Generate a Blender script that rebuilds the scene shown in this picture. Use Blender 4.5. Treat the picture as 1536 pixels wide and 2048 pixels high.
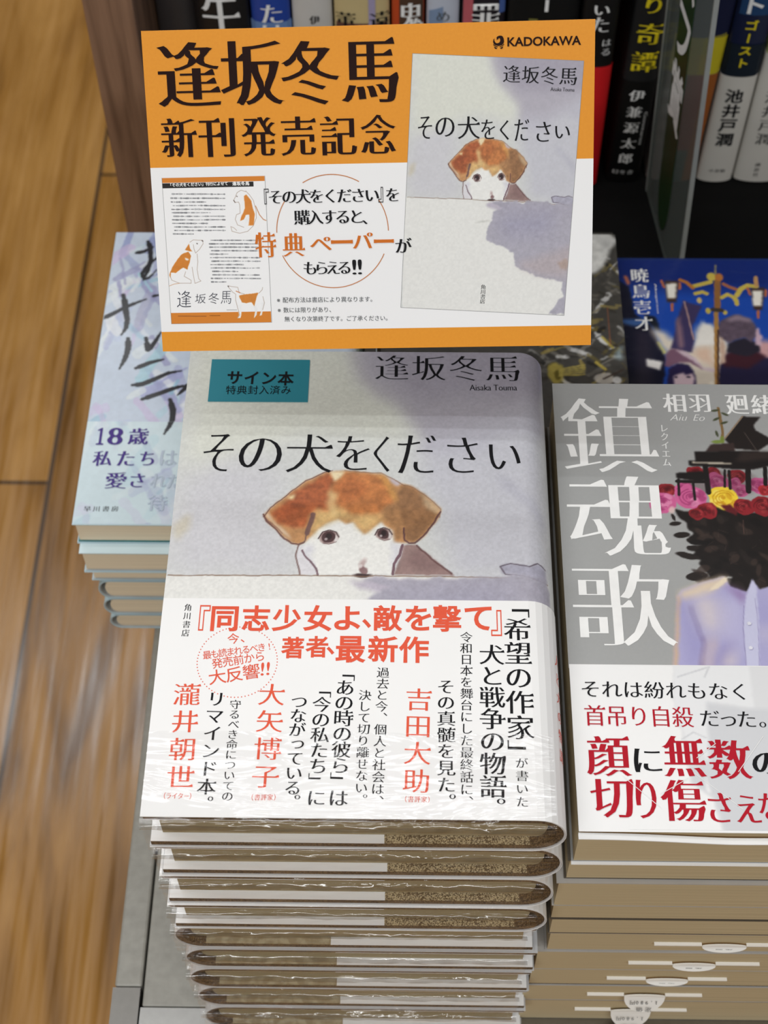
import bpy, bmesh, math, random
import numpy as np
from mathutils import Matrix, Vector
from mathutils.geometry import delaunay_2d_cdt
random.seed(7)
SC = bpy.context.scene
COL = SC.collection
for _o in list(bpy.data.objects): bpy.data.objects.remove(_o)
H0 = 1.35                                   # eye height of the photographer above the floor

# ------------------------------------------------------------------ camera
cam_d = bpy.data.cameras.new('camera'); cam = bpy.data.objects.new('camera', cam_d); COL.objects.link(cam)
RC = Matrix(((0.9999, 0.0146, -0.0083), (-0.0074, 0.8246, 0.5657), (0.0151, -0.5656, 0.8246)))   # world -> camera
cam.matrix_world = Matrix.Translation((0, 0, H0)) @ RC.transposed().to_4x4()
cam_d.sensor_fit = 'VERTICAL'; cam_d.sensor_height = 36; cam_d.lens = 36 * 3171.6 / 2048
cam_d.clip_start = .02; cam_d.clip_end = 30
cam_d.dof.use_dof = True; cam_d.dof.focus_distance = .555; cam_d.dof.aperture_fstop = 22
SC.camera = cam

# ------------------------------------------------------------------ light and exposure
SC.view_settings.view_transform = 'Standard'; SC.view_settings.look = 'None'
SC.view_settings.gamma = 1; SC.view_settings.exposure = 0; SC.view_settings.use_curve_mapping = False
W = bpy.data.worlds.new('shop_light'); SC.world = W; W.use_nodes = True
W.node_tree.nodes['Background'].inputs['Color'].default_value = (.95, .98, 1, 1)
W.node_tree.nodes['Background'].inputs['Strength'].default_value = .16
def ceiling_tube(name, x, y, sx, sy, power, z=2.7):
    d = bpy.data.lights.new(name, 'AREA'); d.shape = 'RECTANGLE'; d.size = sx; d.size_y = sy
    d.energy = power; d.color = (.96, .985, 1)
    o = bpy.data.objects.new(name, d); COL.objects.link(o); o.location = (x, y, z)
    return o
for y_ in (.19, .42, .62): ceiling_tube('ceiling_tube_light', -.8, y_, 2.4, .03, 6.4)     # row right above the table
ceiling_tube('ceiling_tube_light', -.7, 1.95, 2.4, .16, 10); ceiling_tube('ceiling_tube_light', -.7, 2.20, 2.4, .16, 13)   # next aisle
ceiling_tube('ceiling_tube_light', 0, -1.25, 3.0, .12, 50)          # unseen row behind the photographer, added to brighten the card and spines

# ------------------------------------------------------------------ helpers
def lin(c):
    c = np.asarray(c, float) / 255
    return np.where(c <= .04045, c / 12.92, ((c + .055) / 1.055) ** 2.4)
def setup(name):
    m = bpy.data.materials.new(name); m.use_nodes = True
    return m, m.node_tree.nodes, m.node_tree.links, m.node_tree.nodes['Principled BSDF']
def mat(name, col, rough=.5, metal=0, noise=.06, scale=60, bump=0, coat=0, spec=.5):
    m, N, L, B = setup(name)
    c = lin(col)
    t = N.new('ShaderNodeTexCoord'); n = N.new('ShaderNodeTexNoise'); n.inputs['Scale'].default_value = scale; n.inputs['Detail'].default_value = 4
    L.new(t.outputs['Object'], n.inputs['Vector'])
    r = N.new('ShaderNodeValToRGB'); r.color_ramp.elements[0].position = .3; r.color_ramp.elements[1].position = .7
    r.color_ramp.elements[0].color = (*(c * (1 - noise)), 1); r.color_ramp.elements[1].color = (*np.minimum(c * (1 + noise), 1), 1)
    L.new(n.outputs['Fac'], r.inputs['Fac']); L.new(r.outputs['Color'], B.inputs['Base Color'])
    B.inputs['Roughness'].default_value = rough; B.inputs['Metallic'].default_value = metal
    B.inputs['Specular IOR Level'].default_value = spec
    B.inputs['Coat Weight'].default_value = coat; B.inputs['Coat Roughness'].default_value = .12
    if bump:
        b = N.new('ShaderNodeBump'); b.inputs['Strength'].default_value = bump; b.inputs['Distance'].default_value = .001
        L.new(n.outputs['Fac'], b.inputs['Height']); L.new(b.outputs['Normal'], B.inputs['Normal'])
    return m
def mat_ink(name, col, rough=.6, spec=.12):
    return mat(name, col, rough, 0, .03, 200, 0, 0, spec)
def mat_print(name, rough=.5, coat=0, bump=0, spec=.4):
    m, N, L, B = setup(name)
    a = N.new('ShaderNodeAttribute'); a.attribute_name = 'print'
    L.new(a.outputs['Color'], B.inputs['Base Color'])
    n = N.new('ShaderNodeTexNoise'); n.inputs['Scale'].default_value = 700; t = N.new('ShaderNodeTexCoord'); L.new(t.outputs['Object'], n.inputs['Vector'])
    if bump:
        b = N.new('ShaderNodeBump'); b.inputs['Strength'].default_value = bump; b.inputs['Distance'].default_value = .0004
        L.new(n.outputs['Fac'], b.inputs['Height']); L.new(b.outputs['Normal'], B.inputs['Normal'])
    B.inputs['Roughness'].default_value = rough; B.inputs['Coat Weight'].default_value = coat; B.inputs['Coat Roughness'].default_value = .12
    B.inputs['Specular IOR Level'].default_value = spec
    return m
def mat_pages(name, col):                    # edges of paper sheets: fine lines across the thickness
    m, N, L, B = setup(name); c = lin(col)
    t = N.new('ShaderNodeTexCoord'); mp = N.new('ShaderNodeMapping'); mp.inputs['Scale'].default_value = (6, 6, 2600)
    n = N.new('ShaderNodeTexNoise'); n.inputs['Scale'].default_value = 1; n.inputs['Detail'].default_value = 3
    L.new(t.outputs['Object'], mp.inputs['Vector']); L.new(mp.outputs['Vector'], n.inputs['Vector'])
    r = N.new('ShaderNodeValToRGB'); r.color_ramp.elements[0].position = .3; r.color_ramp.elements[1].position = .65
    r.color_ramp.elements[0].color = (*(c * .84), 1); r.color_ramp.elements[1].color = (*(c * 1.05), 1)
    L.new(n.outputs['Fac'], r.inputs['Fac']); L.new(r.outputs['Color'], B.inputs['Base Color'])
    b = N.new('ShaderNodeBump'); b.inputs['Strength'].default_value = .25; b.inputs['Distance'].default_value = .0003
    L.new(n.outputs['Fac'], b.inputs['Height']); L.new(b.outputs['Normal'], B.inputs['Normal'])
    B.inputs['Roughness'].default_value = .8; B.inputs['Specular IOR Level'].default_value = .2
    return m
def mat_speckle(name, a, b, scale=900):
    m, N, L, B = setup(name)
    t = N.new('ShaderNodeTexCoord'); n = N.new('ShaderNodeTexNoise'); n.inputs['Scale'].default_value = scale; n.inputs['Detail'].default_value = 2
    n2 = N.new('ShaderNodeTexNoise'); n2.inputs['Scale'].default_value = 35
    L.new(t.outputs['Object'], n.inputs['Vector']); L.new(t.outputs['Object'], n2.inputs['Vector'])
    ad = N.new('ShaderNodeMath'); ad.operation = 'MULTIPLY_ADD'; ad.inputs[1].default_value = .5; L.new(n2.outputs['Fac'], ad.inputs[0]); L.new(n.outputs['Fac'], ad.inputs[2])
    r = N.new('ShaderNodeValToRGB'); r.color_ramp.elements[0].position = .66; r.color_ramp.elements[1].position = .86
    r.color_ramp.elements[0].color = (*lin(a), 1); r.color_ramp.elements[1].color = (*lin(b), 1)
    L.new(ad.outputs[0], r.inputs['Fac']); L.new(r.outputs['Color'], B.inputs['Base Color']); B.inputs['Roughness'].default_value = .7
    return m
def mat_film(name, fac=.06, bump=.5, scale=60):
    m, N, L, B = setup(name); N.remove(B); out = N['Material Output']
    tr = N.new('ShaderNodeBsdfTransparent'); gl = N.new('ShaderNodeBsdfGlossy'); gl.inputs['Roughness'].default_value = .12; gl.inputs['Color'].default_value = (.95, .95, .95, 1)
    fr = N.new('ShaderNodeLayerWeight'); fr.inputs['Blend'].default_value = .5; pw = N.new('ShaderNodeMath'); pw.operation = 'POWER'; pw.inputs[1].default_value = 4; L.new(fr.outputs['Facing'], pw.inputs[0])
    ad = N.new('ShaderNodeMath'); ad.operation = 'MULTIPLY_ADD'; ad.use_clamp = True; ad.inputs[1].default_value = .4; ad.inputs[2].default_value = fac; L.new(pw.outputs[0], ad.inputs[0])
    t = N.new('ShaderNodeTexCoord'); mp = N.new('ShaderNodeMapping'); mp.inputs['Scale'].default_value = (.35, 1, 1.6); n = N.new('ShaderNodeTexNoise'); n.inputs['Scale'].default_value = scale; n.inputs['Detail'].default_value = 3; n.inputs['Distortion'].default_value = 1.5
    L.new(t.outputs['Object'], mp.inputs['Vector']); L.new(mp.outputs['Vector'], n.inputs['Vector'])
    b = N.new('ShaderNodeBump'); b.inputs['Strength'].default_value = bump; b.inputs['Distance'].default_value = .004; L.new(n.outputs['Fac'], b.inputs['Height'])
    L.new(b.outputs['Normal'], gl.inputs['Normal'])
    mx = N.new('ShaderNodeMixShader'); L.new(ad.outputs[0], mx.inputs[0]); L.new(tr.outputs[0], mx.inputs[1]); L.new(gl.outputs[0], mx.inputs[2]); L.new(mx.outputs[0], out.inputs['Surface'])
    return m

def link(name, me, parent=None, material=None, smooth=False):
    o = bpy.data.objects.new(name, me); COL.objects.link(o)
    if parent: o.parent = parent
    if material: me.materials.append(material)
    if smooth:
        for p in me.polygons: p.use_smooth = True
    return o
def mesh(name, V, F, parent=None, material=None, smooth=False):
    me = bpy.data.meshes.new(name); me.from_pydata([tuple(map(float, v)) for v in V], [], F); me.update()
    return link(name, me, parent, material, smooth)
def thing(name, label, cat, loc=(0, 0, 0), rotz=0, group=None):
    o = bpy.data.objects.new(name, None); COL.objects.link(o); o.empty_display_size = .02
    o.location = loc; o.rotation_euler = (0, 0, rotz)
    return tag(o, label, cat, group)
def tag(o, label, cat, group=None):
    o['label'] = label; o['category'] = cat
    if group: o['group'] = group
    return o
def box(name, x0, x1, y0, y1, z0, z1, parent=None, material=None, bevel=0, seg=2):
    bm = bmesh.new()
    vs = [bm.verts.new((x, y, z)) for z in (z0, z1) for y in (y0, y1) for x in (x0, x1)]
    for f in ((0, 2, 3, 1), (4, 5, 7, 6), (0, 1, 5, 4), (2, 6, 7, 3), (0, 4, 6, 2), (1, 3, 7, 5)): bm.faces.new([vs[i] for i in f])
    if bevel: bmesh.ops.bevel(bm, geom=bm.edges[:], offset=bevel, segments=seg, affect='EDGES', profile=.5)
    me = bpy.data.meshes.new(name); bm.to_mesh(me); bm.free()
    return link(name, me, parent, material)
def shell(name, x0, Wd, t, rx, d, th, y0, y1, parent, material, n=14, rz=None):
    """C-shaped sheet round a book: open on the fore-edge (x0), rounded at the spine (x = Wd); d insets it, th is its thickness."""
    def path(k):
        hz = t / 2 - k; r_ = max(rx - k, .0004); cx = Wd - rx
        p = [(x0, t / 2 + hz), (x0 * .7 + cx * .3, t / 2 + hz)]
        p += [(cx + r_ * math.sin(a), t / 2 + hz * math.cos(a)) for a in np.linspace(0, math.pi, n)]
        p += [(x0 * .7 + cx * .3, t / 2 - hz), (x0, t / 2 - hz)]
        return p
    A, B = path(d), path(d + th); m = len(A)
    V = [(x, y, z) for y in (y0, y1) for P in (A, B) for x, z in P]
    F = []
    for i in range(m - 1):
        a, b = i, i + 1
        F += [(a, b, 2 * m + b, 2 * m + a), (m + b, m + a, 3 * m + a, 3 * m + b), (b, a, m + a, m + b), (2 * m + a, 2 * m + b, 3 * m + b, 3 * m + a)]
    for i in (0, m - 1):
        F.append((i, 2 * m + i, 3 * m + i, m + i) if i == 0 else (i, m + i, 3 * m + i, 2 * m + i))
    o = mesh(name, V, F, parent, material)
    bm = bmesh.new(); bm.from_mesh(o.data); bmesh.ops.recalc_face_normals(bm, faces=bm.faces); bm.to_mesh(o.data); bm.free()
    return o
def wall_map(Wd, t, rx, off):
    """(u, v) in mm on the outside of a cover -> point; past the flat part it follows the rounded spine."""
    cx = Wd - rx; hz = t / 2
    def f(u, v, w=0):
        u = np.asarray(u) / 1000; v = np.asarray(v) / 1000; k = off + w
        a = np.maximum(u - cx, 0) / ((rx + hz) / 2)
        return np.stack([np.minimum(u, cx) + (rx + k) * np.sin(a), v + 0 * u, hz + (hz + k) * np.cos(a)], -1)
    return f

# ------------------------------------------------------------------ printed pictures
def noise2(U, V, scale, seed, octv=3):
    out = 0; amp = 1; tot = 0
    for k in range(octv):
        rs = np.random.RandomState(seed * 31 + k); G = rs.rand(64, 64)
        x = U / scale; y = V / scale; xi = np.floor(x).astype(int); yi = np.floor(y).astype(int); fx = x - xi; fy = y - yi
        fx = fx * fx * (3 - 2 * fx); fy = fy * fy * (3 - 2 * fy); g = lambda i, j: G[i % 64, j % 64]
        out = out + amp * ((g(xi, yi) * (1 - fx) + g(xi + 1, yi) * fx) * (1 - fy) + (g(xi, yi + 1) * (1 - fx) + g(xi + 1, yi + 1) * fx) * fy)
        tot += amp; amp *= .55; scale *= .5
    return out / tot - .5
def blur(M, r):
    r = int(round(r))
    if r < 1: return M
    for ax in (0, 1):
        P = np.concatenate([np.repeat(M.take([0], ax), r + 1, ax), M, np.repeat(M.take([-1], ax), r, ax)], ax)
        S = np.cumsum(P, ax); n = M.shape[ax]
        M = (S.take(range(2 * r + 1, 2 * r + 1 + n), ax) - S.take(range(0, n), ax)) / (2 * r + 1)
    return M
def paint(w, h, res, base, ops, u0=0, v0=0, fine=.05, fscale=1.2, tf=None, seed=1):
    nx, ny = int(w * res) + 1, int(h * res) + 1
    U, V = np.meshgrid(u0 + np.linspace(0, w, nx), v0 + np.linspace(0, h, ny))
    C = np.ones((ny, nx, 3)) * np.asarray(base, float)
    if tf: sx, ox, sy, oy = tf
    else: sx, ox, sy, oy = 1, 0, 1, 0
    N1 = noise2(U / sx, V / sy, 5, 11); N2 = noise2(U / sx, V / sy, 5, 12); N3 = noise2(U / sx, V / sy, 2.2, 13, 4)
    for q, op in enumerate(ops):
        k, col = op[1], np.asarray(op[2], float)
        if k == 'p': soft, warp, al, tex, P = op[3:8]
        elif k == 'l': wd, soft, al, warp, P = op[3:8]; tex = .05
        else: soft, al, warp, rot, cx, cy, rx, ry = op[3:11]; P = [(cx - rx - ry, cy - rx - ry), (cx + rx + ry, cy + rx + ry)]; tex = .05
        P = np.asarray(P, float) * (sx, sy) + (ox, oy); soft *= (sx + sy) / 2; warp *= (sx + sy) / 2
        mar = soft * 2 + warp + (wd * sx if k == 'l' else 0)
        i0, i1 = np.searchsorted(U[0], [P[:, 0].min() - mar, P[:, 0].max() + mar]); j0, j1 = np.searchsorted(V[:, 0], [P[:, 1].min() - mar, P[:, 1].max() + mar])
        if i1 - i0 < 1 or j1 - j0 < 1: continue
        s = (slice(j0, j1), slice(i0, i1)); n1 = N1[s]; n2 = N2[s]
        X = U[s] + warp * 2 * n1; Y = V[s] + warp * 2 * n2
        if k == 'p':
            M = np.zeros(X.shape, bool)
            for a, b in zip(P, np.roll(P, -1, 0)):
                if a[1] == b[1]: continue
                M ^= ((a[1] > Y) != (b[1] > Y)) & (X < (b[0] - a[0]) * (Y - a[1]) / (b[1] - a[1]) + a[0])
            M = blur(M.astype(float), soft * res)
        elif k == 'l':
            D = np.full(X.shape, 1e9)
            for a, b in zip(P[:-1], P[1:]):
                d = b - a; t = np.clip(((X - a[0]) * d[0] + (Y - a[1]) * d[1]) / max(d @ d, 1e-9), 0, 1)
                D = np.minimum(D, np.hypot(X - a[0] - t * d[0], Y - a[1] - t * d[1]))
            hw = max(wd * sx / 2, .35 / res); sf = max(soft, .6 / res)
            M = np.clip((hw + sf / 2 - D) / sf, 0, 1)
        else:
            c, sn = math.cos(math.radians(rot)), math.sin(math.radians(rot)); c0 = P.mean(0); X = X - c0[0]; Y = Y - c0[1]
            R = np.hypot((X * c + Y * sn) / (rx * sx), (-X * sn + Y * c) / (ry * sy)); sf = max(soft, .6 / res) / max(min(rx * sx, ry * sy), .01)
            M = np.clip((1 + sf / 2 - R) / sf, 0, 1)
        M = (M * al)[..., None]; cc = col * (1 + tex * 1.9 * N3[s][..., None])
        C[s] = C[s] * (1 - M) + cc * M
    C = C * (1 + fine * 2 * noise2(U, V, fscale, seed + 40, 3)[..., None])
    return np.clip(C, 0, 255), U, V
def print_mesh(name, C, U, V, f, parent, material, w=0):
    ny, nx = U.shape; co = f(U, V, w).reshape(-1, 3)
    me = bpy.data.meshes.new(name); me.vertices.add(nx * ny); me.vertices.foreach_set('co', co.astype(np.float32).ravel())
    i = (np.arange(ny - 1)[:, None] * nx + np.arange(nx - 1)).ravel(); q = np.stack([i, i + 1, i + nx + 1, i + nx], 1)
    me.loops.add(q.size); me.loops.foreach_set('vertex_index', q.ravel()); me.polygons.add(len(q)); me.polygons.foreach_set('loop_start', np.arange(0, q.size, 4))
    a = me.color_attributes.new('print', 'FLOAT_COLOR', 'POINT')
    a.data.foreach_set('color', np.concatenate([lin(C), np.ones((ny, nx, 1))], -1).astype(np.float32).ravel())
    me.update(); me.validate()
    return link(name, me, parent, material, True)

# ------------------------------------------------------------------ lettering (outlines of the built-in fonts, reshaped to brush-serif or bold weights)
STY = dict(mint=(.006, -.021, 1, 0), min=(.008, -.013, 1, 0), minm=(.015, -.011, 1, 0), minb=(.029, -.013, 1, 0), minw=(.010, -.021, 1, 0), got=(.002, .002, 0, 0), gotb=(.026, .022, 0, 0),
           hand=(-.012, -.012, 0, .12), script=(-.012, -.02, 0, .35), brush=(.012, -.014, 0, .1))
GL = {}
def glyph(text, st):
    key = (text, st)
    if key in GL: return GL[key]
    a, b, serif, shear = STY[st]
    cu = bpy.data.curves.new('g', 'FONT'); cu.body = text; o = bpy.data.objects.new('g', cu); COL.objects.link(o)
    dg = bpy.context.evaluated_depsgraph_get(); oc = o.evaluated_get(dg).to_curve(dg)
    loops = []
    for s in oc.splines:
        if s.type != 'BEZIER': continue
        P = []; flat = []
        bp = s.bezier_points; n = len(bp)
        for i in range(n):
            p, q = bp[i], bp[(i + 1) % n]; p0, p1, p2, p3 = (np.array(v[:2]) for v in (p.co, p.handle_right, q.handle_left, q.co))
            d = p3 - p0; L = np.hypot(*d)
            if L < 1e-6: continue
            cr = max(abs(d[0] * (c - p0)[1] - d[1] * (c - p0)[0]) for c in (p1, p2)) / L
            ts = [0] if cr < .002 else np.linspace(0, 1, 5)[:-1]
            for t in ts: P.append((1 - t) ** 3 * p0 + 3 * t * (1 - t) ** 2 * p1 + 3 * t * t * (1 - t) * p2 + t ** 3 * p3)
        if len(P) > 2: loops.append(np.array(P))
    bpy.data.objects.remove(o); bpy.data.curves.remove(cu)
    if text == '1': loops = [np.array([(.08, 0), (.42, 0), (.42, .05), (.31, .06), (.31, .69), (.26, .69), (.10, .61), (.10, .57), (.20, .59), (.20, .06), (.08, .05)])]
    area = [.5 * np.sum(P[:, 0] * np.roll(P[:, 1], -1) - P[:, 1] * np.roll(P[:, 0], -1)) for P in loops]
    sg = 1 if not area or area[int(np.argmax(np.abs(area)))] > 0 else -1
    kanji = serif and len(text) == 1 and ord(text) > 0x4e00
    out = []
    for P in loops:
        if sg < 0: P = P[::-1]
        e = np.roll(P, -1, 0) - P; L = np.hypot(e[:, 0], e[:, 1])[:, None]; e = e / np.maximum(L, 1e-9)
        nr = np.stack([e[:, 1], -e[:, 0]], 1); pr = np.roll(nr, 1, 0)
        mit = (nr + pr) / np.maximum(1 + (nr * pr).sum(1, keepdims=True), .45)
        Q = P + mit * (a, b)
        if kanji:
            R = []; n = len(Q); i = 0; last_top = None
            up = [abs(P[(i + 1) % n][0] - P[i][0]) < .004 and .03 < P[(i + 1) % n][1] - P[i][1] < .1 and P[i][0] - P[i - 1][0] > .01 and P[(i + 2) % n][0] - P[(i + 1) % n][0] < -.01 for i in range(n)]
            for i in range(n):
                q = Q[i]
                if up[i]: R.append(q + (.03, 0))
                elif up[i - 1]:
                    x0 = min(.13, max(.02, Q[i - 1][0] - Q[(i + 1) % n][0] if n > 3 else .1) * .8)
                    R.append(q + (.004, .05)); R.append(q + (-.02, .055)); R.append(q + (-x0, 0))
                else: R.append(q)
            Q = np.array(R)
        if shear: Q = Q + np.stack([Q[:, 1] * shear, 0 * Q[:, 1]], 1)
        out.append(Q)
    pts = []; ed = []
    for Q in out:
        k = len(pts); m = len(Q); pts += [Vector((float(x), float(y))) for x, y in Q]; ed += [(k + i, k + (i + 1) % m) for i in range(m)]
    V, F = np.zeros((0, 2)), []
    if pts:
        vv, _, ff, *_r = delaunay_2d_cdt(pts, ed, [], 0, 1e-5)
        V = np.array([v[:] for v in vv]); ff = np.array([f for f in ff if len(f) == 3]).reshape(-1, 3)
        ctr = V[ff].mean(1); wn = np.zeros(len(ff))
        for Q in out:                          # winding number keeps overlapping strokes solid
            for p, q in zip(Q, np.roll(Q, -1, 0)):
                cr = (q[0] - p[0]) * (ctr[:, 1] - p[1]) - (ctr[:, 0] - p[0]) * (q[1] - p[1])
                wn += ((p[1] <= ctr[:, 1]) & (q[1] > ctr[:, 1]) & (cr > 0)) * 1 - ((p[1] > ctr[:, 1]) & (q[1] <= ctr[:, 1]) & (cr < 0)) * 1
        ff = ff[wn > .5]; used = np.unique(ff); re_ = np.full(len(V), -1); re_[used] = np.arange(len(used)); V = V[used]; F = [tuple(int(re_[i]) for i in f) for f in ff]
    GL[key] = (V, F); return GL[key]
def lettering(name, items, f, parent, material, w=.00015, du=0, dv=0):
    AV = []; AF = []
    def put(V, F):
        if len(V) == 0: return
        k = len(AV); AV.extend(V.tolist()); AF.extend([tuple(i + k for i in t) for t in F])
    rot = lambda V, c, s: np.stack([V[:, 0] * c - V[:, 1] * s, V[:, 0] * s + V[:, 1] * c], 1)
    for it in items:
        text, mode, ua, va, ub, vb, Wd, Hd, st = it; A = np.array([ua + du, va + dv]); B = np.array([ub + du, vb + dv]); d = B - A; L = np.hypot(*d)
        if mode in ('b', 'l', 'lv'):
            V, F = glyph(text, st); lo, hi = V.min(0), V.max(0); V = (V - (lo + hi) / 2) / np.maximum(hi - lo, 1e-6)
            if mode == 'b': put(V * (Wd, Hd) + A, F)
            else:
                V = V * (L, Hd or Wd); put(rot(V, d[0] / L, d[1] / L) + (A + B) / 2, F)
            continue
        n = len(text)
        if L < 1e-6: c, s = 1, 0
        elif mode == 'h': c, s = d / L
        else: c, s = -d[1] / L, d[0] / L
        for k, ch in enumerate(text):
            if ch in ' 　': continue
            V, F = glyph(ch, st)
            if len(V) == 0: continue
            ctr = np.array([.5, .38]) if ord(ch) > 255 else np.array([(V[:, 0].min() + V[:, 0].max()) / 2, .37])
            V = V - ctr
            if mode == 'v':
                if ch in '「」『』（）ー': V = np.stack([V[:, 1], -V[:, 0]], 1)
                elif ch in '、。': V = V + (.62, .6)
                elif ch in 'っゃゅょ': V = V + (.08, .1)
            put(rot(V * (Wd, Hd), c, s) + A + d * (k / max(n - 1, 1)), F)
    AV = np.array(AV); co = f(AV[:, 0], AV[:, 1], w)
    return mesh(name, co, AF, parent, material)

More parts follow.
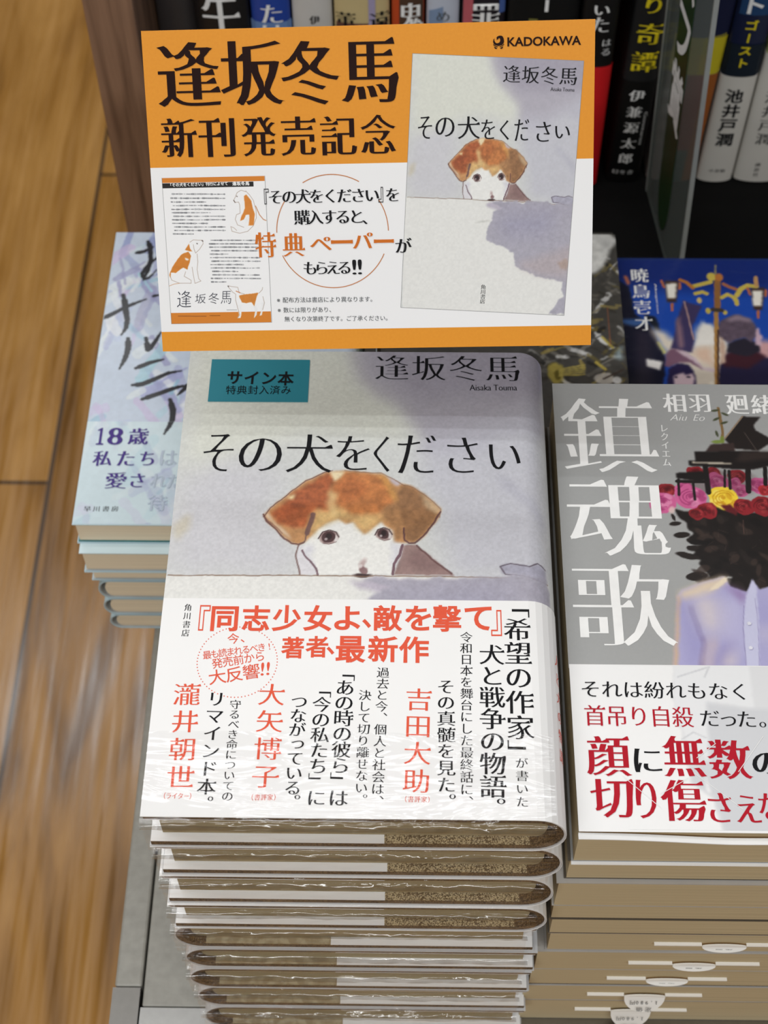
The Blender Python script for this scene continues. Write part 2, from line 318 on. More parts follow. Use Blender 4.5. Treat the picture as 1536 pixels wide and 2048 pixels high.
DATA = {'T': [
 ['card','dark','逢','b',16.96,105.14,16.96,105.14,23.78,23.12,'minb'],
 ['card','dark','坂','b',40.99,105.11,40.99,105.11,24.03,23.06,'minb'],
 ['card','dark','冬','b',62.75,104.59,62.75,104.59,23.25,23.01,'minb'],
 ['card','dark','馬','b',84.94,105.06,84.94,105.06,21.56,23.28,'minb'],
 ['card','dark2','新','b',11.96,82.07,11.96,82.07,13.88,14.42,'minb'],
 ['card','dark2','刊','b',26.39,81.89,26.39,81.89,13.84,14.39,'minb'],
 ['card','dark2','発','b',42.35,81.88,42.35,81.88,13.81,14.37,'minb'],
 ['card','dark2','売','b',57.27,81.76,57.27,81.76,13.77,14.34,'minb'],
 ['card','dark2','記','b',72.57,81.56,72.57,81.56,13.74,14.32,'minb'],
 ['card','dark2','念','b',87.56,81.78,87.56,81.78,13.7,14.3,'minb'],
 ['card','dark3','KADOKAWA','l',136.07,113.86,163.09,113.78,0,3.29,'gotb'],
 ['card','black','その犬をください','h',47.65,59.3,84.56,59.25,5.98,5.98,'minb'],
 ['card','black','を','h',92.48,59.23,92.48,59.23,5.93,5.93,'minb'],
 ['card','black','『','b',44.24,59.5,44.24,59.5,1.85,5.88,'got'],
 ['card','black','』','b',87.89,59.32,87.89,59.32,1.84,5.85,'got'],
 ['card','black','購入すると','h',57.42,51.38,78.44,51.32,6.13,6.13,'minb'],
 ['card','black','、','h',83.4,50.88,83.4,50.88,6.11,6.11,'minb'],
 ['card','orange','特','b',43,41.18,43,41.18,8.26,9.62,'minb'],
 ['card','orange','典','b',53.84,40.98,53.84,40.98,8.75,8.9,'minb'],
 ['card','orange','ペ','b',64.32,41.21,64.32,41.21,8.45,5.12,'minb'],
 ['card','orange','ー','b',72.5,41.76,72.5,41.76,8.44,1.42,'minb'],
 ['card','orange','パ','b',80.51,42.11,80.51,42.11,7.85,6.02,'minb'],
 ['card','orange','ー','b',88.64,41.74,88.64,41.74,7.7,1.42,'minb'],
 ['card','black','が','h',96.08,39.83,96.08,39.83,6.56,6.56,'minb'],
 ['card','black','もらえる','h',59.86,31.93,73.17,31.91,5.9,5.9,'minb'],
 ['card','black','!','b',76.98,31.98,76.98,31.98,1.58,5.73,'minb'],
 ['card','black','!','b',79.14,32.02,79.14,32.02,1.58,5.73,'minb'],
 ['card','grey','※配布方法は書店により異なります。','h',47.41,19.66,83.88,19.47,2.28,2.28,'got'],
 ['card','grey','※数には限りがあり、','h',47.52,15.72,67.7,15.6,2.24,2.24,'got'],
 ['card','grey','無くなり次第終了です。ご了承ください。','h',50.05,12.17,89.61,11.96,2.2,2.2,'got'],
 ['card','ink','逢坂冬馬','h',137.7,102.43,158.53,101.16,6.87,6.87,'min'],
 ['card','ink','Aisaka Touma','l',152.01,96.68,160.85,96.23,0,1.31,'min'],
 ['card','ink','そ','b',105.19,83.79,105.19,83.79,5.29,8.19,'min'],
 ['card','ink','の','b',112.67,83.81,112.67,83.81,7.15,6.97,'min'],
 ['card','ink','犬','b',121.55,83.43,121.55,83.43,8.39,8.18,'min'],
 ['card','ink','を','b',128.81,82.66,128.81,82.66,5.28,7.15,'min'],
 ['card','ink','く','b',134.89,82.22,134.89,82.22,3.41,7.15,'min'],
 ['card','ink','だ','b',141.4,82.08,141.4,82.08,5.58,7.87,'min'],
 ['card','ink','さ','b',149.45,81.29,149.45,81.29,5.57,7.27,'min'],
 ['card','ink','い','b',156.56,81.02,156.56,81.02,5.56,4.54,'min'],
 ['card','ink','角川書店','v',126.61,23.45,126.25,17.84,1.97,1.97,'min'],
 ['card','white','「その犬をください」刊行によせて','h',7.35,64.57,29.01,64.71,1.44,1.44,'gotb'],
 ['card','white','逢坂冬馬','h',32.16,64.65,37.11,64.61,1.65,1.65,'gotb'],
 ['card','ink','逢','b',9.97,20.72,9.97,20.72,5.84,6.45,'hand'],
 ['card','ink','坂','b',16.43,20.76,16.43,20.76,4.3,3.68,'hand'],
 ['card','ink','冬','b',21.66,20.83,21.66,20.83,4.14,4.29,'hand'],
 ['card','ink','馬','b',26.42,21.05,26.42,21.05,4.14,4.9,'hand'],
 ['card','dark4','KADOKAWA','l',19.72,14.03,23.87,13.96,0,0.31,'got'],
 ['main','ink','サイン本','h',18.17,180.42,37.79,180.05,6.2,7.22,'gotb'],
 ['main','ink','特典封入済み','h',17.1,174.27,38.17,174.43,4.08,4.59,'got'],
 ['main','title','逢坂冬馬','h',78.46,186.05,121.04,185.86,13.84,13.84,'mint'],
 ['main','title','Aisaka Touma','l',108.17,176.39,126.23,176.53,0,2.8,'min'],
 ['main','title2','そ','b',14.49,144.8,14.49,144.8,11.12,17.12,'mint'],
 ['main','title2','の','b',30.12,143.97,30.12,143.97,15.94,15.03,'mint'],
 ['main','title2','犬','b',48.25,144.72,48.25,144.72,17.38,17.44,'mint'],
 ['main','title2','を','b',64.46,144.98,64.46,144.98,12.55,15.62,'mint'],
 ['main','title2','く','b',75.09,144.59,75.09,144.59,5.98,16.21,'mint'],
 ['main','title2','だ','b',88.2,144.58,88.2,144.58,14.46,17.4,'mint'],
 ['main','title2','さ','b',105.06,144.36,105.06,144.36,11.36,16.19,'mint'],
 ['main','title2','い','b',120.64,143.66,120.64,143.66,11.54,11.37,'mint'],
 ['main','o_ink','角川書店','v',8.87,77.69,8.85,67.49,2.76,3.1,'min'],
 ['main','o_red','『','b',14.91,73.53,14.91,73.53,3.72,10.24,'got'],
 ['main','o_red','』','b',115.7,72.47,115.7,72.47,3.7,10.39,'got'],
 ['main','o_red','同','b',21.89,73.26,21.89,73.26,9.4,10,'gotb'],
 ['main','o_red','志','b',32.74,73.59,32.74,73.59,9.6,10.23,'gotb'],
 ['main','o_red','少','b',43.31,73.7,43.31,73.7,9.98,10.45,'gotb'],
 ['main','o_red','女','b',54.08,73.8,54.08,73.8,9.98,10.44,'gotb'],
 ['main','o_red','よ','b',64.35,73.9,64.35,73.9,9,9.53,'gotb'],
 ['main','o_red','、','b',71.04,71.81,71.04,71.81,3.12,3.61,'gotb'],
 ['main','o_red','敵','b',78.33,74.03,78.33,74.03,9.97,10.43,'gotb'],
 ['main','o_red','を','b',88.79,74.14,88.79,74.14,9.19,9.98,'gotb'],
 ['main','o_red','撃','b',98.85,74.12,98.85,74.12,9.96,10.65,'gotb'],
 ['main','o_red','て','b',109.5,74.22,109.5,74.22,9.37,9.52,'gotb'],
 ['main','o_red','著','b',45.92,62.06,45.92,62.06,7.74,8.42,'gotb'],
 ['main','o_red','者','b',54.22,62.48,54.22,62.48,7.74,8.42,'gotb'],
 ['main','o_red','、','b',58.91,60.98,58.91,60.98,2.7,3.09,'gotb'],
 ['main','o_red','最','b',65.85,61.6,65.85,61.6,10.24,10.39,'gotb'],
 ['main','o_red','新','b',76.76,61.82,76.76,61.82,10.23,10.39,'gotb'],
 ['main','o_red','作','b',87.37,61.7,87.37,61.7,10.23,10.39,'gotb'],
 ['main','o_red','今、','h',25.46,65.42,29.8,66.02,4.27,4.47,'got'],
 ['main','o_red','最も読まれるべき!','h',16.93,58.91,37.96,62.54,3.09,3.53,'got'],
 ['main','o_red','発売前から','h',20.64,55.76,34.9,58.54,3.85,4.17,'got'],
 ['main','o_red','大反響','h',21.03,50.54,32.38,52.61,6.31,6.07,'got'],
 ['main','o_red','!','b',36.15,53.63,36.15,53.63,1.05,5.01,'got'],
 ['main','o_red','!','b',38.06,53.86,38.06,53.86,1.05,5.01,'got'],
 ['main','o_red','瀧井朝世','v',11.36,43.78,11.82,13.54,9.31,8.99,'min'],
 ['main','o_red','（ライター）','h',6.72,7.04,16.23,6.94,1.92,2.37,'min'],
 ['main','o_ink','リマインド本','v',21.36,42.18,20.53,10.35,6.45,6.18,'minm'],
 ['main','o_ink','。','v',20.44,4.44,20.44,4.44,5.46,5.4,'minm'],
 ['main','o_ink','守るべき命についての','v',27.86,40.13,27.54,7.07,3.97,3.81,'min'],
 ['main','o_red','大矢博子','v',39.75,43.97,39.37,14.14,9.3,8.96,'min'],
 ['main','o_red','（書評家）','h',35.04,6.75,43.43,6.84,1.91,2.36,'min'],
 ['main','o_ink','つながっている','v',49.17,41.41,48.46,10.25,5.86,5.73,'minm'],
 ['main','o_ink','。','v',48.33,5.33,48.33,5.33,5.64,5.29,'minm'],
 ['main','o_ink','「今の私たち」に','v',56.76,46.06,56.19,6.79,6.46,6.21,'minm'],
 ['main','o_ink','「あの時の彼ら」は','v',64.46,52.61,63.29,6.86,6.7,6.51,'minm'],
 ['main','o_ink','決して切り離せない。','v',71.05,44.08,70.5,6.25,4.36,4.26,'min'],
 ['main','o_ink','過去と今、個人と社会は、','v',76.99,52.73,75.78,5.82,4.4,4.34,'min'],
 ['main','o_red','吉田大助','v',89.05,42.66,88.39,13.07,9.27,9.13,'min'],
 ['main','o_red','（書評家）','h',84.41,6.7,92.95,6.6,1.91,2.36,'min'],
 ['main','o_ink','その真髄を見た。','v',98.16,47.56,98.03,5.87,6.27,6,'minm'],
 ['main','o_ink','令和日本を舞台にした最終話に、','v',105.28,66.76,104.57,5.94,4.46,4.46,'min'],
 ['main','o_ink','犬と戦争の物語','v',113.84,59.98,113.05,11.35,8.85,8.58,'minm'],
 ['main','o_ink','。','v',112.96,4.08,112.96,4.08,8.33,6.83,'minm'],
 ['main','o_ink','「希望の作家」','v',122.84,79.36,122.58,23.29,9.61,9.62,'minm'],
 ['main','o_ink','が書いた','v',122.64,19.74,122.35,6.13,4.24,4.04,'min'],
 ['gray','white','鎮','b',21.91,163.01,21.91,163.01,37.12,35.79,'minw'],
 ['gray','white','魂','b',22.58,125.15,22.58,125.15,37.46,36,'minw'],
 ['gray','white','歌','b',22.11,86.28,22.11,86.28,36.59,34.31,'minw'],
 ['gray','white2','レクイエム','v',43.43,166.38,43.14,149.92,3.49,4.28,'min'],
 ['gray','white2','相','b',48.5,179,48.5,179,9.12,9.13,'minb'],
 ['gray','white2','羽','b',58.28,178.86,58.28,178.86,8.55,8.62,'minb'],
 ['gray','white2','廻','b',72.9,178.32,72.9,178.32,9.11,9.5,'minb'],
 ['gray','white2','緒','b',83.14,178.4,83.14,178.4,9.39,9.51,'minb'],
 ['gray','white2','Aiu','l',46.16,171.75,52.94,171.67,0,3.03,'script'],
 ['gray','white2','Eo','l',55.2,171.68,59.72,171.58,0,3.03,'script'],
 ['gray','o_ink','それは紛れもなく','h',8.1,51.67,59.79,51.08,7.41,7.41,'min'],
 ['gray','o_red','首吊り自殺','h',8.96,41.32,39.19,41.09,7.72,8.75,'min'],
 ['gray','o_ink','だった','h',48.4,40.69,61.02,40.39,7.31,7.31,'min'],
 ['gray','o_ink','。','h',68.57,40.47,68.57,40.47,7.3,7.3,'min'],
 ['gray','o_red','顔','b',12.7,26.06,12.7,26.06,15.15,14.83,'minb'],
 ['gray','o_red','無','b',38.16,26.23,38.16,26.23,14.41,15.12,'minb'],
 ['gray','o_red','数','b',53.4,25.23,53.4,25.23,15.1,14.58,'minb'],
 ['gray','o_red','切','b',13.01,10.64,13.01,10.64,14.66,13.84,'minb'],
 ['gray','o_red','り','b',24.24,10.4,24.24,10.4,6.85,13.84,'minb'],
 ['gray','o_red','傷','b',36.57,10.03,36.57,10.03,15.11,14.87,'minb'],
 ['gray','o_red','さ','b',48.58,7.61,48.58,7.61,7.77,10.47,'minb'],
 ['gray','o_red','え','b',57.7,7.21,57.7,7.21,8.23,9.7,'minb'],
 ['gray','o_red','な','b',64.86,8.15,64.86,8.15,7.06,9.47,'minb'],
 ['gray','o_ink','に','b',25.83,24.52,25.83,24.52,9.35,8.72,'minb'],
 ['gray','o_ink','の','b',66.05,23.79,66.05,23.79,10.05,7.94,'minb'],
 ['left','o_purple','1','b',7.46,50.65,7.46,50.65,3.55,10.17,'got'],
 ['left','o_purple','8','b',14.55,50.71,14.55,50.71,7.39,10.16,'minb'],
 ['left','o_purple','歳','b',25.58,50.8,25.58,50.8,9.85,9.66,'minb'],
 ['left','o_purple','私','b',9.87,37.48,9.87,37.48,9.27,8.75,'minb'],
 ['left','o_purple','た','b',21.08,37.58,21.08,37.58,8.29,8.5,'minb'],
 ['left','o_purple','ち','b',31.13,37.66,31.13,37.66,6.82,8.01,'minb'],
 ['left','o_purple','愛','b',17.62,24.74,17.62,24.74,10.14,9.3,'minb'],
 ['left','o_purple','さ','b',27.86,24.83,27.86,24.83,6.76,7.86,'minb'],
 ['left','o_pale','は','b',41.33,38.11,41.33,38.11,8.29,8.49,'minb'],
 ['left','o_pale','れ','b',37.71,24.92,37.71,24.92,7.72,7.85,'minb'],
 ['left','o_pale','待','b',38.46,12.02,38.46,12.02,9.56,8.63,'minb'],
 ['left','o_pale','た','b',45.48,24.39,45.48,24.39,6.75,7.84,'minb'],
 ['left','o_ink','早川書房','h',6.15,8.48,19.03,8.6,3.44,3.26,'min'],
 ['blue','white','暁鳥壱才','v',11.95,176.83,11.84,143.24,9.38,10.61,'minb'],
 ['blue','white','Akegarasu','lv',19.84,171.09,19.68,150.4,1.4,0,'min']],
'O': [
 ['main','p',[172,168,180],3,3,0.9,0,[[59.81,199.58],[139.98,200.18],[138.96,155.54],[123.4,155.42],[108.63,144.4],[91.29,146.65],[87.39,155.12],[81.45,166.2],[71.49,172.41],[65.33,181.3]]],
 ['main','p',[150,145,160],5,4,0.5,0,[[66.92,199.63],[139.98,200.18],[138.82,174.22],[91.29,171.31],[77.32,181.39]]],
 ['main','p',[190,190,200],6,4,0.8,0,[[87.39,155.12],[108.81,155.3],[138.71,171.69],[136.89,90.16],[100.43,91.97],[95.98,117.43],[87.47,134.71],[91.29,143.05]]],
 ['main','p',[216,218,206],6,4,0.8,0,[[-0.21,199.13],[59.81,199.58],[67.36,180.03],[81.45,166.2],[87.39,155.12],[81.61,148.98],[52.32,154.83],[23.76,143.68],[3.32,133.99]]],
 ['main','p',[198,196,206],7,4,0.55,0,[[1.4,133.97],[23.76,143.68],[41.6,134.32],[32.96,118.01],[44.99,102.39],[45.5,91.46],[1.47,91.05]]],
 ['main','p',[196,186,160],1.5,2,0.6,0,[[1.15,113.18],[6.16,117.2],[7.06,112.1],[3.85,105.9],[1.47,106.44]]],
 ['main','p',[170,170,184],2,3,0.5,0,[[117.08,136.15],[123.62,131.51],[132.69,121.18],[135.36,117.78],[134.65,112.13],[128.93,121.15],[119.78,130.31]]],
 ['main','p',[226,226,222],0.4,0.4,1,0,[[-1.21,90.63],[77.69,91.37],[137.14,90.91],[129.74,-67.59],[3.28,-69.13]]],
 ['main','p',[178,170,186],1.2,1.8,0.85,0,[[63.89,88.94],[73,90.64],[135.04,89.61],[136.52,82.16],[100.33,81.81],[94.91,83.35],[78.58,83.2],[67.61,86.29]]],
 ['main','p',[0,0,0],0.3,0,0,0,[[75.04,395.39],[75.12,395.39],[75.05,395.27]]],
 ['main','p',[146,120,116],0.4,0.5,1,0.12,[[83.35,104.17],[88.21,104.68],[91.62,101.35],[94.52,98.49],[98.36,94.52],[101.7,91.82],[80.08,92.07],[82.42,99.53]]],
 ['main','p',[120,92,92],1.5,1.2,0.45,0,[[88.22,103.05],[91.62,100.19],[97.87,93.94],[92.1,93.89],[84.85,97.25]]],
 ['main','p',[216,214,218],0.5,0.3,1,0,[[45.87,103.83],[48.33,103.27],[53.02,95.24],[53.64,91.71],[46.9,91.65],[45.6,96.89]]],
 ['main','p',[232,232,228],0.6,0.5,1,0,[[52.9,110.93],[59.64,115.14],[65.59,113.41],[69.14,108.43],[75.4,114.68],[79.87,111.17],[80.41,105.89],[82.95,105.33],[82.17,100.1],[79.81,94.92],[79.6,91.95],[53.64,91.71],[52.54,95.23],[49.95,99.23],[47.38,102.68],[49.15,106.78]]],
 ['main','p',[205,204,214],1.5,1,0.8,0,[[77.5,105.28],[82.85,105.33],[81.93,100.1],[79.81,94.34],[79.04,98.35],[80.46,101.82]]],
 ['main','p',[206,205,216],1.2,0.6,0.7,0,[[47.35,103.26],[50.2,105.03],[51.76,102.72],[50.42,99.81],[52.51,95.81],[50,98.08]]],
 ['main','p',[192,142,94],0.5,0.7,1,0.15,[[32.94,116.69],[35.21,120.31],[40.88,125.8],[47.09,131.97],[53.96,136.05],[60.97,136.92],[69.54,136.18],[75.07,135.61],[81.14,131.65],[87.15,129.26],[93.61,123.84],[96.57,120.25],[96.06,116.66],[93.59,112.48],[91.13,108.33],[87.24,105.08],[84.32,105.35],[83.34,105.34],[80.41,106.48],[79.87,111.17],[77.4,112.33],[75.4,114.68],[72.5,111.7],[69.14,108.72],[67.61,111.06],[65.58,114],[62.64,113.38],[59.62,115.73],[55.74,113.91],[52.88,111.52],[50.11,107.37],[47.74,105.59],[45.34,104.7],[42.37,105.55],[38.22,110.2],[34.06,114.31]]],
 ['main','p',[164,86,50],1,1.6,0.9,0.25,[[35.31,118.5],[41.48,123.68],[48.61,131.68],[54.73,135.62],[57.36,132.06],[55.27,127.45],[57.49,120.5],[57.1,117.5],[52.56,119.86],[48.71,117.43],[47.95,112.06],[43.09,110.84],[37.54,113.75]]],
 ['main','p',[140,70,42],2,2,0.5,0.3,[[35.83,117.91],[42.49,123.39],[48.98,122.84],[44.23,117.99],[39.91,115.56]]],
 ['main','p',[184,116,66],1,1.6,0.95,0.22,[[56.67,130.21],[61.5,135.93],[72.06,135.77],[76.64,131.62],[81.47,122.52],[77.29,120.68],[72.39,117.64],[65.5,116.98],[59.95,121.13]]],
 ['main','p',[164,92,52],1.6,2,0.5,0.3,[[57.17,130.22],[63.05,134.58],[70.16,130.33],[68.29,124.83],[62.41,121.75],[59.34,124.75]]],
 ['main','p',[146,106,72],0.8,1.2,0.95,0.2,[[79.73,123.11],[82.15,130.13],[87.64,128.95],[92.13,123.83],[95.57,117.84],[91.62,110.1],[87.24,105.66],[84.06,106.51],[82.77,115.94]]],
 ['main','p',[196,170,136],1,1.2,0.8,0.1,[[88.65,126.83],[93.61,123.54],[96.47,120.25],[95.08,118.14],[91.63,120.81]]],
 ['main','p',[158,116,78],1.2,1.2,0.85,0.2,[[74.82,120.06],[81.22,122.82],[83.26,115.94],[82.94,106.5],[80.4,106.77],[79.86,111.76],[76.37,115.88]]],
 ['main','p',[205,150,80],1,1.2,0.7,0.15,[[73.58,134.67],[77.1,134.08],[81.19,126.16],[81.72,122.53],[79.72,124.32],[76.67,129.16]]],
 ['main','p',[216,184,124],1.8,1.8,0.8,0.15,[[51.13,118.65],[59.49,119.92],[65.52,116.38],[72.41,117.04],[76.35,117.08],[72.49,112.29],[69.13,109.01],[65.57,114.3],[59.61,116.03],[52.86,112.11],[50.11,107.37],[49.4,112.67]]],
 ['main','p',[236,222,184],0.6,0.8,0.9,0,[[55.96,136.38],[61.49,136.42],[59.56,133.62],[57.37,131.76]]],
 ['main','p',[226,196,140],0.8,1.2,0.6,0,[[55.27,127.45],[59.26,127.18],[57.91,122.92],[60.04,118.13],[58.14,115.72],[55.47,121.69]]],
 ['main','p',[236,220,170],0.6,0.8,0.9,0,[[40.93,124.89],[44.6,126.14],[43.72,123.7]]],
 ['main','p',[222,205,184],0.6,0.5,0.8,0,[[33.43,116.69],[34.56,118.5],[36,114.93],[41.68,109.65],[43.32,106.14],[38.92,110.8]]],
 ['main','p',[196,186,196],0.6,0.5,0.9,0,[[77.09,134.7],[82.14,131.36],[81.15,130.12],[78.64,131.63]]],
 ['main','l',[96,60,56],0.39,0.25,0.8,0.5,[[32.97,116.09],[35.21,120.31],[40.88,125.8],[47.09,131.97],[53.96,136.05],[56.95,136.88]]],
 ['main','l',[120,84,60],0.3,0.25,0.8,0.5,[[61.48,136.92],[69.54,136.18],[75.07,135.8],[79.12,133.48],[83.15,130.44],[87.15,129.26],[93.61,123.84],[96.57,120.25],[96.3,116.66]]],
 ['main','l',[96,60,56],0.69,0.25,0.85,0.5,[[32.8,117.28],[34.06,114.31],[37.17,111.38],[40.85,106.7],[43.37,104.97],[45.83,104.64],[47.74,105.59]]],
 ['main','l',[112,74,74],0.35,0.25,0.7,0.5,[[33.5,115.5],[37.63,111.97],[40.24,109.04]]],
 ['main','l',[92,66,74],1.68,0.5,0.75,0.8,[[50.43,117.44],[49.82,114.45],[48.81,109.12]]],
 ['main','l',[110,84,80],0.59,0.25,0.8,0.5,[[48.81,109.12],[47.98,105.6],[45.84,104.41],[45.54,100.34],[45.99,95.74],[46.99,91.76]]],
 ['main','l',[100,72,82],0.78,0.25,0.85,0.6,[[47.65,102.1],[49.49,98.65],[51.04,96.36],[52.82,94.09],[53.54,91.82]]],
 ['main','l',[96,62,74],0.97,0.25,0.85,0.6,[[83.06,104.46],[82.03,100.1],[80.27,96.64],[79.69,92.35]]],
 ['main','l',[88,56,58],0.69,0.25,0.85,0.6,[[83.54,111.79],[83.82,106.51],[85.54,105.01],[87.73,105.26],[91.62,109.51],[94.08,113.67],[96.46,119.05]]],
 ['main','l',[90,58,58],0.78,0.25,0.75,0.6,[[88.46,104.22],[91.62,100.77],[95.48,96.78],[100.74,92.55]]],
 ['main','e',[150,120,116],0.6,0.75,0.5,0,56.85,107.55,3.49,2.83],
 ['main','e',[226,222,220],0.4,0.8,0,0,59.26,106.99,0.73,1.48],
 ['main','e',[70,46,48],0.4,0.95,0.5,0,56.65,107.67,2.39,2.38],
 ['main','e',[40,28,30],0.4,0.9,0,0,56.74,107.9,1.13,1.35],
 ['main','e',[200,190,190],0.3,0.8,0,0,55.8,106.72,0.53,0.54],
 ['main','l',[58,40,42],0.44,0.25,0.9,0.4,[[53.04,107.05],[54.44,109.69],[56.74,110.58],[59.1,109.73],[60.34,107.58]]],
 ['main','l',[90,66,66],0.29,0.25,0.8,0.4,[[54.94,105.25],[56.95,104.59],[59.57,105.42]]],
 ['main','e',[150,120,116],0.6,0.75,0.5,0,76.47,109.08,2.98,2.72],
 ['main','e',[226,222,220],0.4,0.8,0,0,78.52,108.51,0.62,1.42],
 ['main','e',[70,46,48],0.4,0.95,0.5,0,76.27,109.2,2.04,2.28],
 ['main','e',[40,28,30],0.4,0.9,0,0,76.36,109.43,0.96,1.29],
 ['main','e',[200,190,190],0.3,0.8,0,0,75.4,108.25,0.45,0.52],
 ['main','l',[58,40,42],0.44,0.25,0.9,0.4,[[73.21,108.58],[74.45,111.13],[76.42,111.98],[78.43,111.17],[79.44,109.11]]],
 ['main','l',[90,66,66],0.29,0.25,0.8,0.4,[[74.8,106.87],[76.51,106.24],[78.76,107.04]]],
 ['main','e',[140,100,100],1.2,0.5,1.4,0,69.17,96.25,1.26,2.29],
 ['main','e',[110,74,76],0.7,0.75,1.2,0,69.85,93.97,1.64,1.48],
 ['main','e',[226,220,218],0.5,0.7,0.5,0,68.56,95.38,0.68,0.8],
 ['main','e',[52,34,36],0.5,0.95,0.6,0,69.27,91.63,3.17,0.85],
 ['main','l',[126,96,74],0.43,0.25,0.85,0.5,[[0.7,90.87],[29.59,91.14],[46.43,91.41],[66.16,91.26],[82.49,91.41],[103.42,91.38],[136.64,90.34]]],
 ['main','p',[166,164,180],0.6,0.8,0.95,0.1,[[118.09,95.94],[121.6,96.73],[128,96.03],[131.71,97.15],[135.68,95.56],[135.59,89.61],[129.62,90.63],[118.73,92.69]]],
 ['main','l',[84,72,84],0.46,0.25,0.8,0.6,[[134.88,90.14],[129.63,90.85],[119.64,92.48],[118.08,95.61],[121.6,96.73],[127.99,95.92],[131.72,97.48],[135.33,96.1]]],
 ['main','p',[166,163,176],0.6,2.2,0.95,0.06,[[68.09,90.21],[136.82,91.91],[137,8.9],[122.02,6.91],[133.3,20.34],[131.56,33.09],[118.51,33.78],[101.75,38.14],[91.83,42.79],[89.73,52.86],[68.72,60.79],[66.86,68.27],[71.68,77.26],[71.34,82.25],[80.54,86.38]]],
 ['main','p',[182,168,168],4,3,0.6,0.06,[[93.1,44.12],[135.57,58.68],[136.69,37.15],[126.58,35.42],[103.07,38.84]]],
 ['main','p',[172,150,136],1,1.5,0.7,0.06,[[127.01,46.9],[133.49,51],[136.27,42.23],[128.79,41.9]]],
 ['main','p',[150,148,172],8,3,0.5,0.06,[[74.13,81.12],[122.5,85.7],[118.61,66.75],[83.48,63.96]]],
 ['main','p',[196,196,190],0.6,1.2,0.8,0.06,[[55.6,74.06],[63.61,76.28],[71.77,76.01],[63.73,74.41]]],
 ['gray','l',[132,104,66],1.15,0.25,1,0.4,[[65.5,176.59],[65.69,172.95],[65.95,166.35],[65.67,160.12]]],
 ['gray','e',[62,68,44],0.3,0.9,0,30,64.22,171.13,1.52,0.55],
 ['gray','e',[62,68,44],0.3,0.9,0,150,67.81,173.57,1.52,0.55],
 ['gray','e',[62,68,44],0.3,0.9,0,100,63.71,163.95,1.51,0.54],
 ['gray','e',[62,68,44],0.3,0.9,0,10,64.18,175.36,1.53,0.55],
 ['gray','e',[62,68,44],0.3,0.9,0,200,67.12,169.35,1.52,0.54],
 ['gray','e',[120,140,60],0.5,0.9,0.6,0,63.74,159.69,2.16,0.83],
 ['gray','e',[120,140,60],0.5,0.9,0.6,0,65.73,160.71,0.85,1.78],
 ['gray','e',[140,34,42],0.4,1,1.2,0,42,136.53,3.46,3.32],
 ['gray','e',[72,14,20],0.5,0.55,0.8,5.07,42.01,135.62,0.91,0.49],
 ['gray','e',[190,70,72],0.5,0.55,0.8,66.07,43.43,135.98,1.2,0.77],
 ['gray','e',[72,14,20],0.5,0.55,0.8,-185.32,42.21,137.63,0.99,0.54],
 ['gray','e',[190,70,72],0.5,0.55,0.8,27.87,42.42,135.73,0.81,0.82],
 ['gray','e',[72,14,20],0.5,0.55,0.8,-208.26,43.29,138.36,1.14,0.51],
 ['gray','e',[190,70,72],0.5,0.55,0.8,-21.49,41.1,134.88,1.09,0.79],
 ['gray','e',[72,14,20],0.5,0.55,0.8,-226.66,42.8,137.14,1.03,0.71],
 ['gray','e',[190,70,72],0.5,0.55,0.8,-92.05,40.8,136.56,0.95,0.46],
 ['gray','e',[72,14,20],0.5,0.55,0.8,-246.28,44.37,137.42,0.99,0.55],
 ['gray','l',[72,14,20],0.31,0.25,0.6,0.5,[[39.65,135.65],[39.5,136.32],[39.62,137.02],[40,137.67],[40.59,138.19],[41.34,138.54],[42.15,138.67],[42.95,138.57],[43.64,138.25]]],
 ['gray','l',[72,14,20],0.31,0.25,0.6,0.5,[[40.42,135.81],[40.26,136.36],[40.37,136.93],[40.73,137.45],[41.27,137.82],[41.93,138],[42.59,137.96],[43.17,137.7],[43.57,137.27]]],
 ['gray','l',[72,14,20],0.31,0.25,0.6,0.5,[[41.97,135.64],[41.52,135.71],[41.16,135.94],[40.98,136.28],[40.99,136.68],[41.2,137.05],[41.57,137.31],[42.03,137.42],[42.48,137.35]]],
 ['gray','e',[72,14,20],0.4,0.7,0.4,0,42.01,136.74,0.55,0.51],
 ['gray','e',[206,96,148],0.4,1,1.2,0,48.55,137.72,3.69,3.55],
 ['gray','e',[150,48,100],0.5,0.55,0.8,-125.5,47.17,138.6,0.83,0.6],
 ['gray','e',[232,160,190],0.5,0.55,0.8,-202.38,49.01,138.53,0.77,0.74],
 ['gray','e',[150,48,100],0.5,0.55,0.8,-10.9,48.02,136.02,1.01,0.61],
 ['gray','e',[232,160,190],0.5,0.55,0.8,-268.84,49.87,137.75,0.98,0.55],
 ['gray','e',[150,48,100],0.5,0.55,0.8,-137.64,47.64,138.65,0.95,0.8],
 ['gray','e',[232,160,190],0.5,0.55,0.8,-25.38,47.52,136.12,1.27,0.5],
 ['gray','e',[150,48,100],0.5,0.55,0.8,67.83,49.79,137.28,1.19,0.74],
 ['gray','e',[232,160,190],0.5,0.55,0.8,4.57,48.55,136.35,0.84,0.66],
 ['gray','e',[150,48,100],0.5,0.55,0.8,74.6,50.75,137.2,1.27,0.89],
 ['gray','l',[150,48,100],0.33,0.25,0.6,0.5,[[46.81,135.87],[46.09,136.66],[45.89,137.69],[46.27,138.72],[47.13,139.54],[48.3,139.97],[49.52,139.92],[50.54,139.39],[51.12,138.51]]],
 ['gray','l',[150,48,100],0.33,0.25,0.6,0.5,[[50.38,137.65],[49.91,136.75],[48.95,136.21],[47.84,136.21],[46.99,136.75],[46.7,137.64],[47.08,138.56],[47.99,139.18],[49.1,139.27]]],
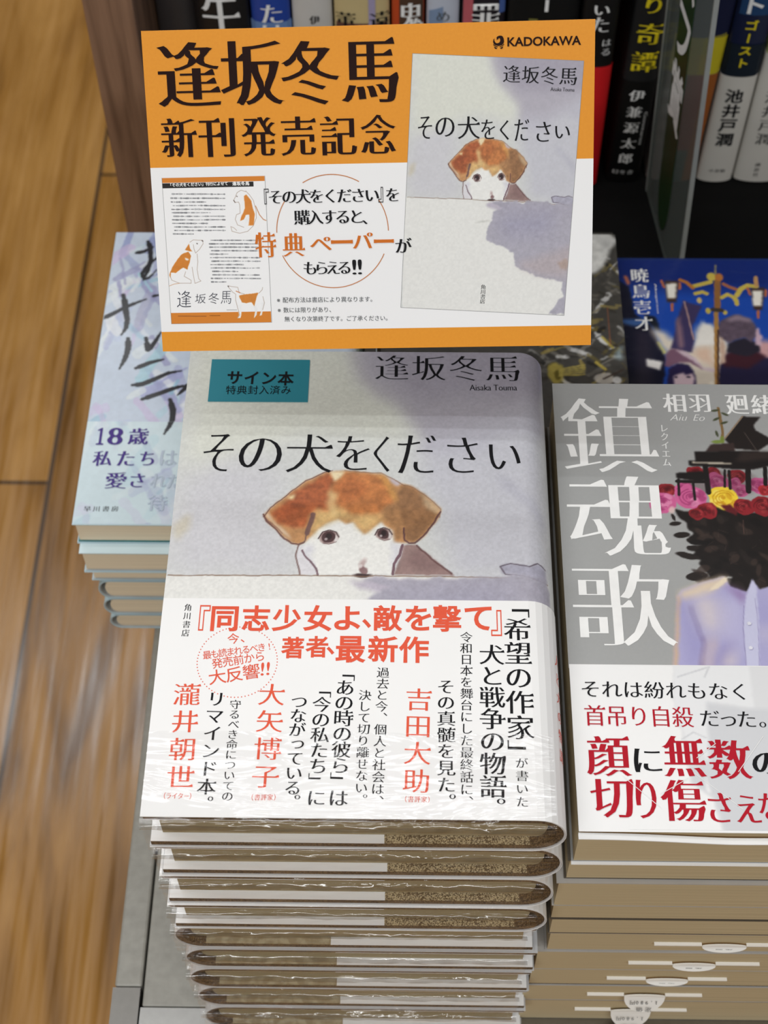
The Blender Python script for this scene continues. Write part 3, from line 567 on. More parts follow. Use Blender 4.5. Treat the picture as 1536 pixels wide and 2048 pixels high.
 ['gray','l',[150,48,100],0.33,0.25,0.6,0.5,[[47.46,137.48],[47.46,137.81],[47.59,138.12],[47.84,138.39],[48.17,138.58],[48.54,138.67],[48.92,138.64],[49.25,138.51],[49.5,138.28]]],
 ['gray','e',[150,48,100],0.4,0.7,0.4,0,48.57,137.94,0.59,0.55],
 ['gray','e',[140,34,42],0.4,1,1.2,0,53.88,145.18,3.48,3.38],
 ['gray','e',[72,14,20],0.5,0.55,0.8,-57.68,51.5,143.92,1.04,0.79],
 ['gray','e',[190,70,72],0.5,0.55,0.8,-15.57,53.45,144.14,0.94,0.49],
 ['gray','e',[72,14,20],0.5,0.55,0.8,-47.32,51.73,143.57,0.88,0.44],
 ['gray','e',[190,70,72],0.5,0.55,0.8,73.88,55,144.9,1.13,0.59],
 ['gray','e',[72,14,20],0.5,0.55,0.8,-14.47,53.53,144.29,1.24,0.62],
 ['gray','e',[190,70,72],0.5,0.55,0.8,15.19,54.06,144.36,0.73,0.51],
 ['gray','e',[72,14,20],0.5,0.55,0.8,-153.53,53.45,146.07,0.72,0.65],
 ['gray','e',[190,70,72],0.5,0.55,0.8,0.38,53.66,142.77,0.76,0.66],
 ['gray','e',[72,14,20],0.5,0.55,0.8,-188.42,54.26,146.6,1.25,0.64],
 ['gray','l',[72,14,20],0.31,0.25,0.6,0.5,[[55.61,143.75],[54.41,143.11],[53.05,143.07],[51.93,143.65],[51.39,144.68],[51.57,145.86],[52.43,146.83],[53.72,147.33],[55.06,147.19]]],
 ['gray','l',[72,14,20],0.31,0.25,0.6,0.5,[[55.59,145.02],[55.07,144.17],[54.09,143.7],[53.03,143.8],[52.3,144.41],[52.16,145.32],[52.68,146.18],[53.66,146.65],[54.72,146.56]]],
 ['gray','l',[72,14,20],0.31,0.25,0.6,0.5,[[54.59,144.57],[53.99,144.29],[53.35,144.36],[52.91,144.74],[52.86,145.3],[53.2,145.81],[53.81,146.07],[54.44,145.98],[54.86,145.58]]],
 ['gray','e',[72,14,20],0.4,0.7,0.4,0,53.9,145.39,0.56,0.52],
 ['gray','e',[140,34,42],0.4,1,1.2,0,60.78,144.66,3.25,3.15],
 ['gray','e',[72,14,20],0.5,0.55,0.8,-209.03,61.74,145.96,0.67,0.51],
 ['gray','e',[190,70,72],0.5,0.55,0.8,2.78,60.73,143.64,0.77,0.75],
 ['gray','e',[72,14,20],0.5,0.55,0.8,39.01,61.29,144.06,1.13,0.63],
 ['gray','e',[190,70,72],0.5,0.55,0.8,-266.42,62.32,144.76,1.12,0.67],
 ['gray','e',[72,14,20],0.5,0.55,0.8,-194.56,61.51,146.46,0.91,0.44],
 ['gray','e',[190,70,72],0.5,0.55,0.8,14.11,61.16,142.68,1.12,0.77],
 ['gray','e',[72,14,20],0.5,0.55,0.8,-31.11,59.61,143.18,1.06,0.66],
 ['gray','e',[190,70,72],0.5,0.55,0.8,-203.19,61.62,146.07,0.99,0.68],
 ['gray','e',[72,14,20],0.5,0.55,0.8,-6.54,60.29,142.55,1.14,0.43],
 ['gray','l',[72,14,20],0.29,0.25,0.6,0.5,[[58.46,144.18],[58.5,144.95],[58.87,145.67],[59.51,146.25],[60.33,146.6],[61.21,146.68],[62.04,146.48],[62.68,146.01],[63.06,145.36]]],
 ['gray','l',[72,14,20],0.29,0.25,0.6,0.5,[[59.97,143.38],[59.57,143.63],[59.29,143.98],[59.16,144.4],[59.2,144.85],[59.39,145.28],[59.73,145.65],[60.18,145.91],[60.69,146.05]]],
 ['gray','l',[72,14,20],0.29,0.25,0.6,0.5,[[59.87,144.29],[59.81,144.49],[59.81,144.7],[59.88,144.91],[60,145.1],[60.17,145.26],[60.37,145.39],[60.61,145.47],[60.85,145.51]]],
 ['gray','e',[72,14,20],0.4,0.7,0.4,0,60.8,144.86,0.52,0.48],
 ['gray','e',[140,34,42],0.4,1,1.2,0,69.41,143.02,3.7,3.59],
 ['gray','e',[72,14,20],0.5,0.55,0.8,-258.5,71.69,143.43,0.78,0.54],
 ['gray','e',[190,70,72],0.5,0.55,0.8,-138.55,68.17,144.36,1.19,0.89],
 ['gray','e',[72,14,20],0.5,0.55,0.8,11.36,69.5,142.23,1.29,0.47],
 ['gray','e',[190,70,72],0.5,0.55,0.8,-225.35,70.31,143.73,1.22,0.82],
 ['gray','e',[72,14,20],0.5,0.55,0.8,-225.88,71.01,144.27,1.26,0.55],
 ['gray','e',[190,70,72],0.5,0.55,0.8,-151.61,68.78,144.23,1.27,0.82],
 ['gray','e',[72,14,20],0.5,0.55,0.8,-79.66,67.41,142.69,0.76,0.48],
 ['gray','e',[190,70,72],0.5,0.55,0.8,-123.91,67.91,143.93,1.25,0.74],
 ['gray','e',[72,14,20],0.5,0.55,0.8,40.07,70.35,141.93,1.19,0.7],
 ['gray','l',[72,14,20],0.33,0.25,0.6,0.5,[[72.06,142.97],[71.19,141.47],[69.44,140.73],[67.68,141.12],[66.76,142.43],[67.14,144.04],[68.63,145.15],[70.51,145.21],[71.84,144.2]]],
 ['gray','l',[72,14,20],0.33,0.25,0.6,0.5,[[67.83,142.03],[67.63,142.39],[67.55,142.81],[67.6,143.24],[67.78,143.65],[68.08,144.02],[68.47,144.31],[68.93,144.52],[69.43,144.62]]],
 ['gray','l',[72,14,20],0.33,0.25,0.6,0.5,[[69.23,142.06],[68.79,142.17],[68.46,142.43],[68.3,142.8],[68.34,143.21],[68.58,143.58],[68.97,143.86],[69.43,143.98],[69.9,143.92]]],
 ['gray','e',[72,14,20],0.4,0.7,0.4,0,69.43,143.25,0.59,0.55],
 ['gray','e',[206,96,148],0.4,1,1.2,0,61.35,141.24,3.93,3.8],
 ['gray','e',[150,48,100],0.5,0.55,0.8,-193.32,61.88,142.63,0.93,0.73],
 ['gray','e',[232,160,190],0.5,0.55,0.8,-257.68,62.54,141.47,0.86,0.79],
 ['gray','e',[150,48,100],0.5,0.55,0.8,-228.56,63.05,142.45,1.06,0.91],
 ['gray','e',[232,160,190],0.5,0.55,0.8,-189.43,61.64,142.2,1.34,0.58],
 ['gray','e',[150,48,100],0.5,0.55,0.8,-18.77,60.22,138.95,1.05,0.87],
 ['gray','e',[232,160,190],0.5,0.55,0.8,29.77,62.55,139.1,0.9,0.56],
 ['gray','e',[150,48,100],0.5,0.55,0.8,-87.84,59.63,141.17,1.13,0.93],
 ['gray','e',[232,160,190],0.5,0.55,0.8,-165.65,61.19,142.07,0.98,0.75],
 ['gray','e',[150,48,100],0.5,0.55,0.8,-85.05,58.81,141.03,1.09,0.52],
 ['gray','l',[150,48,100],0.35,0.25,0.6,0.5,[[63.28,139.62],[61.68,138.86],[59.96,139.01],[58.77,140.01],[58.57,141.49],[59.44,142.87],[61.04,143.63],[62.77,143.47],[63.95,142.46]]],
 ['gray','l',[150,48,100],0.35,0.25,0.6,0.5,[[62.14,139.76],[61.04,139.55],[60.03,139.87],[59.45,140.63],[59.47,141.59],[60.1,142.43],[61.12,142.9],[62.22,142.83],[63.04,142.26]]],
 ['gray','l',[150,48,100],0.35,0.25,0.6,0.5,[[60.18,141.04],[60.2,141.36],[60.33,141.66],[60.56,141.92],[60.87,142.12],[61.22,142.23],[61.59,142.25],[61.93,142.17],[62.22,142]]],
 ['gray','e',[150,48,100],0.4,0.7,0.4,0,61.38,141.48,0.63,0.59],
 ['gray','e',[206,96,148],0.4,1,1.2,0,68.16,140.16,2.77,2.68],
 ['gray','e',[150,48,100],0.5,0.55,0.8,-153.5,67.58,141.4,0.69,0.66],
 ['gray','e',[232,160,190],0.5,0.55,0.8,-78.05,66.09,139.77,0.69,0.64],
 ['gray','e',[150,48,100],0.5,0.55,0.8,-193.12,68.69,141.53,0.75,0.39],
 ['gray','e',[232,160,190],0.5,0.55,0.8,-187.43,68.44,141.23,0.85,0.39],
 ['gray','e',[150,48,100],0.5,0.55,0.8,60.29,68.91,139.78,0.91,0.4],
 ['gray','e',[232,160,190],0.5,0.55,0.8,-234.52,69.26,140.8,0.81,0.46],
 ['gray','e',[150,48,100],0.5,0.55,0.8,-133.39,67.61,140.65,0.73,0.67],
 ['gray','e',[232,160,190],0.5,0.55,0.8,25.35,68.74,138.85,0.7,0.45],
 ['gray','e',[150,48,100],0.5,0.55,0.8,81.66,68.87,140.07,0.98,0.63],
 ['gray','l',[150,48,100],0.25,0.25,0.6,0.5,[[66.56,138.99],[66.21,139.59],[66.19,140.29],[66.51,140.97],[67.1,141.51],[67.87,141.83],[68.69,141.86],[69.43,141.6],[69.95,141.11]]],
 ['gray','l',[150,48,100],0.25,0.25,0.6,0.5,[[66.8,139.81],[66.77,140.09],[66.83,140.37],[66.95,140.64],[67.15,140.88],[67.4,141.08],[67.69,141.23],[68.01,141.33],[68.33,141.35]]],
 ['gray','l',[150,48,100],0.25,0.25,0.6,0.5,[[67.94,139.45],[67.62,139.57],[67.4,139.8],[67.33,140.09],[67.41,140.4],[67.64,140.66],[67.96,140.83],[68.32,140.87],[68.65,140.78]]],
 ['gray','e',[150,48,100],0.4,0.7,0.4,0,68.18,140.33,0.44,0.41],
 ['gray','e',[206,96,148],0.4,1,1.2,0,77.27,139.1,4.15,4.01],
 ['gray','e',[150,48,100],0.5,0.55,0.8,-116.49,74.56,140.3,1.34,1.02],
 ['gray','e',[232,160,190],0.5,0.55,0.8,47.96,78.97,137.66,1.28,0.9],
 ['gray','e',[150,48,100],0.5,0.55,0.8,-132.32,75.29,140.79,1.03,1],
 ['gray','e',[232,160,190],0.5,0.55,0.8,-56.13,75.13,137.93,1.42,0.87],
 ['gray','e',[150,48,100],0.5,0.55,0.8,-21.43,76.55,137.84,1.05,0.84],
 ['gray','e',[232,160,190],0.5,0.55,0.8,-268.54,80.36,139.2,1.1,0.72],
 ['gray','e',[150,48,100],0.5,0.55,0.8,-204.15,78.11,140.43,1.1,0.52],
 ['gray','e',[232,160,190],0.5,0.55,0.8,23.83,77.97,137.32,1.29,0.83],
 ['gray','e',[150,48,100],0.5,0.55,0.8,-41.08,74.91,137,1.24,0.59],
 ['gray','l',[150,48,100],0.37,0.25,0.6,0.5,[[80.13,138.61],[78.82,137.07],[76.75,136.54],[74.93,137.28],[74.26,138.92],[75.09,140.66],[77,141.63],[79.04,141.34],[80.2,139.94]]],
 ['gray','l',[150,48,100],0.37,0.25,0.6,0.5,[[75.19,138.77],[75.26,139.42],[75.61,140.02],[76.17,140.51],[76.87,140.81],[77.63,140.89],[78.34,140.73],[78.91,140.36],[79.26,139.82]]],
 ['gray','l',[150,48,100],0.37,0.25,0.6,0.5,[[76.85,138.06],[76.42,138.23],[76.13,138.54],[76.01,138.93],[76.09,139.35],[76.34,139.74],[76.74,140.02],[77.22,140.16],[77.7,140.14]]],
 ['gray','e',[150,48,100],0.4,0.7,0.4,0,77.3,139.36,0.66,0.62],
 ['gray','e',[206,96,148],0.4,1,1.2,0,70.55,136.78,2.76,2.66],
 ['gray','e',[150,48,100],0.5,0.55,0.8,57.13,71.4,136.28,0.65,0.66],
 ['gray','e',[232,160,190],0.5,0.55,0.8,-231.16,72.13,137.8,0.62,0.42],
 ['gray','e',[150,48,100],0.5,0.55,0.8,-17.66,69.71,135.03,0.62,0.61],
 ['gray','e',[232,160,190],0.5,0.55,0.8,-154.93,70.04,137.96,0.98,0.43],
 ['gray','e',[150,48,100],0.5,0.55,0.8,-98.68,69.65,136.89,0.6,0.35],
 ['gray','e',[232,160,190],0.5,0.55,0.8,-23.89,70.12,136.09,0.58,0.68],
 ['gray','e',[150,48,100],0.5,0.55,0.8,-14.01,69.87,135.07,0.86,0.59],
 ['gray','e',[232,160,190],0.5,0.55,0.8,-145.74,69.52,138.29,0.94,0.59],
 ['gray','e',[150,48,100],0.5,0.55,0.8,-111.48,68.99,137.31,0.87,0.53],
 ['gray','l',[150,48,100],0.25,0.25,0.6,0.5,[[70.48,135.08],[69.71,135.16],[69.07,135.51],[68.66,136.06],[68.56,136.72],[68.78,137.4],[69.28,137.98],[69.98,138.36],[70.78,138.49]]],
 ['gray','l',[150,48,100],0.25,0.25,0.6,0.5,[[69.34,136.09],[69.19,136.45],[69.18,136.84],[69.33,137.23],[69.62,137.57],[70.01,137.82],[70.46,137.95],[70.93,137.95],[71.35,137.82]]],
 ['gray','l',[150,48,100],0.25,0.25,0.6,0.5,[[71.35,136.64],[71.09,136.29],[70.66,136.09],[70.2,136.11],[69.85,136.33],[69.72,136.7],[69.85,137.1],[70.2,137.39],[70.66,137.49]]],
 ['gray','e',[150,48,100],0.4,0.7,0.4,0,70.57,136.95,0.44,0.41],
 ['gray','e',[60,30,34],2,0.3,2,0,63.55,140.12,13.86,6.3],
 ['gray','e',[206,96,148],0.4,1,1.2,0,50.48,133.79,5.74,5.51],
 ['gray','e',[150,48,100],0.5,0.55,0.8,-224.76,52.2,135.17,1.51,1.19],
 ['gray','e',[232,160,190],0.5,0.55,0.8,-220.02,52.23,135.43,1.51,1.01],
 ['gray','e',[150,48,100],0.5,0.55,0.8,79.91,54.56,133.19,1.17,1.38],
 ['gray','e',[232,160,190],0.5,0.55,0.8,35.12,51.47,132.44,1.93,1.28],
 ['gray','e',[150,48,100],0.5,0.55,0.8,6.52,50.59,131.09,1.58,1.21],
 ['gray','e',[232,160,190],0.5,0.55,0.8,23.4,51.79,130.63,2.06,1.2],
 ['gray','e',[150,48,100],0.5,0.55,0.8,-241.47,54.52,135.62,1.5,1.31],
 ['gray','e',[232,160,190],0.5,0.55,0.8,-210,52.36,136.25,1.25,1.15],
 ['gray','e',[150,48,100],0.5,0.55,0.8,-238.06,52.62,134.89,1.74,1.34],
 ['gray','l',[150,48,100],0.52,0.25,0.6,0.5,[[49.22,130.34],[47.97,130.8],[47,131.61],[46.45,132.68],[46.36,133.88],[46.76,135.07],[47.6,136.12],[48.79,136.89],[50.17,137.29]]],
 ['gray','l',[150,48,100],0.52,0.25,0.6,0.5,[[49.35,131.45],[48.46,131.89],[47.85,132.59],[47.61,133.45],[47.76,134.37],[48.28,135.2],[49.11,135.84],[50.13,136.2],[51.2,136.22]]],
 ['gray','l',[150,48,100],0.52,0.25,0.6,0.5,[[48.96,132.98],[48.77,133.47],[48.81,134.01],[49.06,134.52],[49.51,134.93],[50.08,135.19],[50.71,135.26],[51.31,135.14],[51.8,134.85]]],
 ['gray','e',[150,48,100],0.4,0.7,0.4,0,50.52,134.14,0.92,0.85],
 ['gray','e',[206,96,148],0.4,1,1.2,0,40.16,131.17,5.04,4.82],
 ['gray','e',[150,48,100],0.5,0.55,0.8,-20.61,38.59,128.17,1.51,0.82],
 ['gray','e',[232,160,190],0.5,0.55,0.8,-210.15,42.28,133.96,1.73,1.17],
 ['gray','e',[150,48,100],0.5,0.55,0.8,-146.88,38.6,133.45,1.5,0.95],
 ['gray','e',[232,160,190],0.5,0.55,0.8,-265.3,42.41,131.35,1.07,1.06],
 ['gray','e',[150,48,100],0.5,0.55,0.8,-89.22,37.38,131.12,1.49,0.77],
 ['gray','e',[232,160,190],0.5,0.55,0.8,17.73,40.5,129.99,1.64,1.18],
 ['gray','e',[150,48,100],0.5,0.55,0.8,-160.69,39.74,132.45,1.8,1.13],
 ['gray','e',[232,160,190],0.5,0.55,0.8,-93.26,38.9,131.22,1.69,1],
 ['gray','e',[150,48,100],0.5,0.55,0.8,-133.9,39.28,131.94,1.6,0.64],
 ['gray','l',[150,48,100],0.45,0.25,0.6,0.5,[[40.39,128.11],[38.93,128.18],[37.67,128.75],[36.82,129.72],[36.52,130.94],[36.83,132.19],[37.69,133.28],[38.97,134.02],[40.44,134.29]]],
 ['gray','l',[150,48,100],0.45,0.25,0.6,0.5,[[41.19,129.29],[39.72,129.03],[38.4,129.51],[37.69,130.56],[37.82,131.82],[38.76,132.86],[40.18,133.33],[41.59,133.05],[42.51,132.13]]],
 ['gray','l',[150,48,100],0.45,0.25,0.6,0.5,[[39.13,130.15],[38.76,130.58],[38.64,131.12],[38.81,131.67],[39.23,132.13],[39.83,132.41],[40.48,132.46],[41.08,132.26],[41.5,131.87]]],
 ['gray','e',[150,48,100],0.4,0.7,0.4,0,40.19,131.48,0.81,0.74],
 ['gray','e',[240,206,60],0.4,1,1.2,0,62.83,133.33,5.88,5.64],
 ['gray','e',[200,140,24],0.5,0.55,0.8,-17.27,61.78,131.1,1.74,0.74],
 ['gray','e',[252,236,130],0.5,0.55,0.8,-58.35,58.68,131.23,1.88,1.34],
 ['gray','e',[200,140,24],0.5,0.55,0.8,-17.5,61.4,130.31,1.91,1.23],
 ['gray','e',[252,236,130],0.5,0.55,0.8,-67.38,60.88,132.65,1.19,1.36],
 ['gray','e',[200,140,24],0.5,0.55,0.8,-245.29,65.06,134.2,1.89,1.02],
 ['gray','e',[252,236,130],0.5,0.55,0.8,-135.79,60.17,135.89,1.48,1.18],
 ['gray','e',[200,140,24],0.5,0.55,0.8,-2.11,62.43,130.67,1.2,0.91],
 ['gray','e',[252,236,130],0.5,0.55,0.8,-13.32,61.42,129.65,1.3,1.26],
 ['gray','e',[200,140,24],0.5,0.55,0.8,58.79,66.58,131.31,1.33,0.79],
 ['gray','l',[200,140,24],0.53,0.25,0.6,0.5,[[66,131.22],[63.62,129.87],[60.91,129.96],[58.99,131.46],[58.68,133.75],[60.09,135.87],[62.66,136.93],[65.3,136.49],[66.9,134.73]]],
 ['gray','l',[200,140,24],0.53,0.25,0.6,0.5,[[61.35,131.05],[60.34,131.78],[59.89,132.86],[60.1,134.05],[60.92,135.09],[62.18,135.73],[63.58,135.83],[64.81,135.36],[65.59,134.45]]],
 ['gray','l',[200,140,24],0.53,0.25,0.6,0.5,[[62.8,131.83],[62.12,131.9],[61.55,132.19],[61.17,132.66],[61.06,133.23],[61.22,133.82],[61.63,134.34],[62.22,134.7],[62.91,134.84]]],
 ['gray','e',[200,140,24],0.4,0.7,0.4,0,62.86,133.69,0.94,0.87],
 ['gray','p',[24,19,18],0.4,0.8,1,0.2,[[44.47,128.14],[50.26,126.53],[58.75,129.38],[64.91,127.21],[79.9,126.79],[75.94,94.53],[71.36,93.19],[70.5,97.09],[67.3,92.37],[62.77,91.3],[61.13,94.39],[62.69,98.59],[57.39,98.8],[55.16,94.34],[53.33,95.88],[53.87,99.03],[53.14,100.61],[50.83,104.29],[51.88,105.89],[48.45,107.46],[50.42,109.36],[47.36,110.13],[47.28,111.75],[52.06,112.33],[47.26,113.91],[47.86,115.54],[50.33,117.73],[48.67,119.36],[48.25,122.09],[46.35,123.73]]],
 ['gray','e',[34,28,26],0.3,1,0.5,8,44.13,121.78,2.27,0.88],
 ['gray','e',[34,28,26],0.3,1,0.5,8,45.7,116.6,3.07,1.31],
 ['gray','e',[34,28,26],0.3,1,0.5,-12,47.1,107.45,4.48,1.29],
 ['gray','e',[34,28,26],0.3,1,0.5,10,49.62,98.73,3.91,2.01],
 ['gray','e',[34,28,26],0.3,1,0.5,20,43.69,124.53,0.64,1.67],
 ['gray','e',[34,28,26],0.3,1,0.5,-30,55.43,96.95,1.51,3.06],
 ['gray','e',[34,28,26],0.3,1,0.5,20,63.94,93.9,2.56,2.41],
 ['gray','e',[34,28,26],0.3,1,0.5,10,71.58,95.01,1.06,2.31],
 ['gray','e',[34,28,26],0.3,1,0.5,-20,49.29,113.92,2.25,1.09],
 ['gray','e',[34,28,26],0.3,1,0.5,0,49.23,110.96,2.34,1.19],
 ['gray','e',[36,30,28],0.5,0.75,0.6,151.78,59.6,111,1.87,1.1],
 ['gray','e',[58,46,41],0.5,0.75,0.6,27.14,52.13,96.16,3.09,1.39],
 ['gray','e',[36,30,28],0.5,0.75,0.6,136.07,69.67,105.14,3.17,1.58],
 ['gray','e',[58,46,41],0.5,0.75,0.6,59.07,71.07,104.72,1.62,1.17],
 ['gray','e',[58,46,41],0.5,0.75,0.6,135.98,76.1,106.78,3.33,1.02],
 ['gray','e',[36,30,28],0.5,0.75,0.6,10.35,53.04,122.75,2.84,1.86],
 ['gray','e',[16,13,13],0.5,0.75,0.6,24.8,73.67,103.95,1.75,1.05],
 ['gray','e',[26,21,20],0.5,0.75,0.6,73.05,62.98,108.4,2.15,1.28],
 ['gray','e',[36,30,28],0.5,0.75,0.6,42.89,50.24,97.63,1.82,1.05],
 ['gray','e',[26,21,20],0.5,0.75,0.6,96.4,66.64,118.7,2.81,1.26],
 ['gray','e',[58,46,41],0.5,0.75,0.6,3.82,54.21,117.7,1.92,1.4],
 ['gray','e',[58,46,41],0.5,0.75,0.6,7.44,54.16,115.58,3.27,1.36],
 ['gray','e',[16,13,13],0.5,0.75,0.6,111.12,57.9,103.38,1.85,1.81],
 ['gray','e',[36,30,28],0.5,0.75,0.6,166.1,61.27,124.24,2.41,1.63],
 ['gray','e',[58,46,41],0.5,0.75,0.6,161.04,70.38,118.23,2.12,1.43],
 ['gray','e',[26,21,20],0.5,0.75,0.6,43.39,61.73,96.18,1.66,1.63],
 ['gray','e',[46,37,34],0.5,0.75,0.6,105.35,60.74,123.83,2.29,1.12],
 ['gray','e',[26,21,20],0.5,0.75,0.6,56.59,68.11,120.5,2.1,1.31],
 ['gray','e',[58,46,41],0.5,0.75,0.6,118.68,68.34,119.43,3.27,1.71],
 ['gray','e',[26,21,20],0.5,0.75,0.6,97.93,66.11,114.28,2.18,1.4],
 ['gray','e',[36,30,28],0.5,0.75,0.6,13.31,59.03,99.3,2.43,1.64],
 ['gray','e',[36,30,28],0.5,0.75,0.6,107.44,68.07,118.67,1.84,1.58],
 ['gray','e',[46,37,34],0.5,0.75,0.6,150.6,50.91,100.44,2.82,0.89],
 ['gray','e',[26,21,20],0.5,0.75,0.6,155.87,55.35,119.14,1.69,1.35],
 ['gray','e',[58,46,41],0.5,0.75,0.6,11.24,56.07,110.47,2.52,1.6],
 ['gray','e',[46,37,34],0.5,0.75,0.6,153.64,52.97,97.65,1.56,1.35],
 ['gray','e',[16,13,13],0.5,0.75,0.6,142,74.3,122.39,2.82,1.68],
 ['gray','e',[36,30,28],0.5,0.75,0.6,165.28,52.16,118.44,3.07,1.08],
 ['gray','e',[46,37,34],0.5,0.75,0.6,93.56,73.17,95.59,3.12,1.75],
 ['gray','e',[26,21,20],0.5,0.75,0.6,113.46,65.76,122.53,2.75,1.55],
 ['gray','e',[46,37,34],0.5,0.75,0.6,24.39,63.81,108.32,1.68,1.29],
 ['gray','e',[58,46,41],0.5,0.75,0.6,23.93,52.46,102.11,2.48,1.49],
 ['gray','e',[26,21,20],0.5,0.75,0.6,28.27,65.69,107.45,1.69,1.79],
 ['gray','e',[16,13,13],0.5,0.75,0.6,173.45,70.62,108.5,2.96,1.44],
 ['gray','e',[16,13,13],0.5,0.75,0.6,30.71,54.89,113.66,2.02,1.48],
 ['gray','e',[26,21,20],0.5,0.75,0.6,174.05,62.75,105.37,1.61,1.4],
 ['gray','e',[26,21,20],0.5,0.75,0.6,81.3,57.11,107.17,2.87,1.78],
 ['gray','e',[58,46,41],0.5,0.75,0.6,127.04,59.86,115.42,3.31,1.71],
 ['gray','e',[58,46,41],0.5,0.75,0.6,56.74,64.2,106.36,2.22,1.5],
 ['gray','e',[58,46,41],0.5,0.75,0.6,79.43,72.29,101.28,2.69,1.04],
 ['gray','e',[26,21,20],0.5,0.75,0.6,0.47,76.93,115.4,1.59,1.73],
 ['gray','e',[36,30,28],0.5,0.75,0.6,116.04,67.61,108.17,3.21,1.22],
 ['gray','e',[16,13,13],0.5,0.75,0.6,142.33,60.27,105.89,2.08,0.94],
 ['gray','e',[46,37,34],0.5,0.75,0.6,123.09,54.29,122.7,2.3,1.05],
 ['gray','e',[58,46,41],0.5,0.75,0.6,122.79,52.41,117.74,2.2,1.22],
 ['gray','e',[16,13,13],0.5,0.75,0.6,168.63,50.85,113.59,2.61,1.35],
 ['gray','l',[76,62,56],0.22,0.25,0.5,0.3,[[62.61,103.97],[62.13,106.6]]],
 ['gray','l',[76,62,56],0.23,0.25,0.5,0.3,[[63.04,117.67],[59.77,119.04]]],
 ['gray','l',[76,62,56],0.22,0.25,0.5,0.3,[[56.23,111.09],[57.77,109.44]]],
 ['gray','l',[76,62,56],0.23,0.25,0.5,0.3,[[74.36,114.93],[75.28,112.41]]],
 ['gray','l',[76,62,56],0.22,0.25,0.5,0.3,[[61.25,99.22],[58.15,96.55]]],
 ['gray','l',[76,62,56],0.22,0.25,0.5,0.3,[[72.25,97.62],[74.44,96.32]]],
 ['gray','l',[76,62,56],0.22,0.25,0.5,0.3,[[62.71,104.32],[65.36,103.86]]],
 ['gray','l',[76,62,56],0.22,0.25,0.5,0.3,[[66.43,99],[65.02,100.02]]],
 ['gray','l',[76,62,56],0.22,0.25,0.5,0.3,[[53.01,100.07],[53.83,98.99]]],
 ['gray','l',[76,62,56],0.23,0.25,0.5,0.3,[[59.6,118.34],[59.19,115.87]]],
 ['gray','l',[76,62,56],0.22,0.25,0.5,0.3,[[61.67,112.05],[60.84,109.82]]],
 ['gray','l',[76,62,56],0.22,0.25,0.5,0.3,[[55.09,100.41],[51.49,99.11]]],
 ['gray','l',[76,62,56],0.22,0.25,0.5,0.3,[[71.08,110.88],[72.99,112.32]]],
 ['gray','l',[76,62,56],0.23,0.25,0.5,0.3,[[56.84,113.65],[55.01,112.23]]],
 ['gray','e',[140,34,42],0.4,1,1.2,0,55.84,127.69,3.88,3.7],
 ['gray','e',[72,14,20],0.5,0.55,0.8,-113,53.73,128.46,1.38,0.84],
 ['gray','e',[190,70,72],0.5,0.55,0.8,-194.83,56.87,130.21,1.36,0.83],
 ['gray','e',[72,14,20],0.5,0.55,0.8,-35.16,54.52,126.25,1.24,0.85],
 ['gray','e',[190,70,72],0.5,0.55,0.8,-233.79,58.03,128.99,1.19,0.6],
 ['gray','e',[72,14,20],0.5,0.55,0.8,-133.65,54.93,128.49,1.18,0.56],
 ['gray','e',[190,70,72],0.5,0.55,0.8,83.65,58.8,127.43,1.32,0.62],
 ['gray','e',[72,14,20],0.5,0.55,0.8,73.84,58.39,127.07,1.25,0.55],
 ['gray','e',[190,70,72],0.5,0.55,0.8,-204.01,57.18,129.85,1.14,0.61],
 ['gray','e',[72,14,20],0.5,0.55,0.8,69.69,56.85,127.37,1.05,0.82],
 ['gray','l',[72,14,20],0.35,0.25,0.6,0.5,[[54.68,125.44],[53.84,125.87],[53.27,126.53],[53.04,127.35],[53.18,128.22],[53.67,129.01],[54.44,129.64],[55.41,130],[56.43,130.06]]],
 ['gray','l',[72,14,20],0.35,0.25,0.6,0.5,[[54.31,126.55],[54.04,126.92],[53.91,127.35],[53.92,127.8],[54.08,128.24],[54.37,128.65],[54.77,128.98],[55.25,129.21],[55.78,129.33]]],
 ['gray','l',[72,14,20],0.35,0.25,0.6,0.5,[[55.43,126.73],[55.07,126.88],[54.81,127.14],[54.68,127.48],[54.71,127.84],[54.88,128.18],[55.18,128.45],[55.57,128.63],[56,128.68]]],
 ['gray','e',[72,14,20],0.4,0.7,0.4,0,55.86,127.92,0.62,0.57],
 ['gray','e',[140,34,42],0.4,1,1.2,0,52.03,125.99,2.83,2.69],
 ['gray','e',[72,14,20],0.5,0.55,0.8,88.05,53.03,125.97,0.93,0.42],
 ['gray','e',[190,70,72],0.5,0.55,0.8,84.94,53.47,125.89,0.72,0.54],
 ['gray','e',[72,14,20],0.5,0.55,0.8,-117.72,50.49,126.69,0.98,0.46],
 ['gray','e',[190,70,72],0.5,0.55,0.8,-138.48,51.49,126.55,0.68,0.38],
 ['gray','e',[72,14,20],0.5,0.55,0.8,-220.2,52.9,126.8,0.89,0.65],
 ['gray','e',[190,70,72],0.5,0.55,0.8,-48.41,51.2,125.4,0.68,0.51],
 ['gray','e',[72,14,20],0.5,0.55,0.8,-49.38,51.36,125.53,0.95,0.57],
 ['gray','e',[190,70,72],0.5,0.55,0.8,-223.78,53.55,127.25,0.89,0.63],
 ['gray','e',[72,14,20],0.5,0.55,0.8,-163.25,51.74,127.11,0.94,0.66],
 ['gray','l',[72,14,20],0.25,0.25,0.6,0.5,[[53.9,125.46],[53.21,124.68],[52.17,124.28],[51.08,124.39],[50.28,124.97],[49.98,125.85],[50.29,126.77],[51.11,127.46],[52.2,127.73]]],
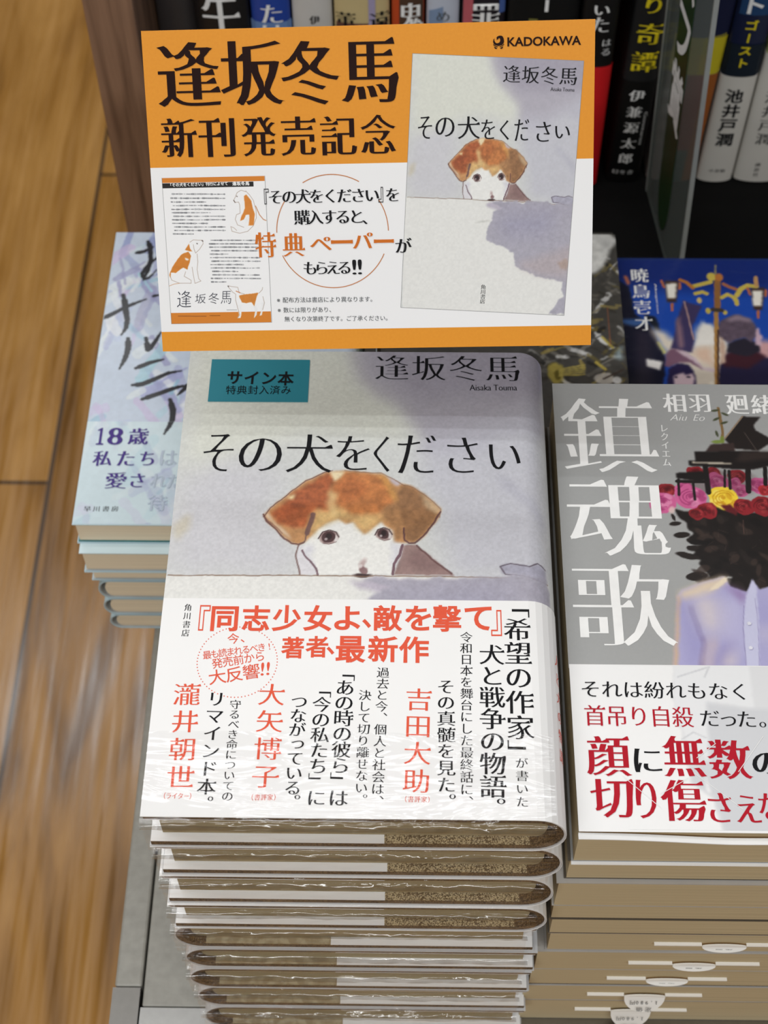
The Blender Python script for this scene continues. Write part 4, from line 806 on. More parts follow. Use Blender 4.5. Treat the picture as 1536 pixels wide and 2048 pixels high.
 ['gray','l',[72,14,20],0.25,0.25,0.6,0.5,[[53.2,125.42],[52.57,124.93],[51.76,124.79],[51.04,125.06],[50.64,125.63],[50.7,126.32],[51.21,126.9],[51.98,127.19],[52.77,127.07]]],
 ['gray','l',[72,14,20],0.25,0.25,0.6,0.5,[[51.27,125.61],[51.18,125.83],[51.19,126.07],[51.3,126.31],[51.49,126.5],[51.73,126.64],[52.01,126.71],[52.3,126.69],[52.55,126.6]]],
 ['gray','e',[72,14,20],0.4,0.7,0.4,0,52.04,126.16,0.45,0.41],
 ['gray','e',[140,34,42],0.4,1,1.2,0,70.18,129.48,3.89,3.72],
 ['gray','e',[72,14,20],0.5,0.55,0.8,-217.73,71.39,130.68,1.13,0.6],
 ['gray','e',[190,70,72],0.5,0.55,0.8,-140.32,69.31,130.49,0.78,0.67],
 ['gray','e',[72,14,20],0.5,0.55,0.8,-112.81,67.66,130.41,0.96,0.92],
 ['gray','e',[190,70,72],0.5,0.55,0.8,-202.04,70.79,130.52,1.26,0.93],
 ['gray','e',[72,14,20],0.5,0.55,0.8,-256.16,72.62,130.01,1.02,0.74],
 ['gray','e',[190,70,72],0.5,0.55,0.8,-144.16,69.03,131.05,0.9,0.9],
 ['gray','e',[72,14,20],0.5,0.55,0.8,-104.57,69.12,129.72,0.97,0.52],
 ['gray','e',[190,70,72],0.5,0.55,0.8,-75.82,69.02,129.23,1.11,0.61],
 ['gray','e',[72,14,20],0.5,0.55,0.8,-207.63,71.62,131.48,0.9,0.87],
 ['gray','l',[72,14,20],0.35,0.25,0.6,0.5,[[69.43,127.13],[68.45,127.46],[67.73,128.11],[67.39,128.96],[67.48,129.9],[67.99,130.77],[68.83,131.45],[69.89,131.82],[70.99,131.84]]],
 ['gray','l',[72,14,20],0.35,0.25,0.6,0.5,[[68.33,128.81],[68.24,129.16],[68.25,129.53],[68.35,129.89],[68.55,130.24],[68.82,130.54],[69.16,130.8],[69.55,130.99],[69.98,131.11]]],
 ['gray','l',[72,14,20],0.35,0.25,0.6,0.5,[[70.51,128.56],[69.9,128.5],[69.37,128.7],[69.06,129.12],[69.05,129.63],[69.35,130.1],[69.87,130.41],[70.48,130.47],[71.01,130.26]]],
 ['gray','e',[72,14,20],0.4,0.7,0.4,0,70.21,129.72,0.62,0.57],
 ['gray','e',[140,34,42],0.4,1,1.2,0,77.11,130.1,4.34,4.17],
 ['gray','e',[72,14,20],0.5,0.55,0.8,31.48,78.09,128.47,1.48,0.72],
 ['gray','e',[190,70,72],0.5,0.55,0.8,-164.99,76.86,131.37,1.55,1.05],
 ['gray','e',[72,14,20],0.5,0.55,0.8,30.65,78.33,127.98,1.1,0.55],
 ['gray','e',[190,70,72],0.5,0.55,0.8,14.11,77.52,127.77,1.19,0.81],
 ['gray','e',[72,14,20],0.5,0.55,0.8,43.98,78.04,129.19,1.12,0.81],
 ['gray','e',[190,70,72],0.5,0.55,0.8,-205.2,78.23,131.78,1.1,1.03],
 ['gray','e',[72,14,20],0.5,0.55,0.8,-158.39,76.32,132.4,1.43,0.8],
 ['gray','e',[190,70,72],0.5,0.55,0.8,-3.6,76.89,128.95,1.32,0.93],
 ['gray','e',[72,14,20],0.5,0.55,0.8,-234.63,79.98,131.75,1.22,0.8],
 ['gray','l',[72,14,20],0.39,0.25,0.6,0.5,[[74,129.42],[73.97,129.99],[74.09,130.57],[74.35,131.13],[74.75,131.64],[75.25,132.07],[75.84,132.42],[76.49,132.65],[77.17,132.77]]],
 ['gray','l',[72,14,20],0.39,0.25,0.6,0.5,[[77.84,128.44],[76.72,128.25],[75.7,128.56],[75.05,129.29],[74.96,130.23],[75.45,131.14],[76.38,131.77],[77.51,131.96],[78.53,131.64]]],
 ['gray','l',[72,14,20],0.39,0.25,0.6,0.5,[[76.68,129.02],[76.18,129.23],[75.87,129.62],[75.81,130.11],[76.01,130.6],[76.43,130.98],[76.98,131.19],[77.56,131.19],[78.05,130.96]]],
 ['gray','e',[72,14,20],0.4,0.7,0.4,0,77.14,130.37,0.7,0.64],
 ['gray','e',[176,44,52],0.4,1,1.2,0,79.07,136.85,2.53,2.44],
 ['gray','e',[110,20,28],0.5,0.55,0.8,33.02,79.68,135.89,0.58,0.43],
 ['gray','e',[210,90,90],0.5,0.55,0.8,25.58,79.43,136.02,0.76,0.44],
 ['gray','e',[110,20,28],0.5,0.55,0.8,29.57,79.58,135.9,0.78,0.41],
 ['gray','e',[210,90,90],0.5,0.55,0.8,-7.87,78.77,135.8,0.79,0.32],
 ['gray','e',[110,20,28],0.5,0.55,0.8,-152.14,78.8,137.39,0.87,0.37],
 ['gray','e',[210,90,90],0.5,0.55,0.8,-206.61,79.43,137.38,0.71,0.39],
 ['gray','e',[110,20,28],0.5,0.55,0.8,-189.22,79.52,138.31,0.56,0.33],
 ['gray','e',[210,90,90],0.5,0.55,0.8,-172.78,79.04,137.89,0.66,0.42],
 ['gray','e',[110,20,28],0.5,0.55,0.8,-41.99,78,135.93,0.66,0.35],
 ['gray','l',[110,20,28],0.23,0.25,0.6,0.5,[[79.16,135.31],[78.16,135.42],[77.44,135.98],[77.24,136.82],[77.62,137.67],[78.46,138.26],[79.49,138.41],[80.39,138.06],[80.86,137.33]]],
 ['gray','l',[110,20,28],0.23,0.25,0.6,0.5,[[78.13,136.04],[77.86,136.39],[77.8,136.82],[77.94,137.25],[78.28,137.63],[78.74,137.87],[79.26,137.94],[79.74,137.84],[80.12,137.57]]],
 ['gray','l',[110,20,28],0.23,0.25,0.6,0.5,[[78.33,136.62],[78.3,136.81],[78.35,137],[78.45,137.18],[78.61,137.33],[78.82,137.44],[79.04,137.5],[79.26,137.5],[79.47,137.44]]],
 ['gray','e',[110,20,28],0.4,0.7,0.4,0,79.09,137.01,0.41,0.38],
 ['gray','p',[96,26,32],0.4,0.8,1,0,[[61.56,129.97],[65.25,130.28],[67.65,127.24],[66.49,125.01],[63.15,127.75]]],
 ['gray','e',[226,196,190],0.8,0.8,0.6,0,43.3,127.85,1.28,1.68],
 ['gray','l',[90,66,60],0.36,0.25,0.8,0,[[69.27,123.38],[68.9,117.36]]],
 ['gray','p',[34,29,28],0.25,0,1,0,[[66.5,161.31],[74.59,172.54],[81.44,172.18],[78.37,168.25],[78.8,165.86],[84.19,161.75],[83.94,159.68],[78.79,155.82],[69.08,156.91]]],
 ['gray','l',[150,128,104],0.57,0.25,0.9,0,[[66.53,161.6],[74.59,172.54]]],
 ['gray','l',[90,78,72],0.28,0.25,0.9,0,[[74.4,164.63],[78.12,156.11]]],
 ['gray','p',[58,45,43],0.3,0,1,0,[[60.82,158.72],[69.84,159.56],[69.82,155.16],[58.33,154.95]]],
 ['gray','p',[27,23,23],0.25,0,1,0,[[54.14,155.14],[72.23,155.76],[83.4,155.27],[82.6,148.76],[75.4,146.8],[68.91,146.91],[57.88,148.09],[51.5,148.5],[51.4,150.93],[54.07,151.07]]],
 ['gray','p',[62,50,46],1,0.4,0.6,0,[[72.21,155.65],[83.38,155.16],[82.97,151.78],[74.43,150.54],[69.57,150.79]]],
 ['gray','p',[196,186,168],0.2,0,1,0,[[52.9,150.48],[67.95,150.02],[67.76,149.15],[52.73,149.66]]],
 ['gray','l',[27,23,23],2.05,0.25,1,0,[[57.65,148.09],[57.68,135.99]]],
 ['gray','l',[27,23,23],0.93,0.25,1,0,[[64.91,146.42],[64.09,138.7]]],
 ['gray','l',[27,23,23],1.11,0.25,1,0,[[66.51,146.15],[66.07,137.87]]],
 ['gray','l',[27,23,23],2.14,0.25,1,0,[[73.9,147.94],[72.84,136.69]]],
 ['gray','l',[27,23,23],1.67,0.25,1,0,[[80.38,147.7],[79.67,139.97]]],
 ['gray','p',[27,23,23],0.25,0,1,0,[[46.21,145],[52.06,145.62],[56.27,145.89],[57.71,144.06],[58.64,141.78],[54.42,141.18],[46.12,142.53]]],
 ['gray','l',[27,23,23],1.02,0.25,1,0,[[46.86,141.97],[46.44,134.76]]],
 ['gray','l',[27,23,23],1.02,0.25,1,0,[[52.23,140.02],[52.21,132.68]]],
 ['gray','l',[27,23,23],1.39,0.25,1,0,[[46.18,141.11],[57.16,140.92]]],
 ['gray','p',[172,168,208],0.3,0,1,0,[[37.67,60.43],[40.29,78.81],[41.61,90.06],[43.52,92.67],[50.45,95.86],[59.6,98.67],[61.35,94.4],[67.24,91.86],[69.64,97.35],[71.8,93.2],[75.94,94.53],[71.79,60.77]]],
 ['gray','p',[206,176,146],0.8,0.4,0.9,0,[[37.67,60.43],[41.78,90.58],[42.88,89.55],[41.6,78.82],[39.21,60.44]]],
 ['gray','p',[224,204,176],1.6,0.6,0.95,0,[[42.32,91.62],[50.45,95.86],[60.04,98.67],[60.69,96.48],[54.95,92.26],[47.64,89.6],[43.14,88.53]]],
 ['gray','p',[212,202,206],4,1,0.85,0,[[46.81,90.11],[54.89,91.74],[57.6,84.05],[55.77,74.93],[50.51,74.38],[47.68,80.9]]],
 ['gray','p',[140,136,190],3,0.8,0.5,0,[[43.09,88.01],[45.39,89.06],[47.48,78.88],[48.67,68.88],[46.57,60.52],[44,60.49],[44.4,73.82]]],
 ['gray','p',[150,146,198],2,0.8,0.6,0,[[54.28,68.94],[58.05,71.96],[55.12,60.6],[52.98,60.58]]],
 ['gray','p',[222,206,196],2.5,0.8,0.7,0,[[56.44,65.02],[61.18,69.01],[58.54,60.64],[55.12,60.6]]],
 ['gray','p',[150,146,200],3,0.8,0.5,0,[[71.34,89.31],[74.92,86.26],[73.67,76.11],[71,79.1]]],
 ['gray','p',[214,206,214],2.5,0.8,0.6,0,[[70.2,76.08],[73.92,78.12],[72.81,69.12]]],
 ['gray','p',[96,80,128],1,0.8,0.5,0,[[45.54,85.98],[46.41,85.99],[49.21,74.37],[48.51,73.86]]],
 ['gray','p',[196,192,222],4,1,0.7,0,[[58.26,90.22],[65.19,89.25],[62.9,69.03],[58.59,68.98],[57.06,78.97]]],
 ['gray','p',[120,104,150],1,0.6,0.85,0,[[48.66,75.36],[49.88,72.37],[48.28,60.53],[46.99,60.52],[48.67,68.88]]],
 ['gray','p',[140,124,168],2.4,1,0.6,0,[[59.02,72.96],[59.72,71.48],[53.41,60.59],[51.7,60.57]]],
 ['gray','p',[214,186,170],2.4,0.8,0.7,0,[[51.18,72.39],[53.78,72.41],[50.84,60.56],[48.28,60.53]]],
 ['gray','p',[140,110,160],2,0.8,0.7,0,[[58.81,95.41],[66.8,91.85],[65.49,86.17],[63.43,89.24]]],
 ['gray','p',[236,220,192],0.4,0.3,0.9,0,[[53.18,92.24],[60.04,98.67],[60.69,96.48],[56.82,93.31]]],
 ['gray','p',[200,200,226],0.4,0,0.95,0,[[66.62,90.3],[69.66,97.5],[70.85,94.49],[69.91,79.09],[67.94,60.73],[63.24,60.68],[64.38,79.04]]],
 ['gray','l',[140,132,176],0.31,0.25,0.8,0,[[65.36,86.17],[64.01,76.52],[63.38,61.17]]],
 ['gray','l',[150,142,186],0.26,0.25,0.7,0,[[69.8,89.3],[69.39,76.57],[68,61.22]]],
 ['gray','e',[150,146,180],0.3,1,0,0,66.5,78.61,0.83,0.81],
 ['gray','e',[222,222,232],0.2,1,0,0,66.4,78.81,0.74,0.71],
 ['gray','e',[150,146,180],0.3,1,0,0,65.91,68.61,0.82,0.8],
 ['gray','e',[222,222,232],0.2,1,0,0,65.8,68.81,0.73,0.7],
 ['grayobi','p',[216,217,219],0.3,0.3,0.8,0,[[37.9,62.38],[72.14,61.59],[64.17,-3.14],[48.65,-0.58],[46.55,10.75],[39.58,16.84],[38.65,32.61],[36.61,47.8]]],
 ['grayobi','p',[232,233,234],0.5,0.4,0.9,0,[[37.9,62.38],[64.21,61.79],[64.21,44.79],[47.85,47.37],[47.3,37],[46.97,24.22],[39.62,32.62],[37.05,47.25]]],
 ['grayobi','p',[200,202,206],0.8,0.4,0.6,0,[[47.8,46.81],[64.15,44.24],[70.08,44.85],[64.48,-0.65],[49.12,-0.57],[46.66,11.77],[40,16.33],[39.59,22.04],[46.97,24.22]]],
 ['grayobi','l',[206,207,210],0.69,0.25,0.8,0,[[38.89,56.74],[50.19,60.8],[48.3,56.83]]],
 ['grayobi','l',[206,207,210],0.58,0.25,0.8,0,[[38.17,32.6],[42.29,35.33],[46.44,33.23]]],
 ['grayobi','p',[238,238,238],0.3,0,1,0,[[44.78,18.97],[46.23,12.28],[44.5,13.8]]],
 ['blue','p',[22,40,110],6,1,0.9,0,[[0.16,196.58],[87.19,197.15],[83.19,165.27],[-1.71,168.85]]],
 ['blue','p',[26,26,46],0.8,0.8,1,0,[[0.21,174.11],[6.07,168.9],[7.79,150.32],[14.97,144.27],[21.33,120.45],[18.03,99.22],[-4.93,99.04]]],
 ['blue','p',[54,46,60],2,1,0.6,0,[[7.03,140.18],[14.33,136.22],[12.84,99.18],[4.7,99.12]]],
 ['blue','p',[74,120,190],1,1,0.8,0,[[-0.17,146.19],[13.68,147.31],[16.5,144.29],[7.1,141.19],[0.03,143.66]]],
 ['blue','p',[210,120,84],0.5,0.5,1,0,[[3.55,177.3],[5.43,176.26],[6.92,172.05],[5.35,169.73]]],
 ['blue','p',[24,30,44],0.5,0.5,1,0,[[12.31,149.33],[18.36,148.36],[20.28,139.27],[17.53,138.25]]],
 ['blue','p',[236,222,200],2,3,0.95,0,[[14.51,138.81],[20.35,139.94],[25.03,132.42],[35.66,128.22],[37.19,135.74],[40.59,141.17],[46.1,142.84],[48.99,139.06],[54.51,129.43],[51.55,102.17],[29.16,101.99],[22.97,122.81],[17.76,133.44]]],
 ['blue','p',[238,234,226],1,1.6,1,0,[[41.07,146.08],[42.45,143.36],[46.51,142.84],[47.71,138.51],[47.17,129.37],[36.42,127.69],[38.01,135.74],[40.79,139]]],
 ['blue','p',[222,178,150],2,2,0.6,0,[[36.37,127.16],[46.14,127.23],[46.23,112.48],[41.92,117.68],[36.67,121.86]]],
 ['blue','p',[226,170,160],2,2,0.9,0,[[67.23,133.81],[76.7,131.2],[75.19,118.99],[66.54,121.03]]],
 ['blue','p',[224,214,120],0.6,0.5,1,0,[[17.63,131.83],[18.81,131.3],[21.85,123.86],[20.54,122.79]]],
 ['blue','p',[240,236,232],0.6,0.3,1,0,[[10.99,120.07],[19.32,118.03],[17.65,112.52],[11.39,114.82]]],
 ['blue','p',[66,58,96],0.5,0.5,1,0,[[33.68,159.82],[36.8,157.62],[43.28,156],[39.06,146.61],[36.07,141.14],[36.93,133.04],[34.85,123.96],[24.11,126.53],[27.65,138.91],[29.67,147.64],[31.92,154.26]]],
 ['blue','p',[150,116,126],1,0.6,0.85,0,[[29.21,147.08],[30.96,148.19],[31.35,138.93],[31.03,126.59],[28.64,127.1],[28.27,138.91]]],
 ['blue','l',[196,160,150],0.75,0.25,0.9,0,[[33.99,158.71],[34.93,150.97],[35.71,141.68],[36.53,133.04]]],
 ['blue','p',[124,90,110],0.6,0.5,1,0,[[21.35,122.8],[24.52,126.54],[30.52,125.52],[34.95,120.79],[38.48,115.55],[39.79,112.43],[33.03,117.61],[27.37,117.57],[22.24,114.38],[20.31,115.41]]],
 ['blue','p',[216,196,204],0.8,0.4,0.9,0,[[26.48,125.75],[31.28,124.89],[36.52,120.27],[39.19,114.51],[45.53,113.52],[45.26,110.91],[39.79,112.43],[34.75,118.68]]],
 ['blue','p',[44,36,76],0.6,0.5,1,0,[[21.75,113.33],[26.51,117.04],[32.12,116.55],[34.85,111.35],[34.76,102.03],[20.36,101.92]]],
 ['blue','p',[222,196,206],0.5,0.4,1,0,[[24.2,109.18],[26.68,109.98],[29.57,110.79],[29.83,109.23],[33.95,110.3],[34.45,107.19],[33.16,102.02],[23.56,101.95]]],
 ['blue','e',[52,44,70],0.4,1,0,0,25.29,107.9,0.88,0.63],
 ['blue','e',[52,44,70],0.4,1,0,0,31.53,108.1,1.12,0.73],
 ['blue','p',[40,36,66],0.6,0.5,1,0,[[46.82,110.4],[47.77,115.63],[51.21,121.44],[68.63,121.57],[75.38,120.57],[73,101.31],[45.05,101.09]]],
 ['blue','p',[66,34,44],1,1,1,0,[[51.44,123.55],[57.65,128.38],[67.85,125.27],[73.09,121.6],[62.46,113.65],[48.98,115.64]]],
 ['blue','p',[44,40,52],0.8,0.6,1,0,[[53.86,131.03],[62.39,134.31],[69.64,130.08],[69.48,125.28],[63.36,121.53],[51.96,124.62]]],
 ['blue','p',[206,176,190],0.6,0.4,1,0,[[68.27,139.21],[70.58,141.39],[70.88,137.06],[72.26,134.92],[70.71,132.22],[70.67,128.48],[67.54,129.53]]],
 ['blue','p',[96,82,96],0.5,0.8,1,0.15,[[48.77,136.9],[50.79,144.51],[55.32,148.37],[60.84,149.78],[67.16,147.36],[69.76,141.38],[68.71,135.97],[65.63,130.58],[62.39,134.31],[54.27,131.03],[50.01,133.14]]],
 ['blue','p',[170,150,164],1.2,1,0.7,0,[[53.91,146.72],[60.8,149.4],[67.16,147.36],[68.49,144.64],[62.03,145.68],[56.2,145.09]]],
 ['blue','p',[200,170,150],0.6,0.4,1,0,[[50.29,135.83],[51.95,128.34],[50.82,117.75],[46.61,116.14],[49.31,118.79],[49.1,128.32]]],
 ['blue','l',[150,104,60],3.37,0.25,1,0,[[53.07,176.29],[50.91,155.5]]],
 ['blue','l',[176,132,74],2.36,0.25,1,0,[[49.83,151.08],[45.26,103.15]]],
 ['blue','l',[74,54,50],1.15,0.25,0.9,0,[[49.61,139.07],[45.75,102.12]]],
 ['blue','e',[206,184,84],0.5,1,0,0,49.91,176.27,2.44,2.87],
 ['blue','e',[190,120,60],0.5,1,0,0,53.88,176.01,2.1,2.64],
 ['blue','l',[150,140,100],0.97,0.25,0.9,0,[[52.85,184.31],[52.19,178]]],
 ['blue','l',[206,184,84],2.48,0.25,1,0,[[49.12,172.57],[44.78,171.13],[39.58,169.4]]],
 ['blue','l',[190,120,50],1.93,0.25,1,0,[[39.47,168.27],[36.49,172.2],[33.29,173.88]]],
 ['blue','l',[206,184,84],2.17,0.25,1,0,[[40.35,164.34],[44.22,165.49],[46.2,164.38]]],
 ['blue','l',[176,110,70],1.85,0.25,1,0,[[55.68,171.2],[58.79,168.97],[62.37,167.3]]],
 ['blue','l',[206,184,84],2.71,0.25,1,0,[[61.94,163.37],[64.53,167.88],[68.13,170.16],[72.67,169.63]]],
 ['blue','l',[206,184,84],2.17,0.25,1,0,[[53.83,161.64],[56.99,163.9],[59.73,162.24],[61.44,158.9]]],
 ['blue','l',[206,184,84],2.37,0.25,1,0,[[60.85,161.13],[61.25,157.24]]],
 ['blue','e',[206,184,84],0.4,1,0,0,45.83,152.42,1.33,2],
 ['blue','e',[206,184,84],0.4,1,0,0,54.41,151.38,1.16,1.55],
 ['blue','l',[70,60,50],2.69,0.25,1,0,[[48.4,153.27],[52.9,152.75]]],
 ['blue','l',[196,150,100],2.19,0.25,1,0,[[73.19,175.86],[72.74,170.19]]],
 ['blue','e',[216,190,120],0.4,1,0,0,41.98,159.6,1.25,2.02],
 ['blue','p',[70,50,40],0.4,0,1,0,[[25.04,173.26],[32.61,173.31],[32.19,171.04],[29.78,158.12],[25.2,158.09],[25.27,170.99]]],
 ['blue','p',[244,240,228],0.4,0,1,0,[[25.59,171.28],[31.17,171.31],[29.7,160.91],[25.44,160.88]]],
 ['blue','l',[190,110,70],1.37,0.25,1,0,[[27.6,157],[27.21,152.57]]],
 ['blue','l',[190,110,70],1.3,0.25,1,0,[[23.36,173.24],[24.45,168.73]]],
 ['blue','l',[190,110,70],1.3,0.25,1,0,[[32.87,171.61],[32.51,167.65]]],
 ['blue','p',[70,50,40],0.4,0,1,0,[[69.61,168.48],[77.14,168.53],[76.66,166.28],[73.87,153.45],[69.31,153.42],[69.77,166.23]]],
 ['blue','p',[244,240,228],0.4,0,1,0,[[70.09,166.51],[75.65,166.55],[73.87,156.22],[69.64,156.19]]],
 ['blue','l',[190,110,70],1.37,0.25,1,0,[[71.67,152.34],[71.15,147.94]]],
 ['blue','l',[190,110,70],1.3,0.25,1,0,[[67.94,168.47],[68.88,163.98]]],
 ['blue','l',[190,110,70],1.3,0.25,1,0,[[77.35,166.84],[76.88,162.92]]],
 ['blue','p',[240,232,214],0.4,0,1,0,[[41.79,105.18],[44.19,105.2],[43.61,102.62],[41.81,102.6]]],
 ['coll','l',[40,38,36],1.16,0.6,0.7,1.5,[[103.46,147.19],[112.04,157.27]]],
 ['coll','l',[128,124,116],1.85,0.6,0.76,1.5,[[94.44,91.54],[102.13,87.17]]],
 ['coll','l',[80,78,74],2.1,0.6,0.77,1.5,[[88.88,161.12],[94.49,168.89]]],
 ['coll','l',[226,226,224],2.34,0.6,0.86,1.5,[[85.89,155.55],[94.05,150.1]]],
 ['coll','l',[40,38,36],2.3,0.6,0.59,1.5,[[100.33,150.43],[106.87,162.61]]],
 ['coll','l',[80,78,74],2.54,0.6,0.78,1.5,[[106.83,184.08],[117.69,188.65]]],
 ['coll','l',[128,124,116],1.53,0.6,0.44,1.5,[[88.29,99.52],[98.1,106.1]]],
 ['coll','l',[80,78,74],1.85,0.6,0.87,1.5,[[102.26,93.07],[107.97,95.68]]],
 ['coll','l',[128,124,116],2.07,0.6,0.69,1.5,[[118.3,182.24],[126.49,187.03]]],
 ['coll','l',[128,124,116],1.68,0.6,0.58,1.5,[[80.4,97.88],[90.5,102.42]]],
 ['coll','l',[54,50,44],0.67,0.6,0.58,1.5,[[112.62,125.31],[115.02,121.6]]],
 ['coll','l',[226,226,224],2.16,0.6,0.62,1.5,[[91.71,165.27],[97.54,155.41]]],
 ['coll','l',[116,104,60],0.66,0.6,0.41,1.5,[[90.78,139.87],[93.69,140.27]]],
 ['coll','l',[180,180,176],1.59,0.6,0.72,1.5,[[116.48,104.04],[124.97,105.81]]],
 ['coll','l',[100,96,88],1.19,0.6,0.49,1.5,[[83.75,108.32],[94.28,107.47]]],
 ['coll','l',[128,124,116],1.01,0.6,0.46,1.5,[[123.07,159.17],[131.77,173.83]]],
 ['coll','l',[116,104,60],1.78,0.6,0.58,1.5,[[89.26,181.23],[98.76,180.73]]],
 ['coll','l',[100,96,88],1.06,0.6,0.61,1.5,[[86.71,127.95],[89.27,132.37]]],
 ['coll','l',[128,124,116],1.82,0.6,0.7,1.5,[[86.8,127.95],[93,122.91]]],
 ['coll','l',[128,124,116],0.82,0.6,0.44,1.5,[[110.81,149.75],[113.91,143.98]]],
 ['coll','l',[150,134,76],1.71,0.6,0.44,1.5,[[120.16,162.98],[122.94,167.67]]],
 ['coll','l',[40,38,36],1.65,0.6,0.62,1.5,[[106.49,125],[109.13,126.53]]],
 ['coll','l',[100,96,88],2.43,0.6,0.51,1.5,[[95.09,131.51],[104.01,129.56]]],
 ['coll','l',[40,38,36],1.92,0.6,0.52,1.5,[[88.49,175.77],[91.43,177.84]]],
 ['coll','l',[150,134,76],2.29,0.6,0.7,1.5,[[103.26,147.4],[107.86,140.5]]],
 ['coll','l',[180,180,176],0.51,0.6,0.44,1.5,[[109.16,116.6],[111.91,116.39]]],
 ['coll','l',[80,78,74],1.13,0.6,0.4,1.5,[[81.06,121.67],[87.37,119.76]]],
 ['coll','l',[128,124,116],0.66,0.6,0.52,1.5,[[126.27,125.41],[132.52,113.02]]],
 ['coll','l',[80,78,74],0.62,0.6,0.44,1.5,[[120.35,166.16],[123.36,168.16]]],
 ['coll','l',[80,78,74],0.97,0.6,0.66,1.5,[[87.1,183.96],[91.14,183.46]]],
 ['coll','l',[80,78,74],1.54,0.6,0.85,1.5,[[90.01,140.35],[91.61,137.89]]],
 ['coll','l',[116,104,60],0.73,0.6,0.49,1.5,[[104.4,153.2],[110.32,147.02]]],
 ['coll','l',[116,104,60],2.38,0.6,0.56,1.5,[[95.16,87.27],[97.45,89.38]]],
 ['coll','l',[226,226,224],1.33,0.6,0.55,1.5,[[91.73,123.77],[97.11,125.58]]],
 ['coll','l',[54,50,44],1.25,0.6,0.49,1.5,[[100.81,92.7],[106.37,94.08]]],
 ['coll','l',[128,124,116],2.47,0.6,0.89,1.5,[[108.52,166.46],[116.02,163.2]]],
 ['coll','l',[226,226,224],0.88,0.6,0.57,1.5,[[126.61,124.49],[131.65,115.23]]],
 ['coll','l',[54,50,44],2.03,0.6,0.65,1.5,[[80.8,128.85],[90.71,128.59]]],
 ['coll','l',[180,180,176],0.49,0.6,0.42,1.5,[[105.5,186.27],[108.22,179.77]]],
 ['coll','l',[226,226,224],1.84,0.6,0.84,1.5,[[88.8,169],[96.66,180.25]]],
 ['coll','l',[116,104,60],0.89,0.6,0.68,1.5,[[106.93,172.14],[111.92,167.39]]],
 ['coll','l',[116,104,60],1.83,0.6,0.64,1.5,[[117.57,106.99],[120.98,112.02]]],
 ['coll','l',[116,104,60],1.03,0.6,0.64,1.5,[[121.4,116.78],[127.3,107.47]]],
 ['coll','l',[40,38,36],1.62,0.6,0.41,1.5,[[131.18,167.61],[138.49,174.14]]],
 ['coll','l',[128,124,116],1.13,0.6,0.47,1.5,[[88.05,106.63],[90.84,104.29]]],
 ['coll','l',[40,38,36],2.21,0.6,0.87,1.5,[[100.74,132.72],[106.25,124.18]]],
 ['coll','l',[226,226,224],2.29,0.6,0.76,1.5,[[115.22,134.76],[122.58,145.86]]],
 ['coll','l',[54,50,44],1.02,0.6,0.63,1.5,[[91.19,175.88],[97.92,184.19]]],
 ['coll','l',[54,50,44],1.81,0.6,0.49,1.5,[[104.47,108.46],[110.02,116.37]]],
 ['coll','l',[54,50,44],1.01,0.6,0.55,1.5,[[81.52,99.31],[85.42,99.85]]],
 ['coll','l',[40,38,36],1.11,0.6,0.84,1.5,[[82.18,143.71],[87.47,137.51]]],
 ['coll','l',[226,226,224],2.18,0.6,0.86,1.5,[[114.14,120.68],[122.45,111.37]]],
 ['coll','l',[116,104,60],1.33,0.6,0.82,1.5,[[88.03,146.47],[91.62,138.63]]],
 ['coll','l',[116,104,60],0.97,0.6,0.87,1.5,[[112.05,122.64],[118.63,122.02]]],
 ['coll','l',[100,96,88],1.46,0.6,0.45,1.5,[[99.52,185.07],[101.99,185.69]]],
 ['coll','l',[116,104,60],0.94,0.6,0.72,1.5,[[124.36,165.57],[128.49,164.02]]],
 ['coll','l',[128,124,116],1.61,0.6,0.77,1.5,[[126.92,147.68],[131.91,147.56]]],
 ['coll','l',[150,134,76],1.23,0.6,0.75,1.5,[[92.4,181.46],[99.51,194]]],
 ['coll','l',[40,38,36],0.94,0.6,0.69,1.5,[[82.98,113.68],[92.53,109.04]]],
 ['coll','l',[100,96,88],1.5,0.6,0.48,1.5,[[99.76,114.12],[106.8,121.03]]],
 ['coll','l',[100,96,88],1.35,0.6,0.43,1.5,[[108.1,157.21],[114.04,159.91]]],
 ['coll','l',[54,50,44],1.37,0.6,0.88,1.5,[[96.59,111.63],[102.13,110.76]]],
 ['coll','l',[54,50,44],1.29,0.6,0.62,1.5,[[97.87,89.95],[104.86,98.33]]],
 ['coll','l',[150,134,76],0.77,0.6,0.55,1.5,[[97.07,90.74],[103.38,80.46]]],
 ['coll','l',[80,78,74],1.27,0.6,0.88,1.5,[[81.87,173.68],[85.97,173.71]]],
 ['coll','l',[128,124,116],2.18,0.6,0.49,1.5,[[87.62,96.63],[95.53,96.39]]],
 ['coll','l',[100,96,88],1.82,0.6,0.74,1.5,[[96.07,156.35],[104.56,150.95]]],
 ['coll','l',[150,134,76],2.16,0.6,0.78,1.5,[[118.24,138.1],[126.03,137.77]]],
 ['coll','l',[100,96,88],1.74,0.6,0.64,1.5,[[122.44,151.04],[125.32,146.03]]],
 ['coll','l',[116,104,60],1.36,0.6,0.83,1.5,[[100.35,134.57],[105.93,141.2]]],
 ['coll','l',[54,50,44],1.54,0.6,0.66,1.5,[[109.38,158.48],[114.09,157.96]]],
 ['coll','l',[54,50,44],1.91,0.6,0.64,1.5,[[118.58,147.38],[121.72,145.32]]],
 ['coll','l',[116,104,60],1.08,0.6,0.6,1.5,[[124.51,152.25],[134.01,148.18]]],
 ['coll','l',[226,226,224],1.41,0.6,0.5,1.5,[[104.36,154.19],[109.03,159.79]]],
 ['coll','l',[116,104,60],0.45,0.6,0.79,1.5,[[118.45,96.82],[121.15,94.79]]],
